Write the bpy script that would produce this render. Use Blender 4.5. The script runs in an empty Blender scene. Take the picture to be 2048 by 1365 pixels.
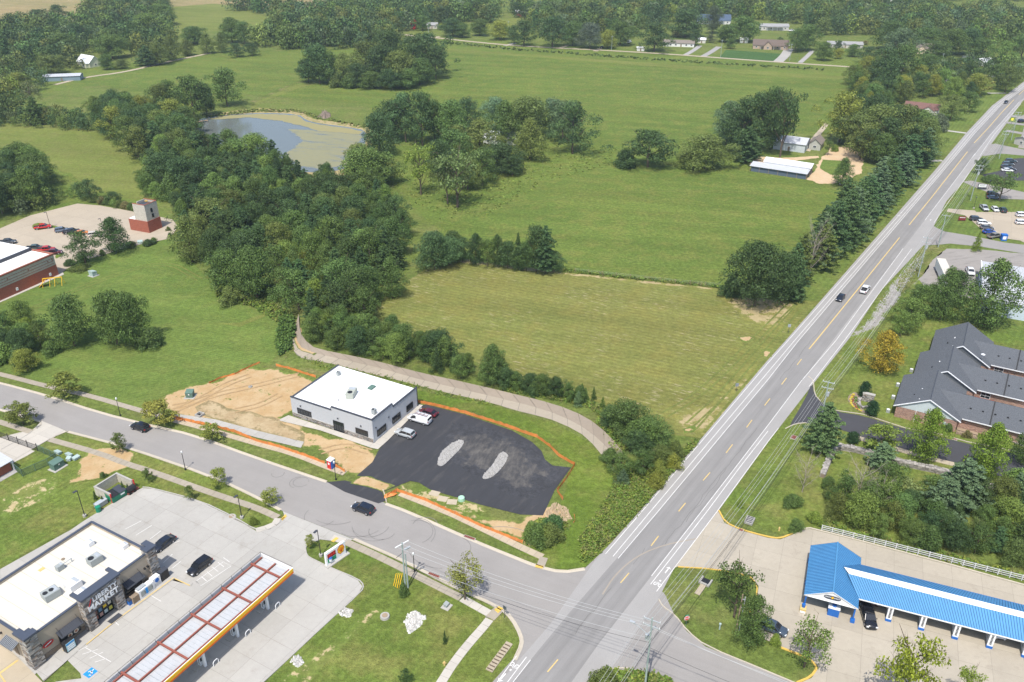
import bpy, math, random
import numpy as np
from mathutils import Vector, geometry
random.seed(7); rng = np.random.default_rng(7)
R = math.radians
scene = bpy.context.scene; COL = scene.collection
# ------------------------------------------------------------------ camera, world, sun, exposure
FPX, PITCH, CAMH = 1690.0, R(28.1), 108.0
cam = bpy.data.objects.new('camera', bpy.data.cameras.new('camera')); COL.objects.link(cam)
cam.data.sensor_width = 36; cam.data.lens = 36 * FPX / 2048
cam.data.clip_start = 1; cam.data.clip_end = 9000
cam.location = (0, 0, CAMH); cam.rotation_euler = (R(90) - PITCH, 0, 0)
scene.camera = cam
SUN_EL, SH_AZ = R(61), R(18)            # shadows fall away from the camera, a little to the right
world = bpy.data.worlds.new('World'); scene.world = world; world.use_nodes = True
wn = world.node_tree.nodes; wl = world.node_tree.links
sky = wn.new('ShaderNodeTexSky'); sky.sky_type = 'NISHITA'; sky.sun_disc = False
sky.sun_elevation = SUN_EL; sky.sun_rotation = math.pi + SH_AZ; sky.dust_density = 2.0; sky.ozone_density = 1.5
wn['Background'].inputs[1].default_value = 0.15
wl.new(sky.outputs[0], wn['Background'].inputs[0])
sl = bpy.data.lights.new('sun', 'SUN'); sl.energy = 3.9; sl.angle = R(0.8); sl.color = (1.0, 0.955, 0.88)
sun = bpy.data.objects.new('sun', sl); COL.objects.link(sun)
sun.rotation_euler = Vector((math.sin(SH_AZ) * math.cos(SUN_EL), math.cos(SH_AZ) * math.cos(SUN_EL), -math.sin(SUN_EL))).to_track_quat('-Z', 'Y').to_euler()
scene.view_settings.view_transform = 'Standard'; scene.view_settings.look = 'None'
scene.view_settings.exposure = 0.42; scene.view_settings.gamma = 1
scene.view_settings.use_curve_mapping = False
scene.cycles.max_bounces = 5; scene.cycles.diffuse_bounces = 2; scene.cycles.glossy_bounces = 2
scene.cycles.transmission_bounces = 2; scene.cycles.volume_bounces = 0; scene.cycles.transparent_max_bounces = 4

# ------------------------------------------------------------------ helpers
def G(x, y, z=0.0):                      # survey point: where the sight line through a spot of the photo meets height z
    dx, dy = x - 1024, y - 682.5
    d = Vector((dx, FPX * math.cos(PITCH) - dy * math.sin(PITCH), -FPX * math.sin(PITCH) - dy * math.cos(PITCH)))
    t = (z - CAMH) / d.z
    return Vector((d.x * t, d.y * t, z))
def height_at(b, ytop):                  # height of an upright thing standing at b whose top shows at photo row ytop
    dy = ytop - 682.5
    dz = (-FPX * math.sin(PITCH) - dy * math.cos(PITCH)) / (FPX * math.cos(PITCH) - dy * math.sin(PITCH))
    return CAMH + dz * b.y
def ppm(b, z=0):                         # photo pixels per metre at b
    zc = b.y * math.cos(PITCH) + (CAMH - z) * math.sin(PITCH)
    return FPX / zc
def tag(o, label=None, cat=None, group=None, kind=None):
    if label: o['label'] = label
    if cat: o['category'] = cat
    if group: o['group'] = group
    if kind: o['kind'] = kind
    return o
def thing(name, label, cat, loc=(0, 0, 0), rot=0, group=None):
    o = bpy.data.objects.new(name, None); COL.objects.link(o); o.empty_display_size = .5
    o.location = (loc[0], loc[1], loc[2] if len(loc) > 2 else 0); o.rotation_euler = (0, 0, R(rot))
    return tag(o, label, cat, group)
class MB:
    def __init__(s): s.v = []; s.f = []; s.smooth = False
    def add(s, vs, fs):
        n = len(s.v); s.v += [tuple(p) for p in vs]; s.f += [tuple(i + n for i in f) for f in fs]; return s
    def box(s, x0, y0, z0, x1, y1, z1):
        return s.add([(x0,y0,z0),(x1,y0,z0),(x1,y1,z0),(x0,y1,z0),(x0,y0,z1),(x1,y0,z1),(x1,y1,z1),(x0,y1,z1)],
                     [(3,2,1,0),(4,5,6,7),(0,1,5,4),(1,2,6,5),(2,3,7,6),(3,0,4,7)])
    def cbox(s, c, d, rz=0):
        cs, sn = math.cos(rz), math.sin(rz); vs = []
        for dz in (-.5, .5):
            for a, b in ((-.5,-.5),(.5,-.5),(.5,.5),(-.5,.5)):
                x, y = a * d[0], b * d[1]
                vs.append((c[0] + x*cs - y*sn, c[1] + x*sn + y*cs, c[2] + dz * d[2]))
        return s.add(vs, [(3,2,1,0),(4,5,6,7),(0,1,5,4),(1,2,6,5),(2,3,7,6),(3,0,4,7)])
    def prism(s, pts, z0, z1, bottom=False):           # pts CCW list of (x,y)
        n = len(pts); vs = [(p[0], p[1], z0) for p in pts] + [(p[0], p[1], z1) for p in pts]
        fs = [(i, (i+1) % n, n + (i+1) % n, n + i) for i in range(n)]
        if n <= 4: fs.append(tuple(range(n, 2*n)))
        else:
            for t in geometry.tessellate_polygon([[Vector((p[0], p[1], 0)) for p in pts]]):
                a, b, c = [Vector((*pts[i][:2], 0)) for i in t]
                t = t if (b-a).cross(c-a).z > 0 else t[::-1]
                fs.append(tuple(i + n for i in t))
        return s.add(vs, fs)
    def rod(s, a, b, r, r2=None, n=6):
        a, b = Vector(a), Vector(b); r2 = r if r2 is None else r2
        d = (b - a); L = d.length
        if L < 1e-6: return s
        d /= L; u = d.orthogonal().normalized(); w = d.cross(u); vs = []
        for p, rr in ((a, r), (b, r2)):
            for i in range(n):
                t = 2 * math.pi * i / n; vs.append(p + (u * math.cos(t) + w * math.sin(t)) * rr)
        fs = [(i, (i+1) % n, n + (i+1) % n, n + i) for i in range(n)] + [tuple(range(n, 2*n)), tuple(range(n-1, -1, -1))]
        return s.add(vs, fs)
    def path(s, pts, r, n=4):
        for a, b in zip(pts, pts[1:]): s.rod(a, b, r, r, n)
        return s
    def disc(s, c, r, z0, z1, n=16, r2=None):
        r2 = r if r2 is None else r2
        vs = [(c[0] + r*math.cos(2*math.pi*i/n), c[1] + r*math.sin(2*math.pi*i/n), z0) for i in range(n)] + \
             [(c[0] + r2*math.cos(2*math.pi*i/n), c[1] + r2*math.sin(2*math.pi*i/n), z1) for i in range(n)]
        return s.add(vs, [(i, (i+1) % n, n + (i+1) % n, n + i) for i in range(n)] + [tuple(range(n, 2*n)), tuple(range(n-1, -1, -1))])
    def mesh(s, name, mat=None, smooth=False):
        me = bpy.data.meshes.new(name); me.from_pydata([tuple(p) for p in s.v], [], s.f); me.update()
        if mat: me.materials.append(mat)
        if smooth: me.polygons.foreach_set('use_smooth', [True] * len(me.polygons))
        return me
def ob(name, mb, mat=None, parent=None, loc=(0,0,0), rot=0, smooth=False, color=None, **kw):
    me = mb.mesh(name, mat, smooth) if isinstance(mb, MB) else mb
    o = bpy.data.objects.new(name, me); COL.objects.link(o); o.location = loc; o.rotation_euler = (0, 0, R(rot))
    if parent: o.parent = parent
    if color: o.color = (*color, 1)
    return tag(o, **kw)
def struct(name, mb, mat=None, **kw): return ob(name, mb, mat, kind='structure', **kw)
def copy_tree(o, parent=None):
    c = o.copy(); COL.objects.link(c)
    if parent: c.parent = parent
    for ch in list(o.children): copy_tree(ch, c)
    return c
def rel(a, ang, u, v):                   # world point at local (u,v) of a frame at a turned by ang degrees
    c, s = math.cos(R(ang)), math.sin(R(ang)); return (a[0] + u*c - v*s, a[1] + u*s + v*c)
def jag(pts, step=2.0, amp=.5, closed=True, seed=1):
    rr = random.Random(seed); out = []; n = len(pts); ph = [rr.uniform(0, 6.28) for _ in range(4)]; acc = 0
    for i in range(n if closed else n - 1):
        a, b = Vector(pts[i][:2]), Vector(pts[(i+1) % n][:2]); L = (b-a).length; k = max(1, int(L / step))
        nr = Vector((-(b-a).y, (b-a).x)).normalized() if L > 0 else Vector((0, 0))
        for j in range(k):
            s_ = acc + L*j/k
            d = amp * (.5*math.sin(s_*.31 + ph[0]) + .4*math.sin(s_*.83 + ph[1]) + .3*math.sin(s_*1.9 + ph[2]) + rr.uniform(-.35, .35))
            p = a.lerp(b, j/k) + nr * d * (1 if j else .6); out.append((p.x, p.y))
        acc += L
    return out
def smoothline(pts, it=2, closed=False):
    pts = [Vector(p[:2]) for p in pts]
    for _ in range(it):
        o = [] if closed else [pts[0]]
        n = len(pts)
        for i in range(n if closed else n - 1):
            a, b = pts[i], pts[(i+1) % n]; o += [a*.75 + b*.25, a*.25 + b*.75]
        if not closed: o.append(pts[-1])
        pts = o
    return pts
def edge_dist(P, poly):
    P = np.asarray(P, float); poly = np.asarray(poly, float); best = np.full(len(P), 1e9)
    for i in range(len(poly)):
        a, b = poly[i], poly[(i+1) % len(poly)]; d = b - a; L2 = max(1e-9, d @ d)
        t = np.clip(((P - a) @ d) / L2, 0, 1); best = np.minimum(best, np.hypot(*(P - (a + t[:, None]*d)).T))
    return best
def inside(P, poly):
    P = np.asarray(P, float); x, y = P[:, 0], P[:, 1]; c = np.zeros(len(P), bool); n = len(poly)
    for i in range(n):
        x1, y1 = poly[i][:2]; x2, y2 = poly[(i+1) % n][:2]
        m = ((y1 > y) != (y2 > y)); xx = (x2-x1) * (y-y1) / ((y2-y1) if y2 != y1 else 1e-9) + x1
        c ^= (m & (x < xx))
    return c
def sheet(name, px, z, mat, amp=0.0, step=2.0, soft=0.0, grid=None, world_pts=None, smooth_it=0, parent=None, kind='structure', **kw):
    """a ground sheet; soft>0 stores the distance to its own edge so that the material can fray it out"""
    pts = [tuple(p[:2]) for p in world_pts] if world_pts else [tuple(G(*p)[:2]) for p in px]
    if smooth_it: pts = [tuple(p) for p in smoothline(pts, smooth_it, True)]
    if amp: pts = jag(pts, step, amp, seed=sum(map(ord, name)) + len(pts))
    mb = MB()
    if soft:
        A = np.array(pts); lo, hi = A.min(0), A.max(0); g = grid or max(1.0, soft / 2, (hi - lo).max() / 110)
        X, Y = np.meshgrid(np.arange(lo[0], hi[0], g), np.arange(lo[1], hi[1], g)); Q = np.c_[X.ravel(), Y.ravel()]
        Q = Q + rng.uniform(-.25, .25, Q.shape) * g
        Q = Q[inside(Q, pts)]
        if len(Q): Q = Q[edge_dist(Q, pts) > g * .3]
        vs = [Vector(p) for p in pts] + [Vector(q) for q in Q]; n = len(pts)
        r = geometry.delaunay_2d_cdt(vs, [(i, (i+1) % n) for i in range(n)], [], 0, 1e-4)
        V, Fc = r[0], r[2]
        cen = np.array([[sum(V[i].x for i in f)/3, sum(V[i].y for i in f)/3] for f in Fc]); ins = inside(cen, pts)
        ff = [tuple(f) for f, k in zip(Fc, ins) if k]
        mb.add([(v.x, v.y, z) for v in V], ff)
        o = ob(name, mb, mat, parent=parent, kind=kind, **kw)
        d = edge_dist(np.array([[v.x, v.y] for v in V]), pts)
        at = o.data.attributes.new('edge', 'FLOAT', 'POINT'); at.data.foreach_set('value', (d / soft).astype('f'))
        return o
    fs = []
    P3 = [Vector((p[0], p[1], 0)) for p in pts]
    for t in geometry.tessellate_polygon([P3]):
        a, b, c = [P3[i] for i in t]; fs.append(t if (b-a).cross(c-a).z > 0 else t[::-1])
    mb.add([(p[0], p[1], z) for p in pts], fs)
    return ob(name, mb, mat, parent=parent, kind=kind, **kw)
def strip_pts(line, w0, w1):             # offset a world polyline: left (+) / right (-)
    L = [Vector(p[:2]) for p in line]; A, B = [], []
    for i, p in enumerate(L):
        d = (L[min(i+1, len(L)-1)] - L[max(i-1, 0)]).normalized(); n = Vector((-d.y, d.x)); A.append(p + n*w0); B.append(p + n*w1)
    return A, B
def ribbon(mb, line, w0, w1, z0, z1=None):
    A, B = strip_pts(line, w0, w1); n = len(A)
    if z1 is None:
        return mb.add([(*a, z0) for a in A] + [(*b, z0) for b in B], [(i, n+i, n+i+1, i+1) if w0 > w1 else (i, i+1, n+i+1, n+i) for i in range(n-1)])
    vs = [(*a, z0) for a in A] + [(*b, z0) for b in B] + [(*a, z1) for a in A] + [(*b, z1) for b in B]; fs = []
    for i in range(n-1):
        fs += [(2*n+i, 3*n+i, 3*n+i+1, 2*n+i+1), (i, 2*n+i, 2*n+i+1, i+1), (n+i+1, 3*n+i+1, 3*n+i, n+i)]
    fs += [(0, n, 3*n, 2*n), (n-1, 3*n-1, 4*n-1, 2*n-1)]
    return mb.add(vs, fs)
def pxl(l): return [G(*p) for p in l]
def clip_convex(subj, cl):
    out = [tuple(p[:2]) for p in subj]
    for i in range(len(cl)):
        a, b = cl[i], cl[(i+1) % len(cl)]; inp, out = out, []
        if not inp: return []
        f = lambda p: (b[0]-a[0])*(p[1]-a[1]) - (b[1]-a[1])*(p[0]-a[0])
        for j in range(len(inp)):
            p, q = inp[j-1], inp[j]; fp, fq = f(p), f(q)
            if (fp >= 0) != (fq >= 0):
                t = fp / (fp - fq); out.append((p[0] + t*(q[0]-p[0]), p[1] + t*(q[1]-p[1])))
            if fq >= 0: out.append(q)
    return out
def area(p): return .5 * sum(p[i-1][0]*p[i][1] - p[i][0]*p[i-1][1] for i in range(len(p)))

# ------------------------------------------------------------------ materials
class NT:
    def __init__(s, name):
        s.m = bpy.data.materials.new(name); s.m.use_nodes = True; s.t = s.m.node_tree; s.n = s.t.nodes; s.l = s.t.links
        s.b = s.n['Principled BSDF']; s.pos = s.n.new('ShaderNodeNewGeometry').outputs['Position']
    def lk(s, a, b): s.l.new(a, b)
    def val(s, sock, v):
        if hasattr(v, 'is_linked'): s.lk(v, sock)
        elif isinstance(v, (tuple, list)) and len(v) == 3 and sock.type == 'RGBA': sock.default_value = (*v, 1)
        else: sock.default_value = v
    def math(s, op, a, b=0.0, c=0.0, clamp=False):
        n = s.n.new('ShaderNodeMath'); n.operation = op; n.use_clamp = clamp
        for i, v in enumerate((a, b, c)): s.val(n.inputs[i], v)
        return n.outputs[0]
    def mix(s, f, a, b, mode='MIX'):
        n = s.n.new('ShaderNodeMix'); n.data_type = 'RGBA'; n.blend_type = mode
        s.val(n.inputs[0], f); s.val(n.inputs[6], a); s.val(n.inputs[7], b); return n.outputs[2]
    def mapped(s, rot=0, scale=(1,1,1), src=None):
        n = s.n.new('ShaderNodeMapping'); n.inputs['Rotation'].default_value = (0, 0, R(-rot)); n.inputs['Scale'].default_value = scale
        # rotate first, then stretch: two mappings
        s.lk(src or s.pos, n.inputs[0]); 
        if rot and scale != (1,1,1):
            n.inputs['Scale'].default_value = (1,1,1); m = s.n.new('ShaderNodeMapping'); m.inputs['Scale'].default_value = scale
            s.lk(n.outputs[0], m.inputs[0]); return m.outputs[0]
        return n.outputs[0]
    def noise(s, scale, detail=3, rough=.55, vec=None, dist=0.0):
        n = s.n.new('ShaderNodeTexNoise'); n.inputs['Scale'].default_value = scale; n.inputs['Detail'].default_value = detail
        n.inputs['Roughness'].default_value = rough; n.inputs['Distortion'].default_value = dist
        s.lk(vec if vec is not None else s.pos, n.inputs['Vector']); return n.outputs['Fac']
    def ramp(s, f, lo, hi):
        n = s.n.new('ShaderNodeMapRange'); n.interpolation_type = 'SMOOTHSTEP'; s.val(n.inputs[0], f)
        n.inputs[1].default_value = lo; n.inputs[2].default_value = hi; return n.outputs[0]
    def wave(s, rot, period, dist=1.0):   # bands across direction rot
        n = s.n.new('ShaderNodeTexWave'); n.bands_direction = 'Y'; n.wave_profile = 'SIN'
        n.inputs['Scale'].default_value = .314 / period * 1.0; n.inputs['Distortion'].default_value = dist; n.inputs['Detail'].default_value = 2; n.inputs['Detail Scale'].default_value = .6
        s.lk(s.mapped(rot), n.inputs[0]); return n.outputs['Fac']
    def scalec(s, col, f):                # colour times factor
        n = s.n.new('ShaderNodeVectorMath'); n.operation = 'SCALE'; s.val(n.inputs[0], col if hasattr(col, 'is_linked') else tuple(col)); s.val(n.inputs['Scale'], f); return n.outputs[0]
    def bump(s, h, strength=.3, dist=.05):
        n = s.n.new('ShaderNodeBump'); n.inputs['Strength'].default_value = strength; n.inputs['Distance'].default_value = dist
        s.lk(h, n.inputs['Height']); s.lk(n.outputs[0], s.b.inputs['Normal'])
    def done(s, col, rough=.9, spec=.3, metal=0.0):
        s.val(s.b.inputs['Base Color'], col); s.val(s.b.inputs['Roughness'], rough)
        s.b.inputs['Specular IOR Level'].default_value = spec; s.b.inputs['Metallic'].default_value = metal; return s.m
    def attr(s, name='edge'):
        n = s.n.new('ShaderNodeAttribute'); n.attribute_name = name; return n.outputs['Fac']
def plain(name, col, rough=.7, spec=.3, metal=0.0, var=.12, scale=1.5, dirt=0.0, bump=0.0):
    t = NT(name); a = t.noise(scale, 4); b = t.noise(scale * .17, 2)
    f = t.math('MULTIPLY_ADD', a, var*2, 1 - var); f = t.math('MULTIPLY', f, t.math('MULTIPLY_ADD', b, var*1.6, 1 - var*.8))
    c = t.scalec(col, f)
    if dirt: c = t.mix(t.math('MULTIPLY', t.ramp(t.noise(.6, 5, .65), .5, .75), dirt), c, (.16, .12, .08))
    if bump: t.bump(a, bump, .03)
    return t.done(c, rough, spec, metal)
def grass_col(t, c1, c2, c3=None, stripe=None, weeds=.3, pale=None):
    big = t.noise(.018, 3, .6); mid = t.noise(.12, 4, .65); fin = t.ramp(t.noise(.9, 4, .8), .2, .8); mic = t.ramp(t.noise(3.4, 2, .8), .2, .8)
    c = t.mix(t.ramp(big, .35, .65), c1, c2)
    c = t.mix(t.math('MULTIPLY', t.ramp(mid, .42, .68), .75), c, c3 or c2)
    sp = t.noise(.45, 4, .7); c = t.scalec(c, t.math('MULTIPLY_ADD', t.ramp(sp, .35, .7), .2, .92))
    if stripe:
        rot, per, amp = stripe; w = t.wave(rot, per, 1.5)
        c = t.scalec(c, t.math('MULTIPLY_ADD', w, amp*2, 1 - amp))
    sw = t.noise(1.0, 3, .6, t.mapped(-14, (.012, .11, 1))); c = t.scalec(c, t.math('MULTIPLY_ADD', t.ramp(sw, .3, .7), .2, .9))
    c = t.scalec(c, t.math('MULTIPLY_ADD', fin, weeds*1.2, 1.04 - weeds*.6))
    c = t.scalec(c, t.math('MULTIPLY_ADD', mic, .3, .9))
    if pale:
        rot, amt, pc = pale
        st = t.noise(1.0, 3, .7, t.mapped(rot, (.3, 1.5, 1))); ru = t.noise(.05, 2, .5)
        k = t.math('MULTIPLY', t.ramp(st, .56, .68), t.ramp(ru, .38, .6)); c = t.mix(t.math('MULTIPLY', k, amt), c, pc)
    return c, fin
def grass(name, c1, c2, c3=None, stripe=None, weeds=.3, pale=None):
    t = NT(name); c, f = grass_col(t, c1, c2, c3, stripe, weeds, pale); t.bump(f, .8, .25); return t.done(c, .95, .1)
GA, GB, GC = (.062, .115, .024), (.085, .135, .028), (.105, .135, .038)
M = {}
M['meadow'] = grass('meadow_grass', (.092, .135, .027), (.112, .152, .031), (.142, .157, .038), weeds=.55)
M['ground'] = grass('ground_grass', (.098, .135, .03), (.118, .15, .035), (.148, .155, .05), weeds=.5)
M['lawn'] = grass('lawn_grass', (.093, .143, .03), (.11, .157, .034), (.133, .165, .04), stripe=(27, 1.15, .06), weeds=.3)
M['lawn2'] = grass('verge_grass', (.096, .14, .027), (.12, .153, .032), (.162, .16, .048), stripe=(58, 1.3, .05), weeds=.42)
M['roadlawn'] = grass('roadside_grass', (.096, .142, .03), (.113, .154, .034), (.134, .159, .04), stripe=(57, 1.8, .07), weeds=.3)
M['lush'] = grass('lush_grass', (.092, .142, .022), (.115, .153, .026), (.145, .157, .04), weeds=.4)
M['hay'] = grass('hay_field', (.158, .162, .045), (.138, .155, .04), (.178, .166, .045), stripe=(-26, 1.7, .08), weeds=.3, pale=(-27, .75, (.42, .36, .22)))
M['tan'] = grass('dry_field', (.27, .21, .1), (.2, .18, .075), (.28, .22, .12), weeds=.15)
M['rough'] = grass('rough_grass', (.085, .12, .024), (.12, .14, .035), (.2, .17, .08), weeds=.6)
M['yellowish'] = grass('yellow_green_field', (.125, .155, .034), (.142, .165, .04), (.158, .166, .048), weeds=.3)
def soil_col(t, base=(.4, .27, .135), pale=(.45, .33, .19), dark=(.3, .2, .1)):
    a = t.noise(.25, 5, .7); b = t.noise(1.6, 5, .7); c = t.mix(t.ramp(a, .35, .65), base, pale)
    return t.mix(t.math('MULTIPLY', t.ramp(b, .5, .72), .5), c, dark), b
def softmat(name, colf, under=((.096, .14, .027), (.12, .153, .032), (.15, .158, .046)), nscale=.5, spread=1.0, patches=.0):
    """soil or dry patch that frays into grass at its rim (edge attribute) and lets weeds through"""
    t = NT(name); c, h = colf(t); g, _ = grass_col(t, *under, None, .35)
    n = t.noise(nscale, 5, .7); e = t.attr('edge')
    k = t.math('ADD', t.math('MULTIPLY', t.math('MINIMUM', e, 1.0), spread), t.math('SUBTRACT', n, .5))
    k = t.ramp(k, .12, .3)
    if patches: k = t.math('MULTIPLY', k, t.math('SUBTRACT', 1.0, t.math('MULTIPLY', t.ramp(t.noise(.35, 5, .75), .62 - patches, .7 - patches), 1.0)))
    t.bump(h, .5, .12); return t.done(t.mix(k, g, c), .95, .15)
M['soil'] = softmat('bare_soil', lambda t: soil_col(t), patches=.035)
M['soil_weedy'] = softmat('weedy_soil', lambda t: soil_col(t, (.34, .25, .14), (.42, .33, .2), (.22, .17, .09)), patches=.05, under=((.26, .2, .11), (.2, .17, .08), (.3, .22, .12)))
M['soil_thin'] = softmat('thin_grass_soil', lambda t: soil_col(t, (.4, .32, .17), (.46, .38, .22), (.3, .24, .12)), patches=.2, nscale=.9)
M['straw'] = softmat('dry_worn_grass', lambda t: soil_col(t, (.3, .24, .12), (.38, .31, .17), (.22, .18, .09)), patches=.12,
                     under=((.166, .165, .046), (.146, .158, .04), (.185, .168, .045)))
M['sand'] = softmat('tan_gravel', lambda t: soil_col(t, (.5, .36, .22), (.52, .4, .26), (.4, .28, .16)), under=((.082, .125, .022), (.105, .145, .026), (.135, .148, .036)))
M['gravel_soft'] = softmat('dusty_grey_gravel', lambda t: soil_col(t, (.25,.235,.215), (.33,.31,.285), (.16,.15,.13)), patches=.1, nscale=.7)
def asphalt(name, c, rot=55.1, streak=.15, sc=1.0, patch=None):
    t = NT(name); a = t.noise(.7, 4, .7, t.mapped(rot, (.03, 1.0, 1))); b = t.noise(.15, 3, .6); d = t.noise(9, 2, .8)
    f = t.math('MULTIPLY', t.math('MULTIPLY_ADD', a, streak*2, 1 - streak), t.math('MULTIPLY_ADD', b, .22, .89))
    f = t.math('MULTIPLY', f, t.math('MULTIPLY_ADD', d, .3, .85)); col = t.scalec(c, f)
    if patch: col = t.mix(t.math('MULTIPLY', t.ramp(t.noise(.5, 5, .7, t.mapped(patch[1], (.25, 1, 1))), .5, .75), patch[0]), col, patch[2])
    t.bump(d, .2, .02); return t.done(col, .92, .2)
M['road'] = asphalt('main_road_asphalt', (.215, .208, .2), 55.1, .1)
M['lane'] = asphalt('wheel_worn_asphalt', (.225, .218, .21), 55.1, .3)
M['shoulder'] = asphalt('shoulder_asphalt', (.3, .29, .278), 55.1, .06)
M['side'] = asphalt('side_road_asphalt', (.265, .25, .235), -27, .08)
M['new_asphalt'] = asphalt('fresh_asphalt', (.045, .046, .051), 60, .2, patch=(.3, 60, (.13, .12, .11)))
M['dusty'] = softmat('dusty_asphalt', lambda t: (t.mix(t.ramp(t.noise(.6, 5, .75, t.mapped(75, (.4, 1.0, 1))), .32, .78), (.05, .05, .053), (.14, .13, .118)), t.noise(2)),
                     under=((.045, .046, .051), (.045, .046, .051), (.048, .049, .053)), nscale=.35, spread=.55)
M['drive_asphalt'] = asphalt('driveway_asphalt', (.06, .06, .066), -27, .12)
M['old_lot'] = asphalt('worn_lot_asphalt', (.27, .25, .23), 20, .12, patch=(.5, 20, (.12, .11, .1)))
M['gravel'] = plain('grey_gravel', (.33, .32, .31), .95, .1, var=.3, scale=5)
def concrete(name, c, var=.1, stain=.25, sc=(.2, .17, .13), joint=False):
    t = NT(name); a = t.noise(1.2, 5, .7); b = t.noise(.09, 3, .6); oi = t.n.new('ShaderNodeObjectInfo')
    f = t.math('MULTIPLY', t.math('MULTIPLY_ADD', a, var*2, 1-var), t.math('MULTIPLY_ADD', b, .24, .88))
    f = t.math('MULTIPLY', f, t.math('MULTIPLY_ADD', oi.outputs['Random'], .09, .955)); col = t.scalec(c, f)
    col = t.mix(t.math('MULTIPLY', t.ramp(t.noise(.35, 6, .72), .52, .78), stain), col, sc)
    t.bump(a, .15, .02); return t.done(col, .85, .25)
M['conc'] = concrete('pale_concrete', (.37, .355, .325), .1, .35)
M['conc_wash'] = concrete('stained_concrete', (.37, .33, .265), .12, .5, (.22, .19, .15))
M['conc_tan'] = concrete('tan_concrete', (.4, .34, .25), .08, .3)
M['walk'] = concrete('sidewalk_concrete', (.33, .29, .23), .14, .35)
M['walk_new'] = concrete('new_sidewalk_concrete', (.44, .41, .36), .08, .15)
M['kerb'] = concrete('kerb_concrete', (.46, .41, .33), .12, .25)
M['kerb_y'] = concrete('yellow_painted_kerb', (.6, .4, .09), .12, .25)
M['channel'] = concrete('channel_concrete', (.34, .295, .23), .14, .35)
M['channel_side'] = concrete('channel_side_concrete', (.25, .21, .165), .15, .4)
M['joint'] = plain('joint_dark', (.2, .185, .16), .95, .1)
M['lot_fire'] = concrete('sandy_concrete', (.38, .325, .25), .1, .4, (.3, .25, .19))
M['wpaint'] = plain('white_road_paint', (.62, .61, .59), .7, .3, var=.2, scale=3)
M['ypaint'] = plain('yellow_road_paint', (.56, .41, .16), .7, .3, var=.2, scale=3)
M['bpaint'] = plain('blue_paint', (.02, .24, .6), .6)
M['white_roof'] = plain('white_membrane_roof', (.8, .8, .79), .55, .3, var=.03)
M['cream_roof'] = plain('cream_membrane_roof', (.57, .54, .47), .6, .3, var=.06, dirt=.06)
M['white'] = plain('white_painted_metal', (.75, .76, .77), .5, .4, var=.04)
M['fence_white'] = plain('weathered_white_fence', (.55,.56,.56), .7, .2, var=.1)
M['grey_panel'] = plain('light_grey_panel', (.46, .475, .5), .55, .4, var=.04)
M['cream_wall'] = plain('beige_stucco', (.4, .34, .265), .9, .1, var=.05)
M['brown_wall'] = plain('brown_base_stucco', (.24, .19, .14), .9, .1, var=.06)
M['dark_metal'] = plain('dark_metal', (.05, .055, .068), .5, .4, var=.08)
M['navy_cap'] = plain('dark_blue_grey_cap', (.06, .072, .1), .5, .4, var=.06)
M['black'] = plain('black_metal', (.02, .02, .022), .5, .4)
M['steel'] = plain('galvanised_steel', (.42, .45, .47), .5, .4, metal=.2)
M['hvac'] = plain('hvac_grey_metal', (.3, .325, .32), .6, .3, var=.1)
M['hvac_green'] = plain('hvac_grey_green_metal', (.36, .38, .33), .6, .3, var=.1)
M['rust_beam'] = plain('red_oxide_beam', (.26, .085, .06), .7, .2, var=.15)
M['deck'] = plain('white_deck_panel', (.43, .44, .45), .5, .4, var=.06, dirt=.2)
M['yellow'] = plain('yellow_fascia', (.85, .48, .01), .4, .4, var=.02)
M['orange'] = plain('orange_plastic', (.6, .21, .055), .6, .3, var=.15, scale=4)
M['red'] = plain('red_paint', (.6, .03, .025), .4, .4)
M['blue_roof'] = plain('blue_metal_roof', (.075, .25, .47), .5, .5, var=.16, scale=.8, dirt=.06)
M['blue_seam'] = plain('blue_roof_seam', (.02, .09, .22), .5, .4)
M['blue'] = plain('blue_paint_trim', (.015, .12, .42), .5, .4)
M['green'] = plain('green_painted_steel', (.01, .2, .11), .5, .4)
M['green_box'] = plain('green_utility_steel', (.1, .17, .14), .6, .3)
M['grey_box'] = plain('grey_utility_plastic', (.36, .45, .43), .6, .3)
def shingle(name, c):
    t = NT(name); br = t.n.new('ShaderNodeTexNoise'); br.inputs['Scale'].default_value = 3.2; br.inputs['Detail'].default_value = 4; br.inputs['Roughness'].default_value = .8
    t.lk(t.mapped(60, (.7, 2.2, 4)), br.inputs[0]); f = t.math('MULTIPLY_ADD', t.ramp(br.outputs['Fac'], .25, .75), .8, .6)
    col = t.scalec(c, f); t.bump(br.outputs['Fac'], .4, .03); return t.done(col, .9, .2)
M['shingle'] = shingle('dark_grey_shingle', (.098, .106, .118)); M['shingle_brown'] = shingle('brown_shingle', (.14, .11, .092))
M['shingle_blue'] = shingle('slate_blue_shingle', (.07, .1, .15)); M['shingle_grey'] = shingle('grey_shingle', (.28, .28, .28)); M['shingle_tan'] = shingle('tan_shingle', (.21, .18, .155))
M['shingle_red'] = shingle('red_brown_shingle', (.17, .095, .08))
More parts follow.
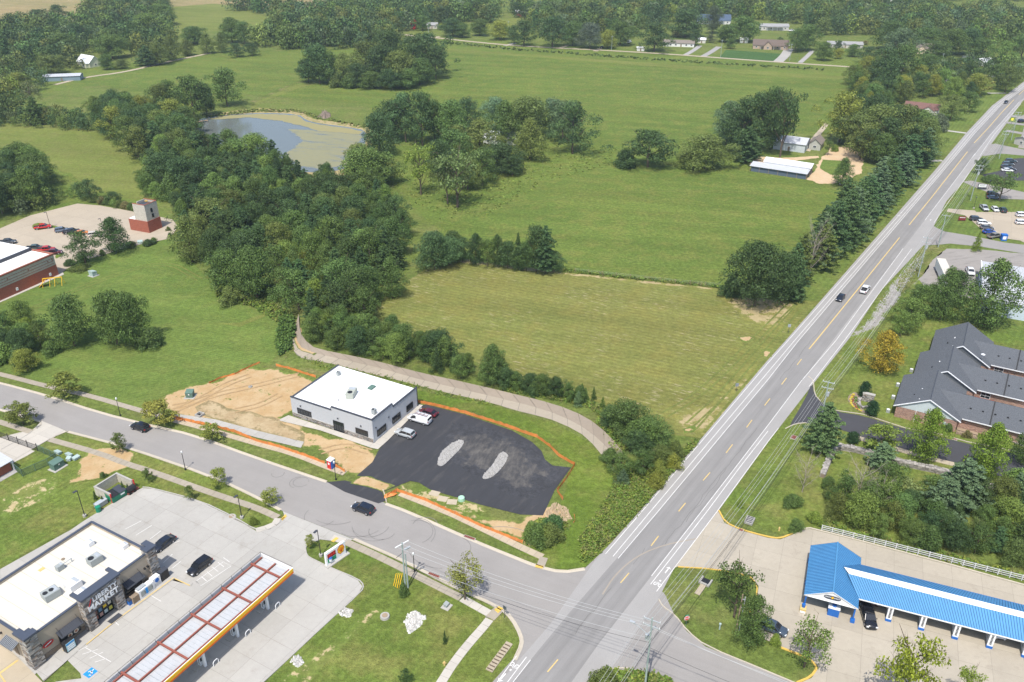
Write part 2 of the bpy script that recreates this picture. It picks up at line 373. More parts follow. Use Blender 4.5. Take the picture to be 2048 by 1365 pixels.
def brick(name, c1, c2, mort=(.45, .4, .34), s=(.24, .08)):
    t = NT(name); tc = t.n.new('ShaderNodeTexCoord'); sp = t.n.new('ShaderNodeSeparateXYZ'); t.lk(tc.outputs['Object'], sp.inputs[0])
    cb = t.n.new('ShaderNodeCombineXYZ'); t.lk(t.math('ADD', sp.outputs[0], sp.outputs[1]), cb.inputs[0]); t.lk(sp.outputs[2], cb.inputs[1])
    b = t.n.new('ShaderNodeTexBrick'); t.lk(cb.outputs[0], b.inputs[0]); b.inputs['Scale'].default_value = 1; b.inputs['Brick Width'].default_value = s[0]*2; b.inputs['Row Height'].default_value = s[1]*2
    b.inputs['Mortar Size'].default_value = .015; b.inputs['Color1'].default_value = (*c1, 1); b.inputs['Color2'].default_value = (*c2, 1); b.inputs['Mortar'].default_value = (*mort, 1)
    c = t.scalec(b.outputs['Color'], t.math('MULTIPLY_ADD', t.noise(2.2, 4, .8), .9, .55)); t.bump(b.outputs['Fac'], -.3, .02); return t.done(c, .9, .2)
M['brick_red'] = brick('red_brick', (.33, .1, .06), (.26, .075, .045), (.3, .13, .09)); M['brick_mix'] = brick('mottled_brick', (.4, .22, .16), (.2, .1, .08)); M['block'] = brick('pale_block', (.5, .47, .4), (.44, .41, .35), (.36, .33, .29), (.4, .2))
def tinted(name, rough=.9):
    t = NT(name); c = t.n.new('ShaderNodeAttribute'); c.attribute_name = 'tint'; col = t.scalec(c.outputs['Color'], t.math('MULTIPLY_ADD', t.noise(4, 3, .8), .5, .75)); return t.done(col, rough, .2)
M['stone'] = tinted('stacked_stone')
t = NT('dark_window_glass'); M['glass'] = t.done((.02, .025, .03), .08, .6)
t = NT('car_glass'); M['cglass'] = t.done((.012, .015, .02), .06, .7)
t = NT('car_paint'); oi = t.n.new('ShaderNodeObjectInfo'); M['paint'] = t.done(oi.outputs['Color'], .22, .5); t.b.inputs['Coat Weight'].default_value = .6
t = NT('tyre_rubber'); M['tyre'] = t.done((.02, .02, .02), .85); t = NT('wheel_rim'); M['rim'] = t.done((.4, .4, .42), .35, .5, .6)
t = NT('clear_headlight'); M['hl'] = t.done((.75, .77, .8), .15, .6); t = NT('red_taillight'); M['tl'] = t.done((.35, .01, .01), .2, .6)
M['anyc'] = None
t = NT('coloured_surface'); oi = t.n.new('ShaderNodeObjectInfo'); M['anyc'] = t.done(t.scalec(oi.outputs['Color'], t.math('MULTIPLY_ADD', t.noise(2.0, 4), .3, .85)), .65, .3)
M['bark'] = plain('grey_brown_bark', (.12, .095, .07), .95, .1, var=.3, scale=3); M['deadbark'] = plain('pale_dead_wood', (.3, .26, .22), .95, .1, var=.25)
M['wood'] = plain('weathered_wood', (.3, .23, .16), .9, .1, var=.2); M['pole'] = plain('grey_green_treated_pole', (.3, .36, .34), .9, .1, var=.1)
def leafmat(name, trans=.25, var=.9):
    t = NT(name); oi = t.n.new('ShaderNodeObjectInfo'); ge = t.n.new('ShaderNodeNewGeometry')
    ri = t.math('MULTIPLY_ADD', ge.outputs['Random Per Island'], var, 1 - var*.5)
    c = t.scalec(t.scalec(oi.outputs['Color'], 1.6), ri)
    c = t.scalec(c, t.math('MULTIPLY_ADD', oi.outputs['Random'], .3, .85))
    n = t.noise(.22, 3, .6); c = t.mix(t.math('MULTIPLY', t.ramp(n, .5, .75), .5), c, t.mix(1.0, c, (1.2, 1.22, .8), 'MULTIPLY'))
    t.done(c, .6, .25); tr = t.n.new('ShaderNodeBsdfTranslucent'); t.lk(c, tr.inputs[0]); mx = t.n.new('ShaderNodeMixShader'); mx.inputs[0].default_value = trans
    t.lk(t.b.outputs[0], mx.inputs[1]); t.lk(tr.outputs[0], mx.inputs[2]); t.lk(mx.outputs[0], t.n['Material Output'].inputs[0]); return t.m
M['leaf'] = leafmat('foliage')
t = NT('far_foliage'); ca = t.n.new('ShaderNodeAttribute'); ca.attribute_name = 'tint'; ge = t.n.new('ShaderNodeNewGeometry')
M['farleaf'] = t.done(t.scalec(ca.outputs['Color'], t.math('MULTIPLY_ADD', ge.outputs['Random Per Island'], .7, 1.0)), .7, .2)
# ================================================================== GROUND AND FIELDS
struct('ground', MB().box(-2900, -300, -.5, 2900, 3400, 0), M['ground'])
hz = ob('haze', MB().box(-2950, -350, -1.6, 2950, 3450, CAMH + 2), None, kind='stuff')
hm = bpy.data.materials.new('pale_air'); hm.use_nodes = True; hm.node_tree.nodes.clear()
_v = hm.node_tree.nodes.new('ShaderNodeVolumePrincipled'); _o = hm.node_tree.nodes.new('ShaderNodeOutputMaterial')
_v.inputs['Density'].default_value = .00012; _v.inputs['Color'].default_value = (.72, .86, 1, 1); _v.inputs['Anisotropy'].default_value = .2
hm.node_tree.links.new(_v.outputs[0], _o.inputs['Volume']); hz.data.materials.append(hm)

sheet('meadow', [(-300,262),(0,248),(150,255),(300,250),(330,200),(200,170),(60,190),(0,215),(-200,190),(250,128),(420,106),(640,100),(900,78),(1300,100),(1740,136),(1700,200),(1650,270),(1560,260),(1640,360),(1700,400),(1600,520),(1480,590),(1436,577),(1130,545),(925,522),(820,400),(740,330),(740,210),(500,190),(340,250),(300,420),(200,420),(-200,420)], .02, M['meadow'], amp=1.5, step=8)
sheet('yellow_green_field', [(-260,262),(0,247),(120,254),(230,262),(300,330),(320,400),(230,395),(100,330),(-260,400)], .04, M['yellowish'], amp=1.5, step=6)
sheet('mown_path', [(880,97),(1100,112),(1350,130),(1620,150),(1760,158),(1760,162),(1600,156),(1350,137),(1100,117),(880,102)], .05, M['yellowish'], amp=.6, step=6)
sheet('mown_path', [(500,208),(590,170),(650,160),(655,163),(600,176),(520,206),(505,222)], .05, M['yellowish'], amp=.4, step=4)
sheet('ditch_grass', [(500,203),(590,165),(640,158),(592,168),(508,207)], .06, M['rough'], amp=.3, step=4)
sheet('dry_field', [(-400,-60),(-400,40),(0,38),(165,44),(185,10),(190,-60)], .03, M['tan'], amp=1.5, step=10)
sheet('dry_field', [(330,-60),(335,15),(430,10),(600,28),(690,0),(700,-60)], .03, M['tan'], amp=1.5, step=10)
sheet('yellow_green_field', [(336,15),(430,8),(600,26),(560,46),(545,60),(430,62),(345,72)], .05, M['yellowish'], amp=1.5, step=8)
sheet('yellow_green_field', [(1000,40),(1080,30),(1100,48),(1010,52)], .05, M['yellowish'], amp=1, step=6)
hayp = [(735,635),(770,596),(812,562),(850,540),(880,523),(925,521),(1000,532),(1130,547),(1260,562),(1440,580),(1520,598),(1640,604),(1560,700),(1480,795),(1400,880),(1300,860),(1210,812),(1150,782),(1020,748),(930,718),(850,690)]
sheet('mown_hay_field', hayp, .04, M['hay'], amp=1.0, step=5)
sheet('dry_worn_ground', [(1490,590),(1600,606),(1560,660),(1490,640),(1440,600)], .06, M['straw'], soft=6, amp=1)
sheet('dry_worn_ground', [(900,524),(930,519),(1130,545),(1440,577),(1440,583),(1130,551),(925,527)], .06, M['straw'], soft=2.5, amp=.5)
sheet('dry_worn_ground', [(1340,830),(1420,812),(1480,745),(1535,690),(1500,770),(1420,860),(1370,872)], .06, M['straw'], soft=6, amp=1)
for pp in ([(1475,675),(1500,672),(1512,680),(1490,687)], [(1520,700),(1540,698),(1545,715),(1528,718)], [(1365,858),(1390,852),(1386,866),(1368,868)]):
    sheet('bare_patch', pp, .08, M['soil'], soft=2.5, amp=.5, step=1)
lawnp = [(-200,560),(0,600),(115,552),(140,500),(340,478),(400,540),(440,590),(520,625),(570,650),(575,700),(520,735),(420,765),(330,790),(290,815),(290,830),(180,785),(0,742),(-200,700)]
sheet('lawn', lawnp, .04, M['lawn'], amp=.6, step=4)
sheet('mown_path', [(440,648),(480,655),(566,618),(568,612),(480,646)], .06, M['yellowish'], amp=.3, step=3)
sheet('roadside_lawn', [(2047,160),(1985,208),(1930,262),(1862,340),(1720,500),(1640,600),(1570,600),(1700,450),(1830,300),(1850,260),(1900,200),(1960,165)], .04, M['roadlawn'], amp=.6, step=4)
sheet('roadside_lawn', [(1696,690),(1760,600),(1850,500),(1990,660),(2100,700),(2100,1120),(1640,1060),(1560,1070),(1440,1020),(1540,880)], .04, M['lawn2'], amp=.4, step=5)
sheet('roadside_lawn', [(1850,490),(1870,452),(1945,338),(2046,212),(2300,90),(2300,700),(2048,700)], .035, M['roadlawn'], amp=.5, step=5)
sheet('lush_grass', [(600,730),(700,742),(830,780),(1000,815),(1100,845),(1180,885),(1225,935),(1300,940),(1340,930),(1370,905),(1280,1020),(1205,1105),(1170,1132),(1120,1140),(1040,1105),(1090,1060),(1125,1000),(1150,930),(1060,870),(950,825),(840,800),(700,750)], .05, M['lush'], amp=.5, step=4)
# pond
pond = [(386,246),(402,237),(440,231),(520,226),(598,229),(612,241),(640,248),(690,254),(735,262),(730,290),(716,330),(660,346),(560,344),(480,312),(425,288),(396,266)]
t = NT('pond_water'); w = t.noise(2.5, 3); t.bump(w, .06, .05); M['water'] = t.done((.13, .145, .135), .12, .5)
sheet('pond_bank', [(372,250),(400,230),(520,216),(605,221),(628,238),(700,246),(750,258),(745,300),(730,345),(650,360),(540,350),(400,290)], .05, M['straw'], soft=5, amp=.8, step=4)
sheet('water', pond, .09, M['water'], smooth_it=1)
t = NT('pond_algae'); n = t.noise(.16, 5, .7, t.mapped(-15, (.35, 1.3, 1))); e = t.math('MINIMUM', t.attr('edge'), 1.0)
k = t.ramp(t.math('ADD', t.math('MULTIPLY', n, 1.0), t.math('MULTIPLY', t.math('SUBTRACT', e, 1.0), -.0)), .32, .5)
k = t.math('MULTIPLY', k, t.math('MULTIPLY', t.ramp(t.math('ADD', e, t.math('SUBTRACT', n, .5)), .1, .3), .75))
M['algae'] = t.done(t.mix(k, (.13, .145, .135), t.mix(t.noise(.5, 4), (.3, .27, .12), (.21, .21, .11))), t.math('MULTIPLY_ADD', k, .8, .08), .5)
t = NT('pond_algae_mat'); n = t.noise(.4, 5, .7); e = t.math('MINIMUM', t.attr('edge'), 1.0); k = t.ramp(t.math('ADD', e, t.math('SUBTRACT', n, .5)), .1, .3)
M['algae2'] = t.done(t.mix(k, (.13, .145, .135), t.mix(n, (.29, .25, .11), (.21, .2, .09))), t.math('MULTIPLY_ADD', k, .8, .08), .5)
sheet('pond_algae', [(560,255),(640,262),(728,266),(724,290),(712,325),(655,342),(585,335),(590,325),(560,318),(575,300),(600,285),(585,268)], .12, M['algae'], soft=6, amp=1, kind='stuff')
sheet('pond_algae', [(405,240),(440,233),(520,228),(596,231),(612,243),(640,250),(690,256),(728,264),(720,270),(640,264),(600,252),(560,243),(500,236),(430,240)], .14, M['algae2'], soft=2.0, amp=.6, kind='stuff')
sheet('pond_algae', [(388,250),(400,262),(425,284),(470,305),(455,307),(415,288),(392,266)], .14, M['algae2'], soft=1.5, amp=.6, kind='stuff')
# construction soil and worn verges
sheet('bare_soil', [(318,800),(345,785),(395,768),(440,760),(478,738),(560,738),(600,748),(648,772),(600,815),(562,838),(600,850),(640,868),(700,880),(752,905),(770,920),(720,955),(700,950),(640,905),(560,885),(480,858),(430,842),(345,835),(330,820)], .06, M['soil'], soft=3.5, amp=1.0, step=1.5)
sheet('weedy_soil', [(420,800),(470,820),(560,838),(610,870),(610,890),(560,880),(470,850),(400,832),(390,815)], .08, M['soil_weedy'], soft=4, amp=.8)
sheet('bare_soil', [(790,985),(850,1000),(930,1025),(1040,1042),(1100,1010),(1140,1030),(1145,1045),(1085,1060),(1060,1095),(1000,1068),(900,1024),(800,992)], .062, M['soil'], soft=3.0, amp=.8, step=1.5)
sheet('grassy_soil', [(800,968),(850,975),(960,1010),(975,1022),(930,1030),(870,1004),(800,985)], .08, M['soil_thin'], soft=2.0, amp=.6, step=1.5)
sheet('bare_soil', [(175,905),(230,893),(275,905),(262,935),(215,950),(160,965),(125,978),(150,945)], .12, M['soil'], soft=2.0, amp=.8, step=1.2)
sheet('thin_grass_soil', [(0,1000),(60,960),(115,948),(118,965),(90,1005),(40,1025),(0,1045)], .08, M['soil_thin'], soft=3, amp=.8, step=1.5)
sheet('store_lawn', [(-150,1240),(-60,1000),(0,930),(180,870),(420,960),(556,1018),(560,1048),(524,1052),(400,1002),(285,977),(240,1000),(165,1045),(0,1135)], .045, M['lawn2'], amp=.2)
sheet('corner_lawn', [(610,1098),(640,1080),(700,1092),(980,1225),(1000,1232),(1036,1275),(1030,1315),(985,1365),(920,1450),(440,1450),(530,1365),(720,1180),(715,1165)], .045, M['lawn2'], amp=.1)
sheet('swale_grass', [(560,1365),(640,1300),(750,1215),(770,1225),(690,1290),(600,1380)], .06, M['soil_thin'], soft=2.5, amp=.5)
for pp, m_ in (([(480,732),(520,724),(600,736),(662,748),(665,756),(600,746),(520,734)], 'rough'), ([(600,655),(575,640),(560,700),(572,720),(590,700),(582,672)], 'rough')):
    sheet('rough_grass', pp, .07, M[m_], amp=.6, step=2)
sheet('sand_yard', [(1640,316),(1662,296),(1690,293),(1728,300),(1726,345),(1690,365),(1640,370),(1612,360),(1632,335)], .07, M['sand'], soft=2, amp=.6)
sheet('grass_plot', [(1645,320),(1680,322),(1700,330),(1690,352),(1660,350),(1640,338)], .1, M['lawn'], amp=.3)
sheet('gravel_track', [(1490,312),(1560,316),(1640,312),(1640,317),(1560,326),(1500,330)], .08, M['sand'], soft=1.5, amp=.4)
sheet('gravel_track', [(1602,300),(1622,278),(1650,246),(1657,250),(1634,280),(1620,304)], .08, M['conc_tan'], amp=.1)

# ================================================================== ROADS
sheet('side_road', [(-120,740),(0,768),(100,795),(200,828),(300,853),(390,873),(512,918),(656,966),(774,1008),(817,1024),(950,1083),(1024,1113),(1074,1133),(1124,1145),(1169,1138),(1230,1080),(1330,1190),(1349,1231),(1374,1264),(1411,1294),(1536,1345),(1720,1420),(1700,1520),(1349,1375),(1290,1347),(1214,1342),(1184,1365),(1120,1440),(930,1440),(985,1365),(1024,1321),(1041,1300),(1041,1278),(1024,1239),(999,1214),(887,1164),(812,1124),(707,1079),(567,1024),(512,994),(425,953),(250,893),(135,863),(82,843),(0,819),(-120,790)], .06, M['side'])
road_l = [(920,1450),(1000,1365),(1100,1250),(1190,1122),(1280,1023),(1533,724),(1573,680),(1870,341),(1934,265),(1984,212),(2046,165),(2110,125),(2200,80)]
road_r = [(2200,128),(2110,165),(2046,202),(1984,287),(1946,336),(1928,363),(1893,403),(1868,452),(1847,491),(1762,582),(1699,677),(1619,778),(1537,884),(1436,1024),(1349,1136),(1316,1200),(1250,1300),(1150,1440)]
sheet('road', road_l + road_r, .075, M['shoulder'])
lane_l = [(950,1450),(1061,1321),(1140,1225),(1236,1115),(1316,1024),(1536,760),(1598,682),(1888,341),(1949,268),(2000,213),(2060,168),(2200,95)]
lane_r = [(2200,112),(2085,170),(2038,204),(1981,270),(1926,341),(1806,498),(1665,682),(1534,854),(1403,1024),(1303,1153),(1200,1285),(1090,1440)]
sheet('travel_lanes', lane_l + lane_r, .085, M['lane'])
sheet('new_asphalt_apron', [(654,965),(690,962),(735,972),(765,985),(771,1003),(757,1008),(690,985)], .085, M['new_asphalt'])
def line(pts, w, mat=M['wpaint'], z=.095, name='road_line', n=0):
    mb = MB(); ribbon(mb, pxl(pts), w/2, -w/2, z); return struct(name, mb, mat)
WL = .125
for l in ([(1211,1109),(1284,1024),(1536,727),(1577,681),(1878,341),(1938,268),(1990,213),(2048,168),(2200,87)], [(1226,1114),(1301,1024),(1536,745),(1590,681),(1884,341),(1944,268),(1996,213),(2054,168),(2200,91)],
          [(1236,1118),(1316,1024),(1536,760),(1598,681),(1888,341),(1949,268),(2000,213),(2060,168),(2200,95)],
          [(1303,1153),(1403,1024),(1534,854),(1604,761)], [(1313,1184),(1434,1024),(1536,884),(1557,857)], [(1605,760),(1671,683),(1806,498)], [(1618,774),(1688,683),(1823,499)],
          [(1301,1170),(1340,1120),(1414,1024)], [(1414,1024),(1480,935),(1536,863)],
          [(1850,441),(1926,341),(1950,308)], [(1868,446),(1942,341),(1960,315)], [(1943,318),(1981,270),(2038,205)], [(1960,312),(1988,270),(2042,208)],
          [(1033,1313),(1000,1358),(960,1410)], [(1053,1315),(1010,1372),(970,1425)], [(1061,1321),(1020,1373),(985,1420)]):
    line(l, WL)
yl = [(1095,1345,1116,1320),(1241,1167,1258,1147),(1302,1093,1317,1073),(1357,1024,1371,1007),(1406,962,1420,946),(1452,907,1465,890),(1493,856,1504,841),(1529,812,1540,798),(1563,770,1573,757),(1594,731,1603,719)]
for a in yl: line([a[:2], a[2:]], .2, M['ypaint'], name='centre_dash')
for l in ([(1618,699),(1633,681),(1720,574),(1799,476)], [(1818,451),(1862,397),(1906,341),(1935,304)], [(1948,287),(1976,257),(2005,224),(2028,200)], [(2038,190),(2070,160),(2120,125)]):
    line(l, .3, M['ypaint'], name='centre_line')
def skid(px, r, a0, a1, w=.12, sq=1.0):
    c = G(*px); n = 14; pts = [Vector((c.x + r*math.cos(R(a0+(a1-a0)*i/n)), c.y + r*sq*math.sin(R(a0+(a1-a0)*i/n)))) for i in range(n+1)]; mb = MB(); ribbon(mb, pts, w/2, -w/2, .092); struct('tyre_mark', mb, M['skid'])
sc_ = asphalt('old_repair_seam', (.3, .265, .22), 55.1, .1); mb = MB(); ribbon(mb, smoothline(pxl([(1205,1190),(1230,1150),(1275,1112),(1330,1090),(1400,1077)]), 2), .14, -.14, .093); struct('road_seam', mb, sc_)
for cp_ in ([(1330,1090),(1420,975),(1520,850)], [(1372,1045),(1460,930)], [(1560,760),(1640,660),(1760,510)], [(1150,1270),(1230,1165)], [(1290,1098),(1255,1140)]): mb = MB(); ribbon(mb, jag([tuple(G(*p)[:2]) for p in cp_], 1.5, .25, False), .05, -.05, .0925); struct('crack_seal', mb, asphalt('crack_seal', (.16, .155, .148)))
M['skid'] = plain('tyre_rubber_mark', (.19, .182, .175), .9, .1, var=.4, scale=2)
for a in (((602,965),1.6,0,330),((598,966),1.9,90,250),((556,948),1.3,180,380),((642,1032),3.2,150,330),((742,1050),3.6,190,350),((752,1052),4.4,200,300),((765,1062),2.6,170,340),((722,1040),5,230,320),((830,1065),3.4,-60,110),((822,1068),4.6,-30,80),((905,1098),3.4,-40,60),((680,1010),6,230,300),((850,1052),2.4,10,170),((890,1085),7,200,270),((1000,1120),9,60,110)): skid(*a)
def bike(px, ang, s=1.0):                 # cycle-lane symbol and arrow, flat paint
    mb = MB(); c = G(*px)
    for sx in (-.42, .42):
        for i in range(12):
            a0, a1 = 2*math.pi*i/12, 2*math.pi*(i+1)/12
            mb.add([rel(c, ang, 0 + r*math.cos(a)*1.3*s, sx*s + r*math.sin(a)*s) + (.1,) for a, r in ((a0,.2),(a0,.34),(a1,.34),(a1,.2))], [(0,1,2,3)])
    def seg(u0,v0,u1,v1,w=.1):
        a, b = Vector(rel(c,ang,u0*s,v0*s)), Vector(rel(c,ang,u1*s,v1*s)); ribbon(mb, [a,b], w/2*s, -w/2*s, .1)
    seg(0,-.42,.5,-.1); seg(.5,-.1,.55,.25); seg(0,.42,.6,.22); seg(0,0,.5,-.1); seg(0,0,.5,.25); seg(.9,.0,1.25,.0,.3)
    struct('bike_lane_symbol', mb, M['wpaint'])
def arrow(px, ang, s=1.0):
    mb = MB(); c = G(*px); ribbon(mb, [Vector(rel(c,ang,-1.0*s,0)), Vector(rel(c,ang,.4*s,0))], .1*s, -.1*s, .1)
    mb.add([rel(c,ang,.3*s,-.5*s)+(.1,), rel(c,ang,.9*s,0)+(.1,), rel(c,ang,.3*s,.5*s)+(.1,), rel(c,ang,.5*s,0)+(.1,)], [(0,1,2,3)]); struct('bike_lane_arrow', mb, M['wpaint'])
bike((1315,1170), 55); arrow((1335,1141), 55); bike((1029,1332), 235); arrow((1004,1357), 235); bike((1797,432), 235, .9); arrow((1803,426), 235, .9); arrow((1861,441), 55, .9)
def kerb(pts, mat=M['kerb'], w=.18, h=.17, gutter=.5, side=1, it=1, z=.07, name='kerb'):
    l = smoothline(pxl(pts), it); mb = MB(); ribbon(mb, l, w*side if side > 0 else 0, 0 if side > 0 else -w, z - .05, z + h - .07)
    if gutter: ribbon(mb, l, 0 if side > 0 else gutter, -gutter if side > 0 else 0, z + .02)
    return struct(name, mb, mat)
kerb([(-120,738),(0,766),(100,793),(200,826),(300,851),(390,871),(512,916),(654,964)], side=1)
kerb([(772,1008),(817,1024),(950,1083),(1024,1113),(1074,1133),(1124,1145),(1169,1138)], side=1)
kerb([(765,980),(770,995),(772,1006)], gutter=0, side=1)
kerb([(707,1080),(812,1126),(887,1166),(999,1217),(1022,1238),(1040,1272),(1042,1290),(1028,1320)], side=-1)
kerb([(-120,792),(0,821),(82,845)], side=-1); kerb([(135,865),(250,895),(425,955),(512,996),(560,1022)], side=-1)
kerb([(82,843),(84,852),(66,862)], side=-1, gutter=0); kerb([(135,863),(120,868),(106,876)], side=1, gutter=0)
kerb([(1316,1199),(1324,1214),(1349,1231),(1374,1264),(1411,1294),(1536,1345),(1700,1415)], side=1, gutter=.0)
kerb([(1184,1367),(1214,1341),(1240,1334),(1299,1346),(1360,1372)], side=-1, gutter=.0)
kerb([(1436,1022),(1449,1046),(1481,1061),(1536,1076),(1561,1079),(1586,1069)], M['kerb_y'], w=.3, side=1, gutter=0)
kerb([(1586,1068),(1604,1060),(1620,1058),(1700,1078),(1900,1131),(2048,1172),(2140,1200)], M['kerb'], w=.3, side=1, gutter=0, it=0)
kerb([(1356,1134),(1424,1138),(1499,1151),(1516,1172),(1513,1199),(1500,1225)], M['kerb_y'], w=.2, side=-1, gutter=0)
kerb([(1560,1294),(1618,1316),(1638,1336),(1623,1357),(1595,1368)], M['kerb_y'], w=.35, side=-1, gutter=0)
kerb([(1653,838),(1670,822),(1726,830),(1812,858),(1870,867),(1934,885),(2060,910)], side=1, gutter=0, it=0)
kerb([(1570,858),(1590,848),(1612,846)], side=-1, gutter=0); kerb([(1616,754),(1626,762),(1628,790),(1640,803)], side=1, gutter=0)
kerb([(610,1098),(612,1110),(618,1117),(655,1135),(716,1160),(727,1172),(722,1184),(640,1258),(585,1310),(520,1370)], M['conc'], side=1, gutter=0, w=.2)
kerb([(610,1098),(614,1088),(630,1080)], M['conc'], side=-1, gutter=0, w=.2)
kerb([(285,976),(300,977),(400,1003),(470,1037),(512,1062),(535,1062),(556,1050),(570,1036)], M['conc'], side=1, gutter=0, w=.2)
kerb([(63,863),(60,868),(2,900)], M['conc'], side=1, gutter=0, w=.15)
def walk(pts, w=1.5, mat=M['walk'], sl=1.5, name='sidewalk', z0=.05, h=.09, cap=300, rot_it=1):
    l = smoothline(pxl(pts), rot_it); mb = MB(); ribbon(mb, l, w/2 - .02, -w/2 + .02, z0 - .04, z0 + h - .02); base = struct(name, mb, M['joint'])
    unit = MB().box(-.5, -.5, 0, .5, .5, 1).mesh('slab', mat); seg = []; k = 0
    for a, b in zip(l, l[1:]): seg.append((a, b, (b-a).length))
    tot = sum(s_[2] for s_ in seg); n = max(1, int(tot / sl)); d = tot / n
    def at(s_):
        for a, b, L in seg:
            if s_ <= L or (a, b, L) == seg[-1]: return a.lerp(b, min(1, s_ / L))
            s_ -= L
    for i in range(min(n, cap)):
        p, q = at(i*d), at((i+1)*d); m = (p + q)/2; ln = (q-p).length - .05
        o = bpy.data.objects.new('slab', unit); COL.objects.link(o); o.parent = base; o.location = (m.x, m.y, z0); o.scale = (ln, w, h + rng.uniform(-.01, .01))
        o.rotation_euler = (0, 0, math.atan2((q-p).y, (q-p).x))
    return base
walk([(-40,740),(0,749),(100,775),(175,791),(287,824),(322,833)])
walk([(350,842),(400,855),(512,888),(587,908),(662,938),(690,948)], mat=M['conc_tan'])
walk([(800,988),(895,1025),(962,1057),(1024,1087),(1049,1099),(1085,1115)], mat=M['conc_tan'])
walk([(1088,1116),(1080,1136)], mat=M['walk'])
walk([(-60,828),(0,845),(62,865)]); walk([(100,880),(200,908),(250,928),(300,943),(425,988),(512,1016),(556,1036)])
walk([(556,1038),(555,1047),(535,1056),(512,1062)], mat=M['walk_new'], w=1.3)
walk([(664,1076),(690,1084)], mat=M['walk_new']); walk([(692,1085),(762,1116),(862,1167),(922,1197)], mat=M['walk']); walk([(924,1198),(978,1228)], mat=M['walk_new'])
walk([(980,1238),(984,1230),(1000,1218)], mat=M['walk'], w=1.7, rot_it=0)
walk([(979,1240),(970,1252),(937,1289),(905,1330),(882,1367),(850,1415)], mat=M['walk_new'], w=1.5)
sheet('ramp_paint', [(988,1221),(998,1214),(1007,1219),(996,1228)], .17, M['kerb_y'], kind='structure'); sheet('ramp_paint', [(1072,1130),(1088,1134),(1084,1139),(1070,1136)], .17, M['kerb_y'])
sheet('ramp_paint', [(662,1084),(672,1076),(678,1078),(668,1086)], .17, M['kerb_y']); sheet('ramp_paint', [(562,1040),(571,1030),(574,1034),(565,1043)], .17, M['kerb_y'])
def slabs(name, poly_px, origin_px, ang, sx, sy, mat, z0=.05, h=.05, gap=.03, jointmat=None, cap=300):
    P = [tuple(G(*p)[:2]) for p in poly_px]
    if area(P) < 0: P = P[::-1]
    base = sheet(name, None, z0 + h - .012, jointmat or M['joint'], world_pts=P)
    O = G(*origin_px); us = []; c, s = math.cos(R(ang)), math.sin(R(ang))
    Lc = [((p[0]-O.x)*c + (p[1]-O.y)*s, -(p[0]-O.x)*s + (p[1]-O.y)*c) for p in P]
    u0, u1 = min(p[0] for p in Lc), max(p[0] for p in Lc); v0, v1 = min(p[1] for p in Lc), max(p[1] for p in Lc); n = 0
    for i in range(math.floor(u0/sx), math.ceil(u1/sx)):
        for j in range(math.floor(v0/sy), math.ceil(v1/sy)):
            g = gap/2; cell = [(i*sx+g, j*sy+g), ((i+1)*sx-g, j*sy+g), ((i+1)*sx-g, (j+1)*sy-g), (i*sx+g, (j+1)*sy-g)]
            q = clip_convex(Lc, cell)
            if len(q) < 3 or abs(area(q)) < .3: continue
            q2 = []
            for p in q:
                if not q2 or (abs(p[0]-q2[-1][0]) + abs(p[1]-q2[-1][1])) > .01: q2.append(p)
            if abs(q2[0][0]-q2[-1][0]) + abs(q2[0][1]-q2[-1][1]) < .01: q2.pop()
            if len(q2) < 3: continue
            n += 1
            if n > cap: continue
            mb = MB(); W = [rel(O, ang, *p) for p in q2]; k = len(W); zz = z0 + h + (i * 7 + j * 13) % 5 * .0015
            fs = []
            for t_ in geometry.tessellate_polygon([[Vector((*p, 0)) for p in W]]):
                a, b, d = [Vector((*W[m], 0)) for m in t_]; fs.append(t_ if (b-a).cross(d-a).z > 0 else t_[::-1])
            mb.add([(p[0], p[1], zz) for p in W], fs); ob('slab', mb, mat, parent=base)
    return base
# petrol station and store lot
slabs('station_lot', [(240,998),(285,977),(305,979),(400,1004),(470,1038),(512,1063),(540,1060),(570,1036),(566,1024),(707,1080),(690,1086),(640,1080),(612,1094),(614,1112),(716,1162),(725,1174),(718,1186),(585,1310),(470,1420),(150,1420),(110,1365),(163,1358),(161,1348),(122,1308),(70,1350),(0,1300),(0,1140),(165,1048)],
      (72,1340), 60, 4.6, 4.6, M['conc'], cap=290)
slabs('store_side_drive', [(-140,1255),(0,1160),(165,1045),(240,998),(244,1002),(196,1032),(0,1163),(-120,1240)], (72,1340), 60, 4.6, 4.6, M['conc'], z0=.065)
slabs('store_front_pavement', [(72,1345),(88,1365),(118,1338),(172,1290),(350,1158),(382,1174),(386,1168),(349,1150),(330,1142),(325,1150)], (72,1340), 60, 3.0, 3.0, M['conc'], z0=.12, h=.06)
slabs('store_corner_drive', [(-150,1420),(-150,1180),(0,1290),(20,1300),(88,1368),(60,1420)], (72,1340), 60, 4.6, 4.6, M['conc_tan'], z0=.06)
line([(127,1304),(152,1282)], .22, M['ypaint'], .2); line([(173,1291),(232,1243),(348,1157)], .22, M['ypaint'], .2); line([(350,1159),(380,1173)], .22, M['ypaint'], .19)
line([(0,1348),(36,1322)], .4, M['ypaint'], .13); line([(0,1350),(14,1370)], .2, M['ypaint'], .13)
st = G(72,1340)
for a in ([(250,1060),(283,1043)],[(272,1072),(304,1052)],[(300,1080),(322,1063)],[(322,1098),(360,1083)],[(327,1127),(345,1110)],[(345,1138),(362,1124)]): line(a, .12, M['wpaint'], .125)
for a in ([(152,1306),(175,1294)],[(165,1310),(196,1300)],[(180,1318),(206,1306)],[(190,1326),(214,1318)],[(170,1296),(222,1325)],[(302,1192),(322,1204)],[(229,1244),(238,1252)]): line(a, .1, M['wpaint'], .125)
for k in range(6): line([(392+k*11, 1164-k*9.5),(402+k*11.5, 1173-k*9.5)], .1, M['wpaint'], .125)
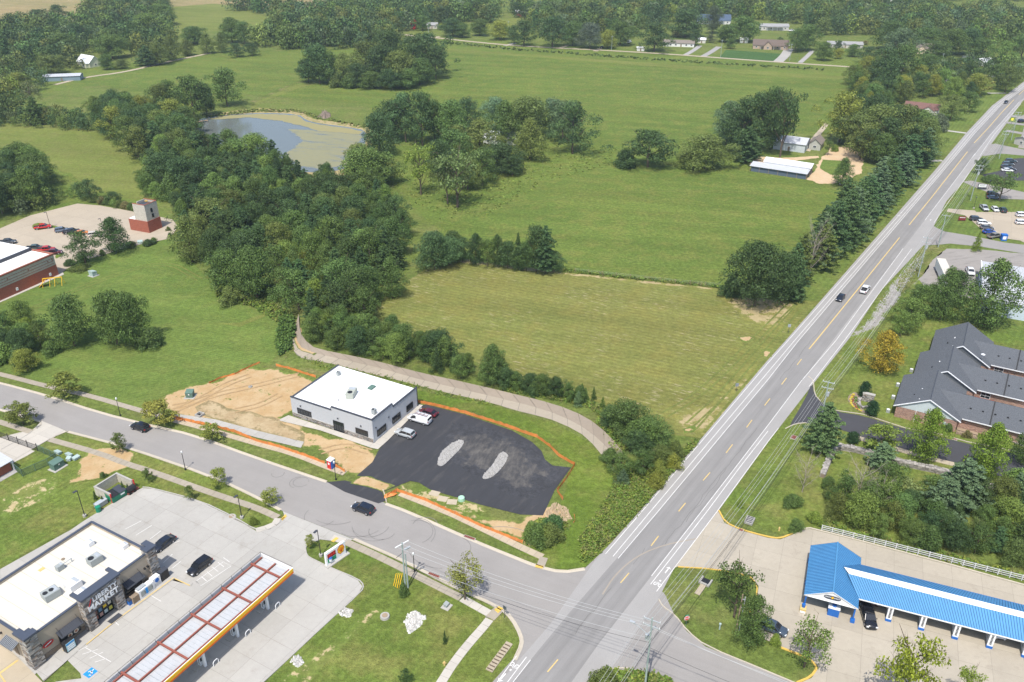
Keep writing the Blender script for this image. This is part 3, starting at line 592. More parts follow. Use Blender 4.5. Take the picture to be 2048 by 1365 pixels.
line([(392,1164),(447,1125),(462,1134),(402,1173),(392,1164)], .1, M['wpaint'], .125)
def disabled_sign():
    c = G(181,1347); mb = MB(); a = 60
    mb.add([rel(c,a,-.8,-.75)+(.12,), rel(c,a,.8,-.75)+(.12,), rel(c,a,.8,.75)+(.12,), rel(c,a,-.8,.75)+(.12,)], [(0,1,2,3)]); struct('parking_symbol_panel', mb, M['bpaint'])
    mb = MB()
    for i in range(10):
        a0, a1 = -2.6 + i*.42, -2.6 + (i+1)*.42
        mb.add([rel(c,a,-.1+r*math.cos(t)*.42, .0+r*math.sin(t)*.42)+(.13,) for t, r in ((a0,.75),(a0,1.1),(a1,1.1),(a1,.75))], [(0,1,2,3)])
    for s_ in ((.55,.1,.1,.1),(.1,.1,.05,-.3),(.25,.1,.25,-.15),(.05,-.3,-.35,-.5)):
        ribbon(mb, [Vector(rel(c,a,s_[0],s_[1])), Vector(rel(c,a,s_[2],s_[3]))], .07, -.07, .13)
    mb.disc((*rel(c,a,.62,.1),), .11, .125, .135, 8); struct('wheelchair_symbol', mb, M['wpaint'])
disabled_sign()
# left driveway and yard, car wash lot, new lot, side drives
slabs('left_driveway', [(84,843),(135,864),(106,876),(50,908),(24,925),(0,915),(-80,890),(-80,870),(0,876),(40,866),(64,862)], (84,843), -27, 4.0, 4.0, M['walk_new'], z0=.055, h=.05)
slabs('car_wash_lot', [(1349,1137),(1436,1023),(1449,1047),(1481,1062),(1536,1077),(1561,1080),(1586,1070),(1604,1061),(1620,1059),(1700,1079),(1900,1132),(2048,1173),(2160,1204),(2200,1430),(1560,1430),(1598,1368),(1623,1357),(1638,1336),(1618,1316),(1561,1294),(1530,1280),(1505,1230),(1514,1199),(1517,1173),(1499,1151),(1424,1138),(1356,1134)],
      (1622,1091), 68, 4.8, 4.8, M['conc_wash'], cap=280)
sheet('car_park', [(714,952),(745,925),(758,900),(776,880),(843,812),(852,810),(930,830),(1024,862),(1064,885),(1083,903),(1090,920),(1105,932),(1142,936),(1110,980),(1086,1032),(1040,1030),(960,1010),(860,980),(838,966),(820,963),(790,975),(765,985),(735,975)], .09, M['new_asphalt'])
sheet('dusty_asphalt', [(905,845),(960,855),(1030,875),(1062,890),(1085,915),(1100,935),(1138,938),(1105,975),(1070,1000),(1020,990),(980,965),(930,945),(900,915),(890,875)], .1, M['dusty'], soft=8, amp=.6)
sheet('soil_tracks', [(714,952),(745,955),(790,972),(765,984),(735,974),(700,968)], .11, M['soil'], soft=1.2, amp=.3, step=1)
ISL = []
for pp in ([(875,932),(876,920),(884,904),(902,889),(918,882),(926,882),(928,888),(920,900),(905,915),(892,928),(884,934)], [(964,958),(968,950),(985,932),(998,910),(1006,905),(1013,908),(1016,914),(1012,926),(998,944),(985,955),(972,960)]):
    o = sheet('gravel_island', pp, .0, M['gravel'], smooth_it=1); P = [tuple(G(*p)[:2]) for p in pp]; P = P if area(P) > 0 else P[::-1]
    bpy.data.objects.remove(o); mb = MB().prism([tuple(p) for p in smoothline(P, 1, True)], .05, .2); struct('gravel_island', mb, M['gravel']); ISL.append(pp)
slabs('building_walk', [(560,840),(577,832),(748,888),(831,809),(846,812),(776,882),(756,900),(742,897),(640,862),(560,843)], (748,887), 62, 2.6, 2.6, M['walk_new'], z0=.1, h=.06)
slabs('white_path', [(345,832),(360,830),(430,840),(512,862),(608,885),(602,897),(512,876),(430,852),(345,838)], (345,832), -27, 2.5, 5, M['conc'], z0=.08)
sheet('driveway', [(1575,858),(1610,800),(1624,765),(1628,790),(1642,806),(1670,824),(1726,832),(1812,860),(1934,888),(2120,930),(2120,985),(1980,948),(1880,926),(1730,880),(1690,862),(1640,850),(1612,846),(1590,848)], .09, M['drive_asphalt'], smooth_it=1)
walk([(1700,872),(1760,890),(1880,924),(1980,945)], mat=M['conc_tan'], w=1.5)
slabs('apartment_yard', [(1990,865),(2002,876),(2060,900),(2200,930),(2200,700),(2060,690),(2042,780),(2033,850),(2025,885),(2010,880)], (2030,870), 60, 3.5, 3.5, M['walk_new'], z0=.06)
# channel
lo = [(583,660),(583,690),(590,708),(607,719),(662,727),(737,747),(812,765),(887,785),(987,807),(1024,820),(1099,838),(1136,853),(1174,875),(1199,905),(1219,930),(1235,960)]
mid = [(590,655),(591,680),(600,698),(620,706),(670,716),(745,733),(830,757),(900,774),(990,795),(1024,803),(1095,822),(1135,838),(1175,860),(1203,884),(1226,910),(1243,935)]
up = [(598,632),(600,668),(612,688),(637,700),(674,707),(750,721),(837,745),(937,765),(1000,780),(1040,790),(1086,800),(1140,815),(1174,830),(1199,846),(1224,868),(1246,895)]
def chan():
    up2 = [(u[0]*.62+m[0]*.38, u[1]*.62+m[1]*.38) if i > 2 else u for i, (u, m) in enumerate(zip(up, mid))]; A, B, C_ = [smoothline([G(*p) for p in l], 1) for l in (lo, mid, up2)]
    base = sheet('drainage_channel', None, .03, M['joint'], world_pts=[tuple(p) for p in A] + [tuple(p) for p in C_[::-1]])
    def resample(L, n):
        d = [0]
        for a, b in zip(L, L[1:]): d.append(d[-1] + (b-a).length)
        out = []; j = 0
        for i in range(n):
            s_ = d[-1]*i/(n-1)
            while j < len(d)-2 and d[j+1] < s_: j += 1
            out.append(L[j].lerp(L[j+1], (s_-d[j])/max(1e-6, d[j+1]-d[j])))
        return out
    n = 27; A, B, C_ = resample(A, n), resample(B, n), resample(C_, n)
    for i in range(n-1):
        g = .014
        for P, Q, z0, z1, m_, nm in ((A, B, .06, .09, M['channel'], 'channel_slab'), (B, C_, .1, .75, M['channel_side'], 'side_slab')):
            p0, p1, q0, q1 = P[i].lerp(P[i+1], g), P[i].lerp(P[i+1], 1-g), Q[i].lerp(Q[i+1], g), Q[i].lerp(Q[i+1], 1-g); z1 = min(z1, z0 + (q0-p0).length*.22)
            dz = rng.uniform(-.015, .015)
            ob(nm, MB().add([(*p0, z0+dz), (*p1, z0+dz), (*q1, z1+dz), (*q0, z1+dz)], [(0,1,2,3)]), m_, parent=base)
chan()
sheet('channel_silt', [(583,660),(598,632),(604,670),(612,690),(640,704),(628,712),(600,700),(590,690)], .16, M['soil'], soft=1.0, amp=.3, step=1)
M['track_soil'] = plain('compacted_soil_track', (.36, .25, .135), .95, .1, var=.3, scale=2); M['track_grass'] = grass('flattened_grass', (.15,.165,.045), (.13,.155,.04), weeds=.3)
def tracks(px, m, z, w=.45, gap=1.7, nm='wheel_track'):
    l = smoothline(pxl(px), 2)
    for s_ in (-1, 1): mb = MB(); A, _ = strip_pts(l, s_*gap/2, 0); ribbon(mb, A, w/2, -w/2, z); struct(nm, mb, m)
for i, px in enumerate(([(345,815),(380,808),(430,790),(500,775),(560,760),(600,750)], [(350,822),(400,800),(450,770),(500,752)], [(640,905),(690,890),(740,905)], [(560,790),(520,812),(470,822)])): tracks(px, M['track_soil'], .12 + i*.004)
for i, px in enumerate(([(1620,612),(1560,675),(1480,770),(1400,862)], [(1600,612),(1530,690),(1440,795),(1380,850)], [(1585,606),(1500,690),(1400,790),(1330,830)])): tracks(px, M['track_grass'], .085 + i*.004, .5, 1.9)
for i, px in enumerate(([(900,430),(1100,400),(1300,380),(1500,385),(1640,400)], [(560,168),(760,200),(1000,195),(1300,215),(1660,250)], [(60,620),(200,560),(330,520),(400,560)])): tracks(px, M['track_grass'], .065 + i*.004, .5, 1.9)
# far lanes and drives
def lane(pts, w, mat, z=.09, name='lane', it=2):
    mb = MB(); ribbon(mb, smoothline(pxl(pts), it), w/2, -w/2, z); return struct(name, mb, mat)
lane([(420,107),(330,125),(250,145),(170,155),(110,170)], 3.5, M['conc_tan'], name='gravel_lane')
lane([(860,75),(1000,90),(1100,96),(1300,106),(1540,124),(1740,137),(1850,146)], 4.0, M['conc_tan'], .12, name='country_lane')
for l, w, m_ in (([(1368,112),(1385,103),(1400,92)], 4, 'gravel'), ([(1405,114),(1420,106),(1438,94)], 4.5, 'shoulder'), ([(1555,125),(1570,112),(1578,98)], 7, 'conc'), ([(1600,126),(1615,113),(1625,102)], 3.5, 'gravel'),
                 ([(1115,98),(1135,92)], 3, 'conc_tan'), ([(1190,103),(1200,98)], 4, 'conc_tan'), ([(810,70),(850,76),(880,74)], 4, 'conc_tan'), ([(1010,92),(1030,87)], 4, 'conc')):
    lane(l, w, M[m_], name='driveway')
lane([(1886,261),(1932,267)], 2.6, M['conc'], name='driveway'); lane([(1860,322),(1885,322)], 2.6, M['conc'], name='driveway'); lane([(1975,187),(2012,187)], 2.6, M['conc'], name='driveway')
lane([(1900,146),(1960,150),(2000,155)], 4, M['gravel'], name='driveway')
# right-hand lots
sheet('office_drive', [(1866,452),(1872,456),(1890,464),(1940,472),(2010,486),(2060,492),(2200,510),(2200,540),(2048,508),(1960,494),(1900,488),(1880,490),(1846,492)], .08, M['side'])
slabs('office_lot', [(1952,425),(2048,425),(2200,440),(2200,512),(2060,492),(2040,482),(2010,478),(1985,475),(1965,462),(1950,448),(1930,432),(1893,424),(1896,418),(1950,422)], (1952,425), 62, 6, 6, M['lot_fire'], z0=.06)
sheet('warehouse_lot', [(1866,520),(1893,498),(1950,499),(2048,508),(2200,530),(2200,760),(2060,640),(1960,600),(1895,590),(1850,575),(1838,560)], .07, M['old_lot'], amp=.3)
sheet('rough_gravel', [(1700,676),(1735,640),(1790,560),(1840,510),(1850,505),(1862,520),(1840,560),(1800,600),(1760,650),(1720,675)], .06, M['gravel_soft'], amp=.8, step=2, soft=3)
sheet('dark_lawn', [(1438,117),(1452,100),(1560,108),(1572,112),(1553,124)], .06, grass('watered_lawn', (.05,.1,.03), (.06,.115,.035), stripe=(-10,2.5,.06)))
sheet('striped_lawn', [(1605,127),(1622,112),(1700,120),(1742,136)], .06, grass('striped_yard', (.125,.16,.035), (.11,.15,.03), stripe=(50,3,.1)))

sheet('rough_grass', [(1845,495),(1880,490),(1900,492),(1890,500),(1866,520),(1850,545),(1838,560),(1800,590),(1790,570),(1830,520)], .07, M['rough'], amp=.5, step=2)
sheet('upper_lot', [(1942,362),(1960,366),(2048,385),(2200,410),(2200,420),(2048,400),(1995,398),(1975,385),(1942,372),(1925,364)], .08, M['old_lot'])
sheet('upper_lot', [(1965,350),(2000,342),(2010,320),(2040,317),(2200,320),(2200,360),(2048,362),(1995,362),(1970,357)], .08, M['drive_asphalt'])
sheet('upper_drive', [(1965,313),(1978,290),(1990,288),(2048,300),(2200,320),(2200,335),(2048,312),(2000,308),(1975,312)], .085, M['side'])
for l in ([(2008,245),(2050,250),(2120,262)], [(2020,232),(2060,238),(2120,248)], [(2012,262),(2060,270),(2120,284)]): lane(l, 4.5, M['side'], .085, 'driveway')
sheet('upper_lot', [(2048,255),(2120,262),(2200,300),(2060,300),(2036,296)], .08, M['old_lot'])
sheet('upper_lot', [(2030,238),(2060,225),(2200,240),(2200,262),(2040,245)], .08, M['old_lot'])
slabs('fire_station_lot', [(-200,500),(0,458),(60,432),(155,408),(200,412),(285,427),(345,440),(356,454),(340,478),(280,490),(240,500),(205,512),(160,522),(118,550),(60,560),(-200,640)], (340,478), 63, 7, 7, M['lot_fire'], z0=.06, cap=290)
for pp in ([(64,450),(80,446),(100,450),(130,458),(128,461),(98,455),(80,462),(66,460)], [(110,512),(122,506),(126,510),(112,520)]): sheet('grass_island', pp, .14, M['lush'], smooth_it=1)
sheet('station_walk', [(118,548),(126,545),(128,550),(0,606),(-60,632),(-60,622)], .1, M['walk_new'])
sheet('courtyard', [(-80,880),(0,881),(20,889),(70,903),(55,912),(24,928),(0,925),(-80,920)], .07, M['walk_new'])
sheet('riprap_bed', [(0,945),(30,938),(35,945),(0,965)], .08, M['gravel'])
# ================================================================== BUILDINGS
def text_mesh(s, size, depth=.04, bold=0.0, shear=0.0, spacing=1.0):
    cu = bpy.data.curves.new('text', 'FONT'); cu.body = s; cu.size = size; cu.extrude = depth; cu.offset = bold; cu.shear = shear; cu.align_x = 'CENTER'; cu.align_y = 'CENTER'; cu.resolution_u = 2; cu.space_character = spacing
    o = bpy.data.objects.new('text', cu); COL.objects.link(o); me = bpy.data.meshes.new_from_object(o); bpy.data.objects.remove(o); bpy.data.curves.remove(cu); return me
def wall_text(s, parent, u, v, z, face, size, mat, name='lettering', **k):   # face: angle of the outward normal in the parent's frame
    me = text_mesh(s, size, **k); me.materials.append(mat); o = bpy.data.objects.new(name, me); COL.objects.link(o); o.parent = parent
    o.location = (u, v, z); o.rotation_euler = (R(90), 0, R(face + 90)); return o
def quadbox(mb, face, u, v, z, w, h, d):    # box of width w, height h centred at (u,v,z) sticking d out along the face normal
    a = R(face); c = (u + math.cos(a)*d/2, v + math.sin(a)*d/2, z); return mb.cbox(c, (d, w, h), a)
def window(par, face, u, v, z, w, h, cols=2, rows=1, frame=None, glass=None, fw=.09, name='window'):
    a = R(face); tx, ty = -math.sin(a), math.cos(a); fm = MB()
    for s in (-1, 1): quadbox(fm, face, u + tx*s*(w/2), v + ty*s*(w/2), z, fw, h + fw, .12)
    for s in (-1, 1): quadbox(fm, face, u, v, z + s*h/2, w, fw, .12)
    for i in range(1, cols): quadbox(fm, face, u + tx*(-w/2 + w*i/cols), v + ty*(-w/2 + w*i/cols), z, fw*.6, h, .1)
    for i in range(1, rows): quadbox(fm, face, u, v, z - h/2 + h*i/rows, w, fw*.6, .1)
    f = ob(name, fm, frame or M['black'], par)
    for i in range(cols):
        o = ob('pane', quadbox(MB(), face, u + tx*(-w/2 + w*(i+.5)/cols), v + ty*(-w/2 + w*(i+.5)/cols), z, w/cols - fw*.6, h - fw, .05), glass or M['glass'], f)
    return f
def ribs(face, u0, v0, u1, v1, z0, z1, step=.45, r=.035):
    a, b = Vector((u0, v0)), Vector((u1, v1)); L = (b-a).length; mb = MB()
    for i in range(int(L/step)+1):
        p = a.lerp(b, i*step/L); z1_ = z1(i*step/L) if callable(z1) else z1; mb.cbox((p.x, p.y, (z0+z1_)/2), (r*2, r*2, z1_-z0), R(face))
    return mb
def stone_face(face, u0, v0, u1, v1, z0, z1, seed=1, ch=.2, lw=(.25, .75), zf=None):
    """courses of split stone standing proud of a wall by uneven amounts"""
    rr = random.Random(seed); a, b = Vector((u0, v0)), Vector((u1, v1)); L = (b-a).length; mb = MB(); cols = []; z = z0
    while z < z1 - .05:
        h = min(rr.uniform(.8, 1.3)*ch, z1 - z); s = 0
        while s < L - .02:
            w = min(rr.uniform(*lw), L - s)
            if L - s - w < .12: w = L - s
            p = a.lerp(b, (s + w/2)/L); quadbox(mb, face, p.x, p.y, z + h/2, w - .02, h - .02, rr.uniform(.04, .1))
            g = rr.uniform(.12, .42); t_ = rr.random(); cols += [((g*1.05, g*.95, g*.84) if t_ < .5 else (g*.95, g*.93, g*.9) if t_ < .85 else (g*.8, g*.62, g*.5))]*6
            s += w
        z += h
    return mb, cols
def tinted_ob(name, mb, cols, mat, par=None, **k):
    o = ob(name, mb, mat, par, **k); at = o.data.attributes.new('tint', 'FLOAT_COLOR', 'FACE')
    at.data.foreach_set('color', np.array([(*c, 1) for c in cols], 'f').ravel()); return o
def hvac(par, u, v, z, sx=2.2, sy=1.4, h=1.2, fans=1, mat='hvac', ang=0, name='rooftop_unit'):
    o = ob(name, MB().cbox((0,0,h/2+.15), (sx, sy, h)).cbox((0,0,.1), (sx*.95, sy*.95, .2)), M[mat], par, loc=(u, v, z), rot=ang)
    for i in range(fans):
        x = (-sx/4 if fans == 1 else -sx/3.2 + i*sx/3.2*1.3)
        ob('fan', MB().disc((x, 0), min(sy, sx/fans)*.32, h+.15, h+.24, 12), M['black'], o)
    ob('hatch', MB().cbox((sx*.28, 0, h+.17), (sx*.3, sy*.8, .06)), M['steel'], o); ob('vent_grille', MB().cbox((sx/2+.01, 0, h*.55), (.04, sy*.7, h*.5)), M['black'], o); return o

# ---- new grey and white shop building in the middle
b = thing('shop_building', 'new light grey metal building with white flat roof beside the fresh black car park', 'building', G(748,887), 61.5)
bL, bW = 17.3, 23.3; hf = lambda u: 5.0
mb = MB().prism([(0,0),(bL,0),(bL,bW),(0,bW)], 0, 4.62)
ob('wall', mb, M['grey_panel'], b)
# corner tower portion of the walls stands higher than the rest
pm = MB().box(0,0,4.62,.28,bW,5.15).box(.28,0,4.62,bL,.28,5.15).box(.28,bW-.28,4.62,bL,bW,4.95)
ob('parapet', pm, M['grey_panel'], b)
pm = MB().box(-.01,-.01,5.15,.27,11.3,6.0).box(.27,-.01,5.15,7.6,.27,6.0); ob('raised_parapet', pm, M['grey_panel'], b)
cm = MB().box(-.08,11.33,5.15,.34,bW+.04,5.3).box(7.64,-.08,5.15,bL+.04,.34,5.3).box(-.08,-.08,6.0,.34,11.38,6.17).box(.34,-.08,6.0,7.66,.34,6.17).box(-.06,11.3,5.3,.3,11.46,6.0).box(7.56,-.06,5.3,7.7,.3,6.0).box(.34,bW-.3,4.95,bL,bW+.06,5.08)
ob('coping', cm, M['dark_metal'], b)
ob('roof', MB().box(.28,.28,4.62,bL-.02,bW-.28,4.75), M['white_roof'], b)
ob('wall_rib', ribs(180, 0, .2, 0, 11.2, 1.15, 5.95), M['grey_panel'], b, kind='stuff'); ob('wall_rib', ribs(180, 0, 11.5, 0, bW-.1, 1.15, 5.1), M['grey_panel'], b, kind='stuff')
ob('wall_rib', ribs(-90, .2, 0, 7.5, 0, .3, 5.95), M['grey_panel'], b, kind='stuff'); ob('wall_rib', ribs(-90, 7.8, 0, bL-.1, 0, .3, 5.1), M['grey_panel'], b, kind='stuff')
for y0, y1, sd in ((.1, 8.15, 3), (11.1, bW-.05, 5)):
    m_, c_ = stone_face(180, 0, y0, 0, y1, .0, 1.1, sd, .16, (.25, .6)); tinted_ob('stone_base', m_, c_, M['stone'], b, kind='stuff')
    ob('stone_cap', MB().box(-.16, y0, 1.1, .0, y1, 1.2), M['conc'], b)
window(b, 180, -.02, 3.1, 2.0, 3.3, 1.35, 4); window(b, 180, -.02, 19.5, 2.1, 4.0, 1.35, 5)
d = window(b, 180, -.02, 9.6, 1.35, 2.9, 2.6, 4, name='entrance_door'); 
for u, w in ((3.0, 3.2), (8.6, 3.0), (13.9, 2.4)): window(b, -90, u, -.02, 1.75, w, 1.6, 4)
for y in (3.2, 9.6, 20.4): ob('wall_lamp', quadbox(MB(), 180, 0, y, 3.6, .25, .25, .25), M['dark_metal'], b)
for u in (5.8, 1.0): ob('wall_lamp', quadbox(MB(), -90, u, 0, 3.6, .25, .25, .25), M['dark_metal'], b)
for i in range(8): ob('roof_seam', MB().box(.3, 1.8+i*2.9, 4.75, bL-.05, 1.86+i*2.9, 4.765), M['grey_panel'], b)
hvac(b, 7.6, 11.6, 4.75, 3.2, 1.8, 1.3, 1, 'hvac_green', 20); hvac(b, 13.6, 20.2, 4.75, .9, .7, .9, 1, 'hvac'); hvac(b, 3.9, 2.4, 4.75, .9, .9, 1.2, 1, 'hvac'); 
ob('roof_hatch', MB().cbox((0,0,.2), (1.7,1.2,.4)), M['green_box'], b, loc=(12.6, 9.6, 4.75)); ob('vent_pipe', MB().disc((0,0), .08, 0, .7, 8), M['dark_metal'], b, loc=(4.2, 12.6, 4.75))
ob('downpipe', MB().box(bL-.25, -.14, 0, bL-.12, -.02, 4.9), M['dark_metal'], b)

# ---- stone and stucco market at the bottom left
s = thing('market_store', 'beige market store with cream flat roof and stone clad portal lettered LIBERTY MARKET', 'shop', G(72,1340), 60)
sL, sW, sh = 24.0, 16.5, 5.0
ob('wall', MB().prism([(0.5,0.5),(sL-.5,.5),(sL-.5,sW),(.5,sW)], 0, sh), M['cream_wall'], s)
ob('wall_base', MB().box(.4,.38,0,sL-.4,.5,1.0), M['brown_wall'], s)
ob('parapet', MB().box(.5,.5,sh,sL-.5,.78,sh+.75).box(.5,.78,sh,.78,sW-.28,sh+.75).box(sL-.78,.78,sh,sL-.5,sW-.28,sh+.75).box(.5,sW-.28,sh,sL-.5,sW,sh+.6), M['cream_wall'], s)
ob('coping', MB().box(.42,.42,sh+.75,sL-.42,.86,sh+.9).box(.42,.86,sh+.75,.86,sW-.36,sh+.9).box(sL-.86,.86,sh+.75,sL-.42,sW-.36,sh+.9).box(.42,sW-.36,sh+.6,sL-.42,sW+.08,sh+.76), M['navy_cap'], s)
ob('roof', MB().box(.78,.78,sh,sL-.78,sW-.28,sh+.15), M['cream_roof'], s)
def pier(u0, v0, u1, v1, h, seed, nm='stone_pier'):
    core = ob(nm, MB().box(u0+.05, v0+.05, 0, u1-.05, v1-.05, h), M['brown_wall'], s)
    for i, (f, a) in enumerate(((-90, (u0, v0+.05, u1, v0+.05)), (180, (u0+.05, v0, u0+.05, v1)), (0, (u1-.05, v0, u1-.05, v1)))):
        m_, c_ = stone_face(f, *a, 0, h, seed+i, .26, (.35, .9)); tinted_ob('stone', m_, c_, M['stone'], core, kind='stuff')
    return core
pier(-.15, -.15, 1.75, 1.75, 6.5, 11); pier(sL-1.5, -.1, sL+.15, 1.6, 6.5, 21)
ob('pier_cap', MB().box(-.35,-.35,6.5,1.95,.9,6.9).box(-.35,.9,6.5,.9,2.6,6.9).box(.9,.9,6.4,1.8,1.8,6.55), M['navy_cap'], s)
ob('pier_cap', MB().box(sL-1.7,-.3,6.5,sL+.35,.9,6.9).box(sL-.8,.9,6.5,sL+.35,2.3,6.9).box(sL-1.6,.9,6.4,sL-.8,1.7,6.55), M['navy_cap'], s)
px0, px1 = 9.2, 16.1
pier(px0, -1.0, px0+1.5, .4, 3.6, 31); pier(px1-1.5, -1.0, px1, .4, 3.6, 41)
core = ob('portal_wall', MB().box(px0+.05, -.95, 3.6, px1-.05, .45, 7.0), M['brown_wall'], s)
for f, a in ((-90, (px0, -.95, px1, -.95)), (180, (px0+.05, -1, px0+.05, .5)), (0, (px1-.05, -1, px1-.05, .5))):
    m_, c_ = stone_face(f, *a, 3.75, 7.0, 50 + f, .26, (.35, .9)); tinted_ob('stone', m_, c_, M['stone'], core, kind='stuff')
ob('portal_band', MB().box(px0-.03, -1.12, 3.58, px1+.03, -.94, 3.75), M['dark_metal'], s)
ob('portal_cap', MB().box(px0-.25,-1.25,7.0,px1+.25,.5,7.35).box(px0-.25,.5,7.0,px0+.45,1.7,7.35).box(px1-.45,.5,7.0,px1+.25,1.7,7.35), M['navy_cap'], s)
wall_text('LIBERTY', s, 13.1, -1.1, 5.85, -90, 1.25, M['white'], 'sign_letters', bold=.03, spacing=1.03); wall_text('MARKET', s, 12.6, -1.1, 4.6, -90, 1.45, M['white'], 'sign_letters', bold=.05, spacing=1.05)
sw = MB().add([(9.75,-1.14,4.95),(10.05,-1.14,5.05),(10.75,-1.14,6.3),(10.55,-1.14,6.3)], [(0,1,2,3)]); ob('sign_swoosh', sw, M['red'], s); ob('sign_swoosh', MB().add([(10.15,-1.14,5.1),(10.35,-1.14,5.15),(10.95,-1.14,6.2),(10.8,-1.14,6.25)], [(0,1,2,3)]), M['navy_cap'], s)
door = window(s, -90, 12.65, .36, 1.45, 3.7, 2.75, 4, 2, name='entrance_door')
def posters(par, face_v, us, zs, cols, w=.5, h=.5, rnd=False):
    for i, (u, z) in enumerate([(u, z) for u in us for z in zs]):
        c = cols[i % len(cols)]
        mb = MB()
        if rnd:
            n = 10; mb.add([(u + w*math.cos(2*math.pi*k/n), face_v, z + h*math.sin(2*math.pi*k/n)) for k in range(n)], [tuple(range(n))]); ob('poster', mb, M['anyc'], par, color=c)
            ob('poster_picture', MB().add([(u + w*.55*math.cos(2*math.pi*k/n), face_v-.01, z + h*.55*math.sin(2*math.pi*k/n)) for k in range(n)], [tuple(range(n))]), M['anyc'], par, color=(.35,.12,.06))
        else: mb.add([(u-w, face_v, z-h), (u+w, face_v, z-h), (u+w, face_v, z+h), (u-w, face_v, z+h)], [(0,1,2,3)]); ob('poster', mb, M['anyc'], par, color=c)
posters(s, .2, [11.3,12.2], [.9,1.9], [(.35,.12,.08),(.2,.1,.08),(.5,.3,.25),(.1,.2,.3)], .3, .35); posters(s, .2, [13.1,14.0], [.9,2.1], [(.5,.6,.6),(.7,.5,.03),(.65,.6,.1),(.6,.6,.5)], .3, .35)
ob('door_mat', MB().box(12.0,-2.4,.19,14.2,-1.3,.22), M['dark_metal'], s)
for u0, u1, sd in ((4.6, 8.6, 1), (17.0, 20.6, 2)):
    aw = MB().add([(u0,.38,3.55),(u1,.38,3.55),(u1,-.95,2.95),(u0,-.95,2.95),(u0,-.95,2.82),(u1,-.95,2.82),(u0,.38,3.42),(u1,.38,3.42)], [(0,3,2,1),(3,4,5,2),(0,6,4,3),(1,2,5,7),(6,7,5,4)])
    a_ = ob('awning', aw, M['dark_metal'], s); rb = MB()
    for i in range(int((u1-u0)/.33)): 
        x = u0 + .15 + i*.33; rb.add([(x,.38,3.57),(x+.05,.38,3.57),(x+.05,-.96,2.97),(x,-.96,2.97),(x,.38,3.62),(x+.05,.38,3.62),(x+.05,-.96,3.02),(x,-.96,3.02)], [(4,7,6,5),(0,3,7,4),(1,5,6,2)])
    ob('awning_seam', rb, M['steel'] if 0 else M['dark_metal'], a_, kind='stuff')
    for x in (u0+.3, u1-.3): ob('awning_rod', MB().rod((x,.45,4.3),(x,-.8,3.05),.03), M['black'], a_)
    window(s, -90, (u0+u1)/2, .36, 1.8, u1-u0-.4, 1.9, 3, 2)
posters(s, .22, [6.5,7.6], [1.35,2.3], [(.7,.62,.5),(.75,.68,.55)], .42, .42, True)
aw = ob('awning', MB().add([(.5,3.6,3.5),(.5,7.0,3.5),(-.9,7.0,2.9),(-.9,3.6,2.9),(-.9,3.6,2.78),(-.9,7.0,2.78)], [(0,3,2,1),(3,4,5,2)]), M['dark_metal'], s)
rb = MB()
for i in range(11): y = 3.75 + i*.31; rb.add([(.5,y,3.52),(.5,y+.07,3.52),(-.9,y+.07,2.92),(-.9,y,2.92)], [(0,3,2,1)])
ob('awning_seam', rb, M['steel'], aw, kind='stuff'); ob('side_door', quadbox(MB(), 180, .48, 5.3, 1.15, 1.0, 2.2, .06), M['brown_wall'], s)
el = MB(); n = 18; el.add([(3.05 + .95*math.cos(2*math.pi*k/n), .36, 2.6 + .5*math.sin(2*math.pi*k/n)) for k in range(n)], [tuple(range(n))]); ob('oval_sign', el, M['red'], s)
el = MB(); el.add([(3.05 + .8*math.cos(2*math.pi*k/n), .345, 2.6 + .34*math.sin(2*math.pi*k/n)) for k in range(n)], [tuple(range(n))]); ob('oval_sign_face', el, M['anyc'], s, color=(.3,.02,.02)); wall_text('PIZZA', s, 3.05, .32, 2.6, -90, .5, M['white'], 'sign_letters', bold=.02) if 0 else ob('oval_sign_stroke', MB().add([(2.45,.33,2.45),(3.7,.33,2.7),(3.6,.33,2.85),(2.5,.33,2.6)], [(0,1,2,3)]), M['white'], s)
for u in (1.95, 21.6, 22.2): ob('wall_lamp', quadbox(MB(), -90, u, .5, 3.3, .25, .3, .3), M['black'], s)
for y in (2.6, 8.2): ob('wall_lamp', quadbox(MB(), 180, .5, y, 3.3, .25, .3, .3), M['black'], s)
for i in range(9): ob('roof_seam', MB().box(1.6+i*2.6, .8, sh+.15, 1.65+i*2.6, sW-.3, sh+.165), M['conc_tan'], s)
hvac(s, 8.4, 6.2, sh+.15, 2.5, 1.9, 1.2, 2, 'hvac', -8); hvac(s, 17.2, 7.0, sh+.15, 2.2, 1.6, 1.2, 1, 'hvac', -5)
hvac(s, 11.6, 5.0, sh+.15, 2.1, 2.0, 1.1, 0, 'white', 0, 'roof_box'); hvac(s, 11.2, 2.2, sh+.15, 1.7, 1.2, .9, 0, 'white', 0, 'roof_box'); 
hvac(s, 19.6, 11.6, sh+.15, 1.1, 1.0, .8, 0, 'white', 0, 'roof_fan'); hvac(s, 22.2, 5.8, sh+.15, 1.1, 1.0, .7, 0, 'white', 0, 'roof_fan'); hvac(s, 13.1, 10.7, sh+.15, 1.2, .9, .9, 0, 'hvac', 0, 'roof_fan')
ob('roof_pipe', MB().rod((13.6,10.7,sh+.9),(15.3,10.7,sh+.9),.07).disc((15.3,10.7),.1,sh+.15,sh+1), M['steel'], s)
ob('roof_drain', MB().disc((0,0),.3,0,.12,10), M['brown_wall'], s, loc=(14.9, 12.6, sh+.15)); ob('roof_patch', MB().box(0,0,0,1.0,.7,.03), M['ypaint'], s, loc=(11.0, 13.2, sh+.16))
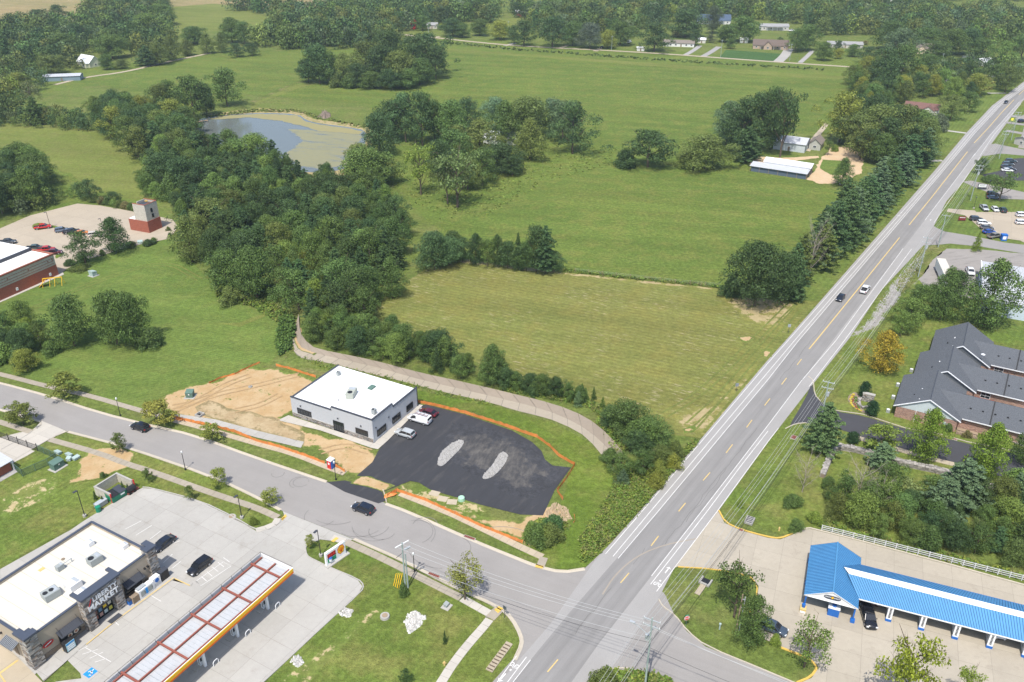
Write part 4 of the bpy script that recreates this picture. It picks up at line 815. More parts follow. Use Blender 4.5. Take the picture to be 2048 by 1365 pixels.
# things standing in front of the store
def local_thing(name, label, cat, par, u, v, z=0, rot=0, group=None):
    a = par.location; p = rel(a, math.degrees(par.rotation_euler.z), u, v); return thing(name, label, cat, (p[0], p[1], z), math.degrees(par.rotation_euler.z) + rot, group)
k = local_thing('vending_cabinet', 'black cabinet with glowing blue and white poster front under the left awning of the store', 'cabinet', s, 5.3, -1.15, .18)
ob('body', MB().box(-.9,-.4,0,.9,.5,1.9), M['black'], k); ob('front_panel', MB().box(-.75,-.45,.2,.75,-.4,1.8), M['anyc'], k, color=(.35,.55,.6)); ob('stripe', MB().box(-.7,-.46,1.45,.7,-.45,1.75), M['bpaint'], k)
for i in range(3): ob('price_row', MB().box(-.6,-.465,.35+i*.36,.6,-.45,.55+i*.36), M['white'], k)
k = local_thing('ice_merchandiser', 'white ice box with two dark doors beside the right awning of the store', 'ice box', s, 19.6, -1.5, .18)
ob('body', MB().box(-1.5,-.5,0,1.5,.5,1.7), M['white'], k)
for x in (-.75, .75): dd = ob('door', MB().box(x-.45,-.56,.35,x+.45,-.5,1.45), M['hvac'], k); ob('handle', MB().box(x+.3,-.6,.7,x+.36,-.56,1.1), M['black'], dd)
ob('blue_panel', MB().box(-.22,-.56,.3,.22,-.5,1.5), M['bpaint'], k); ob('top_box', MB().box(-1.4,-.3,1.7,.2,.4,2.0), M['steel'], k)
k = local_thing('ice_merchandiser', 'tall white ice cabinet with round blue emblem next to the dark cage', 'ice box', s, 21.9, -1.4, .18)
ob('body', MB().box(-.75,-.5,0,.75,.5,1.9), M['white'], k); ob('emblem', MB().rod((0,-.5,1.3),(0,-.55,1.3),.42,.42,14), M['blue'], k); ob('door', MB().box(-.6,-.53,.15,.6,-.5,.8), M['grey_panel'], k)
k = local_thing('gas_bottle_cage', 'dark grey gas bottle cage at the right corner pier of the store', 'cage', s, 23.7, -1.3, .18)
ob('body', MB().box(-.8,-.5,0,.8,.5,1.9), M['dark_metal'], k); ob('door', MB().box(-.7,-.54,.1,-.03,-.5,1.8), M['black'], k); ob('door', MB().box(.03,-.54,.1,.7,-.5,1.8), M['black'], k)
k = local_thing('firewood_rack', 'slatted wooden rack of firewood between awning and ice box', 'rack', s, 17.4, -1.5, .18)
for i in range(6): ob('slat', MB().box(-.6,-.5,.15+i*.22,.6,-.45,.28+i*.22), M['wood'], k)
for x in (-.6, .55): ob('post', MB().box(x,-.5,0,x+.07,.4,1.45), M['wood'], k)
ob('log_stack', MB().box(-.5,-.44,.05,.5,.35,1.35), M['brown_wall'], k)
k = local_thing('litter_bin', 'blue grey litter bin beside the right stone pier of the entrance', 'bin', s, 16.5, -1.35, .18); ob('body', MB().box(-.28,-.28,0,.28,.28,.95), M['blue'], k); ob('lid', MB().box(-.32,-.32,.95,.32,.32,1.15), M['dark_metal'], k)

# ---- fuel canopy with open roof steelwork
gc = thing('fuel_canopy', 'long fuel canopy with red steel roof beams and yellow orange fascia over the station forecourt', 'canopy', (*G(585,1137,5.5)[:2], 0), 240.4)
cL, cW = 36.0, 7.4; z0 = 4.5                       # local +u runs toward the camera, canopy lies at -v (left)
gcP = lambda: None
ob('soffit', MB().box(.15,-cW+.15,z0,cL-.15,-.15,z0+.12), M['white'], gc)
ob('fascia_yellow', MB().box(0,0,z0+.35,cL,.1,z0+1.0), M['yellow'], gc); ob('fascia_red', MB().box(0,0,z0,cL,.11,z0+.35), M['anyc'], gc, color=(.8,.15,.01))
ob('fascia_white', MB().box(0,-.14,z0,cL,-.02,z0+1.0), M['white'], gc)
ob('fascia_end', MB().box(-.1,-cW,z0,0,.1,z0+1.0), M['white'], gc)
nb = 16; un = cL / nb
for j in range(nb):
    for k_ in range(2): ob('deck_panel', MB().box(j*un+.04, -cW+.35+k_*3.45, z0+.25, (j+1)*un-.04, -cW+.35+(k_+1)*3.45-.08, z0+.36 + .01*((j+k_)%2)), M['deck'], gc)
    pl = ob('back_panel', MB().box(j*un+.03, -cW-.05, z0+.0, (j+1)*un-.03, -cW+.02, z0+1.0), M['grey_panel'], gc); ob('back_brace', MB().rod((j*un, -cW+.5, z0+.4), (j*un, -cW, z0+1.0), .03), M['black'], gc)
    for k_ in range(6): pass
dl = MB()
for j in range(nb*3): dl.box(j*un/3-.025, -cW+.35, z0+.36, j*un/3+.025, -.5, z0+.42)
ob('deck_seam', dl, M['steel'], gc, kind='stuff')
for v in (-cW+.55, -cW/2, -.6): ob('long_beam', MB().box(.3, v-.11, z0+.45, cL-.2, v+.11, z0+.72), M['rust_beam'], gc)
for j in range(6):
    u = 2.6 + j*6.6
    if u < cL: ob('cross_beam', MB().box(u-.14, -cW+.3, z0+.74, u+.14, -.35, z0+1.02), M['rust_beam'], gc)
for j in range(5):
    u = 5.4 + j*6.9
    if u < cL-1: ob('column', MB().box(u-.2,-1.6,0.1,u+.2,-1.2,z0), M['white'], gc); 
for j in range(5):
    u = 5.4 + j*6.9
    if u < cL-1:
        isl = thing('fuel_pump', 'white fuel pump on a raised island under the canopy, %s from the far end' % ['first','second','third','fourth','fifth'][j], 'fuel pump', (*rel(gc.location, 240.4, u, -2.2), .1), 240.4, 'fuel pumps under the canopy')
        ob('island', MB().box(-1.5,-.5,0,1.5,.5,.16), M['conc'], isl); ob('body', MB().box(-.45,-.3,.16,.45,.3,2.0), M['white'], isl); ob('screen_panel', MB().box(-.35,.3,1.0,.35,.33,1.7), M['black'], isl)
        ob('hose', MB().path([(.5,.2,1.6),(.65,.3,.9),(.5,.32,.6)], .04), M['black'], isl); ob('top_sign', MB().box(-.45,-.2,2.0,.45,.2,2.3), M['yellow'], isl)
        bo = thing('bumper_hoop', 'white steel hoop guarding the %s fuel pump' % ['first','second','third','fourth','fifth'][j], 'bollard', (*rel(gc.location, 240.4, u-1.1, -.2), .1), 240.4, 'bumper hoops along the canopy')
        ob('hoop', MB().path([(-.5,0,0),(-.5,0,.7),(-.3,0,.95),(.3,0,.95),(.5,0,.7),(.5,0,0)], .07, 6), M['white'], bo)
# wire guard rail along the back edge of the canopy
ob('edge_rail', MB().rod((0,-cW-.02,z0+1.35),(cL,-cW-.02,z0+1.35),.03).rod((-.05,-cW,z0+1.35),(-.05,0,z0+1.35),.03), M['black'], gc)
for j in range(nb+1): ob('rail_post', MB().rod((j*un,-cW-.02,z0+1),(j*un,-cW-.02,z0+1.35),.03), M['black'], gc)

# ---- blue roofed car wash
cw = thing('car_wash', 'open car wash with blue standing seam roofs and white bay walls', 'car wash', (*G(1608,1190,3.4)[:2], 0), 68)
gd, gw, ze, zr = 13.0, 8.6, 3.4, 5.6               # +u away along the gable ridge, -v to the right
def pitch(name, A, B, Cc, D, mat, par, seams=0, th=.12):  # A,B eave; C,D ridge (C above B)
    A, B, Cc, D = map(Vector, (A, B, Cc, D)); nn = (B-A).cross(D-A).normalized(); nn = nn if nn.z > 0 else -nn; dn = nn*th
    vs = [A,B,Cc,D,A-dn,B-dn,Cc-dn,D-dn]; o = ob(name, MB().add(vs, [(0,1,2,3),(7,6,5,4),(0,4,5,1),(1,5,6,2),(2,6,7,3),(3,7,4,0)]), mat, par)
    if seams:
        mb = MB()
        for i in range(seams+1):
            t_ = i/seams; p, q = A.lerp(B, t_)+nn*.03, D.lerp(Cc, t_)+nn*.03; mb.rod(p, q, .045, .045, 4)
        ob('roof_seam', mb, M['blue_seam'] if mat is M['blue_roof'] else mat, o, kind='stuff')
    return o
pitch('roof', (0,0,ze), (gd,0,ze), (gd,-gw/2,zr), (0,-gw/2,zr), M['blue_roof'], cw, 34); pitch('roof', (gd,-gw,ze), (0,-gw,ze), (0,-gw/2,zr), (gd,-gw/2,zr), M['blue_roof'], cw, 34)
ob('ridge_cap', MB().rod((0,-gw/2,zr+.04),(gd,-gw/2,zr+.04),.14,.14,6), M['blue_roof'], cw)
ob('gable', MB().add([(.12,-.25,ze),(.12,-gw+.25,ze),(.12,-gw/2,zr-.15)], [(0,1,2)]), M['white'], cw); ob('gable_trim', MB().rod((-.02,0,ze),(-.02,-gw/2,zr),.08,.08,4).rod((-.02,-gw,ze),(-.02,-gw/2,zr),.08,.08,4).rod((.05,-.2,ze-.05),(.05,-gw+.2,ze-.05),.09,.09,4), M['white'], cw)
n = 20; ov = MB().add([(.06, -gw/2-.1 + 1.35*math.copysign(abs(math.cos(2*math.pi*k/n))**.6, math.cos(2*math.pi*k/n)), 4.25 + .42*math.sin(2*math.pi*k/n)) for k in range(n)], [tuple(range(n))]); sg = ob('sign_oval', ov, M['navy_cap'], cw)
ob('sign_band', MB().add([(.03,-gw/2-1.2,4.2),(.03,-gw/2+1.0,4.2),(.03,-gw/2+1.0,4.4),(.03,-gw/2-1.2,4.4)], [(0,1,2,3)]), M['white'], cw); ob('sign_emblem', MB().rod((.02,-gw/2-.1,4.3),(.0,-gw/2-.1,4.3),.22,.22,8), M['yellow'], cw)
for i in range(9):
    if i != 4: ob('sign_stroke', MB().box(.0, -gw/2-1.1+i*.23, 4.24, .02, -gw/2-1.0+i*.23, 4.37), M['navy_cap'], cw)
for u, v in ((.3,-.4),(.3,-gw+.4),(gd-.5,-.4),(6.5,-.4)):
    p = ob('post', MB().box(u-.12,v-.12,.7,u+.12,v+.12,ze), M['blue'], cw); ob('post_base', MB().box(u-.35,v-.35,.05,u+.35,v+.35,.7), M['blue'], p)
k = local_thing('vacuum_station', 'yellow and blue vacuum station at the front left post of the car wash', 'vacuum', cw, -.3, -.3, .1); ob('body', MB().box(-.6,-.5,0,.5,.5,.9), M['ypaint'], k); ob('front', MB().box(-.65,-.45,.1,-.6,.45,.5), M['white'], k); ob('drum', MB().disc((.1,0),.3,.9,1.5), M['blue'], k)
k = local_thing('pay_station', 'blue and white pay station under the gable of the car wash', 'pay station', cw, 1.0, -5.1, .1); ob('body', MB().box(-.7,-.9,0,.7,.9,1.6), M['blue'], k); ob('top', MB().box(-.75,-.95,1.6,.75,.95,1.75), M['white'], k); ob('dome', MB().disc((0,0),.4,1.75,2.1), M['blue'], k)
# long bays: ridge runs to the right
bx0, bd = 6.3, 7.8                                  # front eave at u=3.9, back eave at 3.9+bd
uf, ub, vr, vend = 2.6, 11.2, -4.6, -38.0; um = (uf+ub)/2; zb = 5.0
pitch('roof', (uf,-gw+.05,ze), (uf,vend,ze), (um-.6,vend,zb-.15), (um-.6,-6.4,zb-.15), M['blue_roof'], cw, 74, .1)
pitch('roof', (ub,vend,ze), (ub,-gw+.05,ze), (um+.6,-5.6,zb+.1), (um+.6,vend,zb+.1), M['blue_roof'], cw, 74, .1)
ob('skylight', MB().add([(um-.62,-6.6,zb-.1),(um-.62,vend,zb-.1),(um+.55,vend,zb+.13),(um+.55,-5.7,zb+.13)], [(0,1,2,3)]), M['white'], cw)
ob('eave_trim', MB().box(uf-.1,vend,ze-.22,uf,-gw,ze-.04), M['white'], cw); ob('eave_trim', MB().box(ub,vend,ze-.2,ub+.08,-gw,ze), M['blue'], cw)
ob('back_wall', MB().box(ub-.5,vend,0,ub-.35,-gw,ze-.6) if 0 else MB().box(ub-1.0,vend,0,ub-.8,-26,ze-.5), M['white'], cw)
for i in range(7):
    v = -gw - .25 - 4.9 - i*5.05 + (0 if i else 0)
    w = ob('bay_wall', MB().box(uf+.3, v-.22, .1, ub-.8, v+.22, ze-.15), M['white'], cw); ob('wall_end', MB().box(uf+.02, v-.42, .6, uf+.3, v+.42, ze-.2), M['white'], w)
    ob('wall_foot', MB().box(uf-.05, v-.46, .1, uf+.3, v+.46, .6), M['blue'], w)
    for q in range(7): ob('wall_letter', MB().box(uf-.0, v-.16, .95+q*.3, uf+.02, v+.16, 1.15+q*.3), M['black'], w)
    ob('control_box', MB().box(uf+1.2, v+.22, 1.0, uf+1.7, v+.35, 2.0), M['steel'], w)
ob('end_gable_roof', MB().add([(uf-2.5,vend+5.2,ze),(uf-2.5,vend+.5,ze+1.4),(ub,vend+.5,ze+1.4),(ub,vend+5.2,ze)], [(0,1,2,3)]), M['blue_roof'], cw) if 0 else None

# ---- grey shingled brick apartments at the right
ap = thing('apartment_building', 'long brick apartment building with stepped dark grey shingle roofs and white gable', 'apartment building', (*G(1790,812,3.0)[:2], 0), 60)
# frame: +u runs away from the camera (60 deg), -v runs to the right
def apt_section(u0, v0, L, W, zr, wing=None, first=False):
    ob('wall', MB().box(u0+.3, v0-W+.3, 0, u0+L, v0-.3, 2.9), M['brick_mix'], ap); rm = M['shingle']; ze_ = 2.95; c = v0 - W/2
    pitch('roof', (u0,v0+.3,ze_), (u0+L+.6,v0+.3,ze_), (u0+L+.6,c,zr), (u0,c,zr), rm, ap); pitch('roof', (u0+L+.6,v0-W-.3,ze_), (u0,v0-W-.3,ze_), (u0,c,zr), (u0+L+.6,c,zr), rm, ap)
    ob('ridge_vent', MB().rod((u0+.5,c,zr+.02),(u0+L,c,zr+.02),.13,.13,4), M['dark_metal'], ap)
    ob('gable_trim', MB().rod((u0-.03,v0+.32,ze_),(u0-.03,c,zr),.13,.13,4).rod((u0-.03,v0-W-.32,ze_),(u0-.03,c,zr),.13,.13,4), M['white'], ap)
    ob('gable', MB().add([(u0+.28,v0-.3,2.9),(u0+.28,v0-W+.3,2.9),(u0+.28,c,zr-.18)], [(0,1,2)]), M['anyc'], ap, color=(.5,.56,.57) if u0 == 0 else (.1,.11,.12))  # rear section gables: shadow below the white trim put into their dark colour
    for k_ in range(3): ob('roof_vent', MB().cbox((u0+1.5+k_*2.6, c+2.2+(k_%2)*1.3, zr-1.25-(k_%2)*.55), (.25,.25,.3)), M['white'] if k_ != 1 else M['black'], ap)
secs = [(0, 0, 15.5, 13.5, 6.6), (15.5, -2.0, 14.5, 13.5, 6.9), (30.5, -4.0, 15.0, 13.5, 7.2)]
for i, (u0, v0, L, W, zr) in enumerate(secs):
    apt_section(u0, v0, L, W, zr)
    # wing to the right, ridge across
    wv0, wv1, wu0, wu1 = v0 - 7.5, v0 - W - 13.2, u0 + 2.2, u0 + 13.6; um_ = (wu0+wu1)/2; zr2 = 5.9
    ob('wall', MB().box(wu0+.4, wv1+.4, 0, wu1-.3, v0-W+.35, 2.85), M['brick_mix'], ap)
    pitch('roof', (wu0-.2, wv0-3.5, 2.95), (wu0-.2, wv1, 2.95), (um_, wv1, zr2), (um_, wv0, zr2), M['shingle'], ap); pitch('roof', (wu1+.2, wv1, 2.95), (wu1+.2, wv0-3.5, 2.95), (um_, wv0, zr2), (um_, wv1, zr2), M['shingle'], ap)
    ob('roof_break', MB().rod((wu0-.2, wv1+7.2, 3.05),(um_, wv1+7.2, zr2+.06),.16,.16,4), M['black'], ap)
    for k_ in range(5): ob('roof_vent', MB().cbox((wu0+2.6, wv1+1.6+k_*2.5, 4.45), (.28,.4,.22)), M['black'], ap)
    ob('eave_trim', MB().box(wu0-.3, wv1, 2.72, wu0-.21, v0-W-.4, 2.95), M['white'], ap)
    if i:  # recessed patio with window
        window(ap, 180, wu0+.38, v0-W-2.4, 1.6, 2.0, 1.5, 2, 2, frame=M['white'])
        ob('patio_wall', MB().box(wu0-1.1, v0-W-4.4, 0, wu0-.9, v0-W-.2, 1.5), M['brick_red'], ap)
ob('patio_floor', MB().box(-.4, -17.8, .05, 2.4, -13.4, .2), M['wood'], ap); fn = ob('patio_fence', MB().box(-.5,-17.8,1.1,-.42,-13.4,1.18), M['black'], ap)
for i in range(16): ob('patio_fence_bar', MB().box(-.49,-17.7+i*.28,.1,-.45,-17.66+i*.28,1.1), M['black'], fn)
for v in (-4.6, -9.0): ob('downpipe', MB().box(.18, v, 0, .28, v+.1, 2.9), M['white'], ap)
window(ap, 180, .28, -7.6, 1.6, .7, 1.2, 1, 2, frame=M['white'])
for v, h in ((-10.7, 1.5), (-11.5, 1.1)): ob('meter_box', quadbox(MB(), 180, .28, v, 1.2, .6, h, .3), M['grey_box'], ap)
for u, v in ((1.5,1.2),(8.5,1.1),(15.2,1.0),(19,-.8),(24.5,-.9),(31,-2.6)):
    k = local_thing('air_conditioner', 'small round topped air conditioner by the left wall of the apartments, %s from the front' % {1.5:'first',8.5:'second',15.2:'third',19:'fourth',24.5:'fifth',31:'sixth'}[u], 'air conditioner', ap, u, v); ob('case', MB().box(-.4,-.4,0,.4,.4,.8), M['hvac'], k); ob('fan_guard', MB().disc((0,0),.34,.8,.86,12), M['white'], k)
for u, v in ((30.2,-15.5),(44.5,-13)): k = local_thing('satellite_dish', 'white satellite dish on the %s apartment roof' % ('nearer' if u < 40 else 'farthest'), 'dish', ap, u, v, 6.0 if u < 40 else 4.6); ob('dish', MB().disc((0,0),.5,.35,.5,14,.2), M['white'], k); ob('arm', MB().rod((0,0,-.6),(0,0,.36),.05), M['steel'], k)

# ---- fire station at the left edge and its training tower
fs = thing('fire_station', 'red brick and pale panel fire station with white flat roof at the left edge', 'fire station', G(118,550), 157)
fa = 63 - 157                                       # wall with the panels runs toward the camera
# local: +u away to the left-back, +v ... toward the camera-left along the long wall
fL, fW, fh = 30, 30, 6.6
ob('wall_base', MB().box(0,0,0,fL,fW,3.6), M['brick_red'], fs); ob('wall_top', MB().box(.05,.05,3.6,fL-.05,fW-.05,fh+.3), M['block'], fs)
ob('coping', MB().box(-.15,-.15,fh+.3,.5,fW,fh+.75).box(.5,-.15,fh+.3,fL,.5,fh+.75), M['brick_red'], fs); ob('roof', MB().box(.5,.5,fh+.3,fL-.1,fW-.1,fh+.42), M['white_roof'], fs)
ob('roof_step', MB().box(8.8,.4,fh+.42,9.4,fW,fh+1.4), M['dark_metal'], fs); ob('roof', MB().box(9.4,.4,fh+.42,fL,fW,fh+1.3), M['white_roof'], fs)
fr = MB()
for z in (4.2, 5.0, 5.9): fr.box(-.04, .6, z, .06, fW, z+.1)
ob('wall_stripe', fr, M['brick_red'], fs)
ob('stripe_end', MB().box(-.04,.9,5.0,.05,1.05,6.0), M['brick_red'], fs)
for v in (2.4, 9.5, 16.8): ob('tile_accent', MB().box(-.05, v, 5.3, .05, v+.35, 5.65), M['brick_red'], fs)
for v in (2.6, 14.6): ob('wall_box', MB().box(-.12, v, .9, .02, v+.7, 1.8), M['white'], fs)
tw = thing('training_tower', 'pale block training tower on a red base with empty window openings', 'tower', G(325,456), 157)
ob('base', MB().box(0,0,0,8.8,6.2,4.3), M['brick_red'], tw); ob('tower_wall', MB().box(.15,.15,4.3,5.7,6.0,9.4), M['block'], tw)
ob('parapet', MB().box(.15,.15,9.4,5.7,.4,10.3).box(.15,5.75,9.4,5.7,6.0,10.3).box(.15,.4,9.4,.4,5.75,10.3).box(5.45,.4,9.4,5.7,4.0,10.3), M['block'], tw)
ob('parapet_cap', MB().box(.1,.1,10.3,5.75,.45,10.42).box(.1,5.7,10.3,5.75,6.05,10.42).box(.1,.45,10.3,.45,5.7,10.42), M['brick_red'], tw)
ob('tower_roof', MB().box(.4,.4,9.4,5.45,5.75,9.5), M['dark_metal'], tw); ob('low_roof', MB().box(5.75,.2,4.3,8.7,6.0,4.45), M['white_roof'], tw); ob('hatch_frame', MB().path([(3.2,1.2,10.2),(3.9,1.2,10.2),(3.9,1.9,10.2),(3.2,1.9,10.2),(3.2,1.2,10.2)], .08).rod((3.2,1.2,9.5),(3.2,1.2,10.2),.08).rod((3.9,1.2,9.5),(3.9,1.2,10.2),.08), M['yellow'], tw)
FN, FR = None, None
for u, z, w, h in ((4.0,7.7,1.1,1.2),(3.7,5.6,.9,1.2),(6.9,2.4,.9,1.1)): window(tw, -90, u, .16 if z > 3 else .0, z, w, h, 1)
for v, z, w, h in ((3.2,7.7,.8,1.4),(3.0,5.7,.8,1.2)): window(tw, 180, .16, v, z, w, h, 1)
ob('door', quadbox(MB(), -90, 1.0, 0, 1.1, 1.0, 2.1, .05), M['dark_metal'], tw); 

# ---- warehouse at the right edge, barns, sheds
wh = thing('warehouse', 'large warehouse with pale ribbed metal roof at the right edge behind the trees', 'warehouse', (*G(1963,520,5)[:2], 0), -26)
ob('wall', MB().box(.3,-31,0,40,-.3,4.6), M['anyc'], wh, color=(.5,.58,.66)); pitch('roof', (0,0,4.6), (40,0,4.6), (40,-16,5.6), (0,-16,5.6), M['grey_panel'], wh, 60); pitch('roof', (40,-31.4,4.6), (0,-31.4,4.6), (0,-16,5.6), (40,-16,5.6), M['grey_panel'], wh, 60)
ob('corner_trim', MB().rod((0,0,4.7),(0,-16,5.7),.2,.2,4), M['white'], wh)
tr = thing('box_trailer', 'long white box trailer parked beside the warehouse behind the trees', 'trailer', G(1885,560), 75)
ob('box', MB().box(-8,-1.3,1.1,8,1.3,4.0), M['white'], tr); ob('roof', MB().box(-8,-1.3,4.0,8,1.3,4.06), M['cream_roof'], tr)
for x in (-6,-4.8,5.5):
    for y in (-1.1,.85): ob('wheel', MB().rod((x,y,.5),(x,y+.25,.5),.5,.5,12), M['tyre'], tr)
def gable_house(cx, cy, ang, L, W, hw, hr, roof, wall, label, cat='house', name='house', windows=3, wing=None, chim=False, porch=False, doorcol=None, z=0, group=None):
    """L along the ridge; front faces the camera side (-v)"""
    o = thing(name, label, cat, (*G(cx, cy)[:2], z), ang, group); w = ob('wall', MB().box(-L/2,-W/2,0,L/2,W/2,hw), M[wall], o) if isinstance(wall, str) else ob('wall', MB().box(-L/2,-W/2,0,L/2,W/2,hw), M['anyc'], o, color=wall)
    e = .4; rm = M[roof]
    r = pitch('roof', (-L/2-e,-W/2-e,hw-.05), (L/2+e,-W/2-e,hw-.05), (L/2+e,0,hw+hr), (-L/2-e,0,hw+hr), rm, o, int(L/.8) if roof in ('grey_panel','white') else 0); pitch('roof', (L/2+e,W/2+e,hw-.05), (-L/2-e,W/2+e,hw-.05), (-L/2-e,0,hw+hr), (L/2+e,0,hw+hr), rm, o)
    for s_ in (-1, 1): ob('gable', MB().add([(s_*L/2,-W/2,hw),(s_*L/2,W/2,hw),(s_*L/2,0,hw+hr-.1)], [(0,1,2)]), w.data.materials[0], o, color=tuple(w.color)[:3])
    for i in range(windows):
        u = -L/2 + L*(i+.5)/windows
        if i == windows//2: dr = ob('door', quadbox(MB(), -90, u, -W/2, 1.05, 1.0, 2.1, .06), M['brown_wall'], o); ob('handle', quadbox(MB(), -90, u+.35, -W/2-.06, 1.05, .1, .1, .05), M['steel'], dr)
        else: window(o, -90, u, -W/2, hw*.55, 1.3, 1.1, 2, frame=M['white'])
    window(o, 0, L/2, 0, hw*.55, 1.3, 1.1, 2, frame=M['white']); window(o, 180, -L/2, 0, hw*.55, 1.3, 1.1, 2, frame=M['white'])
    if chim: ob('chimney', MB().box(L*.2,.5,hw,L*.2+.8,1.3,hw+hr+.8), M['brick_red'], o)
    if wing:
        wu, wL, wW = wing; ob('wing_wall', MB().box(wu-wW/2,-W/2-wL,0,wu+wW/2,-W/2,hw-.1), w.data.materials[0], o, color=tuple(w.color)[:3]); hr2 = hr*.8; ee = .3
        pitch('wing_roof', (wu-wW/2-ee,-W/2-wL-ee,hw-.1), (wu-wW/2-ee,0,hw-.1), (wu,0,hw+hr2), (wu,-W/2-wL-ee,hw+hr2), rm, o); pitch('wing_roof', (wu+wW/2+ee,0,hw-.1), (wu+wW/2+ee,-W/2-wL-ee,hw-.1), (wu,-W/2-wL-ee,hw+hr2), (wu,0,hw+hr2), rm, o)
        ob('wing_gable', MB().add([(wu-wW/2,-W/2-wL,hw-.1),(wu+wW/2,-W/2-wL,hw-.1),(wu,-W/2-wL,hw+hr2-.1)], [(0,1,2)]), w.data.materials[0], o, color=tuple(w.color)[:3]); window(o, -90, wu, -W/2-wL, hw*.5, 1.5, 1.2, 2, frame=M['white'])
    if porch:
        ob('porch_roof', MB().box(-L*.3,-W/2-2.2,hw-.35,L*.3,-W/2-.4,hw-.2), rm, o)
        for i in range(4): ob('porch_post', MB().box(-L*.28+i*L*.185,-W/2-2.1,0,-L*.28+i*L*.185+.15,-W/2-1.95,hw-.35), M['white'], o)
    return o
ba = thing('long_barn', 'long low barn with stepped pale metal roof and dark open front at the field edge', 'barn', (*G(1499,343)[:2], 0), -31)
ob('wall', MB().box(.4,.4,0,24,4.8,2.6), M['anyc'], ba, color=(.09,.12,.16)); ob('wall', MB().box(4.6,4.8,0,24,11,3.9), M['grey_panel'], ba)
pitch('roof', (-.2,-.2,2.5), (24.4,-.2,2.5), (24.4,4.9,3.3), (-.2,4.9,3.3), M['grey_panel'], ba, 30); pitch('roof', (4.2,4.7,3.7), (24.6,4.7,3.7), (24.6,8.6,5.0), (4.2,8.6,5.0), M['white'], ba, 26); pitch('roof', (24.6,12.4,3.7), (4.2,12.4,3.7), (4.2,8.6,5.0), (24.6,8.6,5.0), M['white'], ba)
ob('end_wall', MB().add([(24,.4,0),(24,11,0),(24,11,3.8),(24,8.6,4.9),(24,4.8,3.7),(24,.4,2.5)], [(0,1,2,3,4,5)]), M['grey_panel'], ba)
for v in (2,5.5,8.5): ob('door', quadbox(MB(), 0, 24, v, 1.3, 1.6, 2.4, .06), M['dark_metal'], ba)
for i in range(7): ob('post', MB().box(i*4,0,0,i*4+.15,.15,2.5), M['wood'], ba)
gable_house(1582,297, -29, 14.5, 11, 3.8, 2.0, 'grey_panel', (.5,.54,.56), 'pale grey metal barn with low ridge behind the long barn', 'barn', 'metal_barn', windows=1)
gable_house(1632,296, 62, 9.5, 5.2, 3.0, 2.4, 'shingle_tan', (.42,.42,.38), 'small gabled barn with weathered double doors beside the metal barn', 'barn', 'small_barn', windows=1)
gable_house(1842,225, -32, 17, 9, 2.9, 2.4, 'shingle_red', (.6,.58,.52), 'house with red brown roof among trees left of the main road bend', windows=3, wing=(4,3,6), chim=False)
gable_house(1850,105, -15, 14, 11, 3, 3.4, 'shingle_tan', (.62,.5,.38), 'tan gabled house at the corner of the country lane beyond the meadow', windows=3, wing=(-4,2.5,6))
gable_house(1688,95, -10, 26, 9, 2.8, 1.7, 'shingle_grey', (.5,.47,.42), 'long low house with blue grey roof behind three round yard trees', windows=5)
gable_house(1540,97, -14, 26, 11, 2.9, 3.6, 'shingle_brown', (.42,.32,.24), 'brown roofed brick house with front gables above the dark green lawn', windows=5, wing=(-2,2.2,6), porch=True)
gable_house(1547,60, -5, 24, 9, 3.4, 1.8, 'shingle_grey', (.52,.5,.47), 'grey outbuilding with porch behind the brown roofed house', 'outbuilding', 'outbuilding', windows=4, porch=True)
gable_house(1426,47, -5, 30, 13, 3.2, 4.6, 'shingle_blue', (.6,.6,.58), 'house with large slate blue roof in front of the far woods', windows=5, porch=True)
gable_house(1357,92, -12, 24, 10, 2.7, 1.8, 'shingle_tan', (.72,.72,.7), 'long white bungalow with brown grey roof by the country lane', windows=6)
gable_house(1403,86, -12, 6, 5, 2.6, 1.4, 'white', (.6,.58,.52), 'white roofed garden shed beside the white bungalow', 'shed', 'garden_shed', windows=1)
gable_house(1487,86, -8, 6, 4, 2.6, 1.6, 'white', (.65,.65,.62), 'little white shed behind the deck of the brown roofed house', 'shed', 'garden_shed', windows=1)
gable_house(1281,102, -8, 5.5, 3.5, 2.6, .5, 'white', (.66,.66,.62), 'tiny white kiosk on the verge under the big dark tree', 'kiosk', 'kiosk', windows=1)
gable_house(1048,32, 0, 16, 8, 3.4, 2.0, 'shingle_grey', (.3,.1,.08), 'faded red barn in a clearing of the far woods', 'barn', 'red_barn', windows=1)
gable_house(828,58, 80, 4.5, 4.5, 6.0, 1.5, 'red', (.5,.03,.03), 'narrow bright red silo shed at the far wood edge', 'shed', 'red_shed', windows=1)
gable_house(866,57, -10, 9, 7, 3, 2, 'shingle_grey', (.5,.48,.42), 'grey cottage half hidden behind the yellow shrubs at the far lane', windows=3)
gable_house(180,132, -35, 15, 9, 3.0, 4.2, 'white', (.55,.55,.4), 'yellow green cottage with steep white roof in the upper left woods', windows=3, wing=(4,2,5))
gable_house(128,160, 12, 22, 9, 3.0, .9, 'grey_panel', (.2,.27,.32), 'long blue grey shed with flat pale roof left of the upper meadow', 'shed', 'long_shed', windows=1)
gable_house(1890,34, -8, 26, 12, 3.2, 2.2, 'white', (.7,.72,.74), 'white roofed house glimpsed through the far right woods', windows=4)
gable_house(1722,24, -8, 22, 10, 3.2, 2.2, 'white', (.7,.72,.74), 'pale house almost hidden in the far woods above the brown roofed house', windows=3)
gable_house(1762,5, -8, 20, 10, 4, 2.2, 'shingle_grey', (.75,.72,.68), 'white walled house at the top edge in the far woods', windows=3)
gable_house(1230,20, 10, 12, 8, 3.4, 2.2, 'shingle_red', (.7,.66,.6), 'small house with red roof peeking out of the far woods', windows=2)
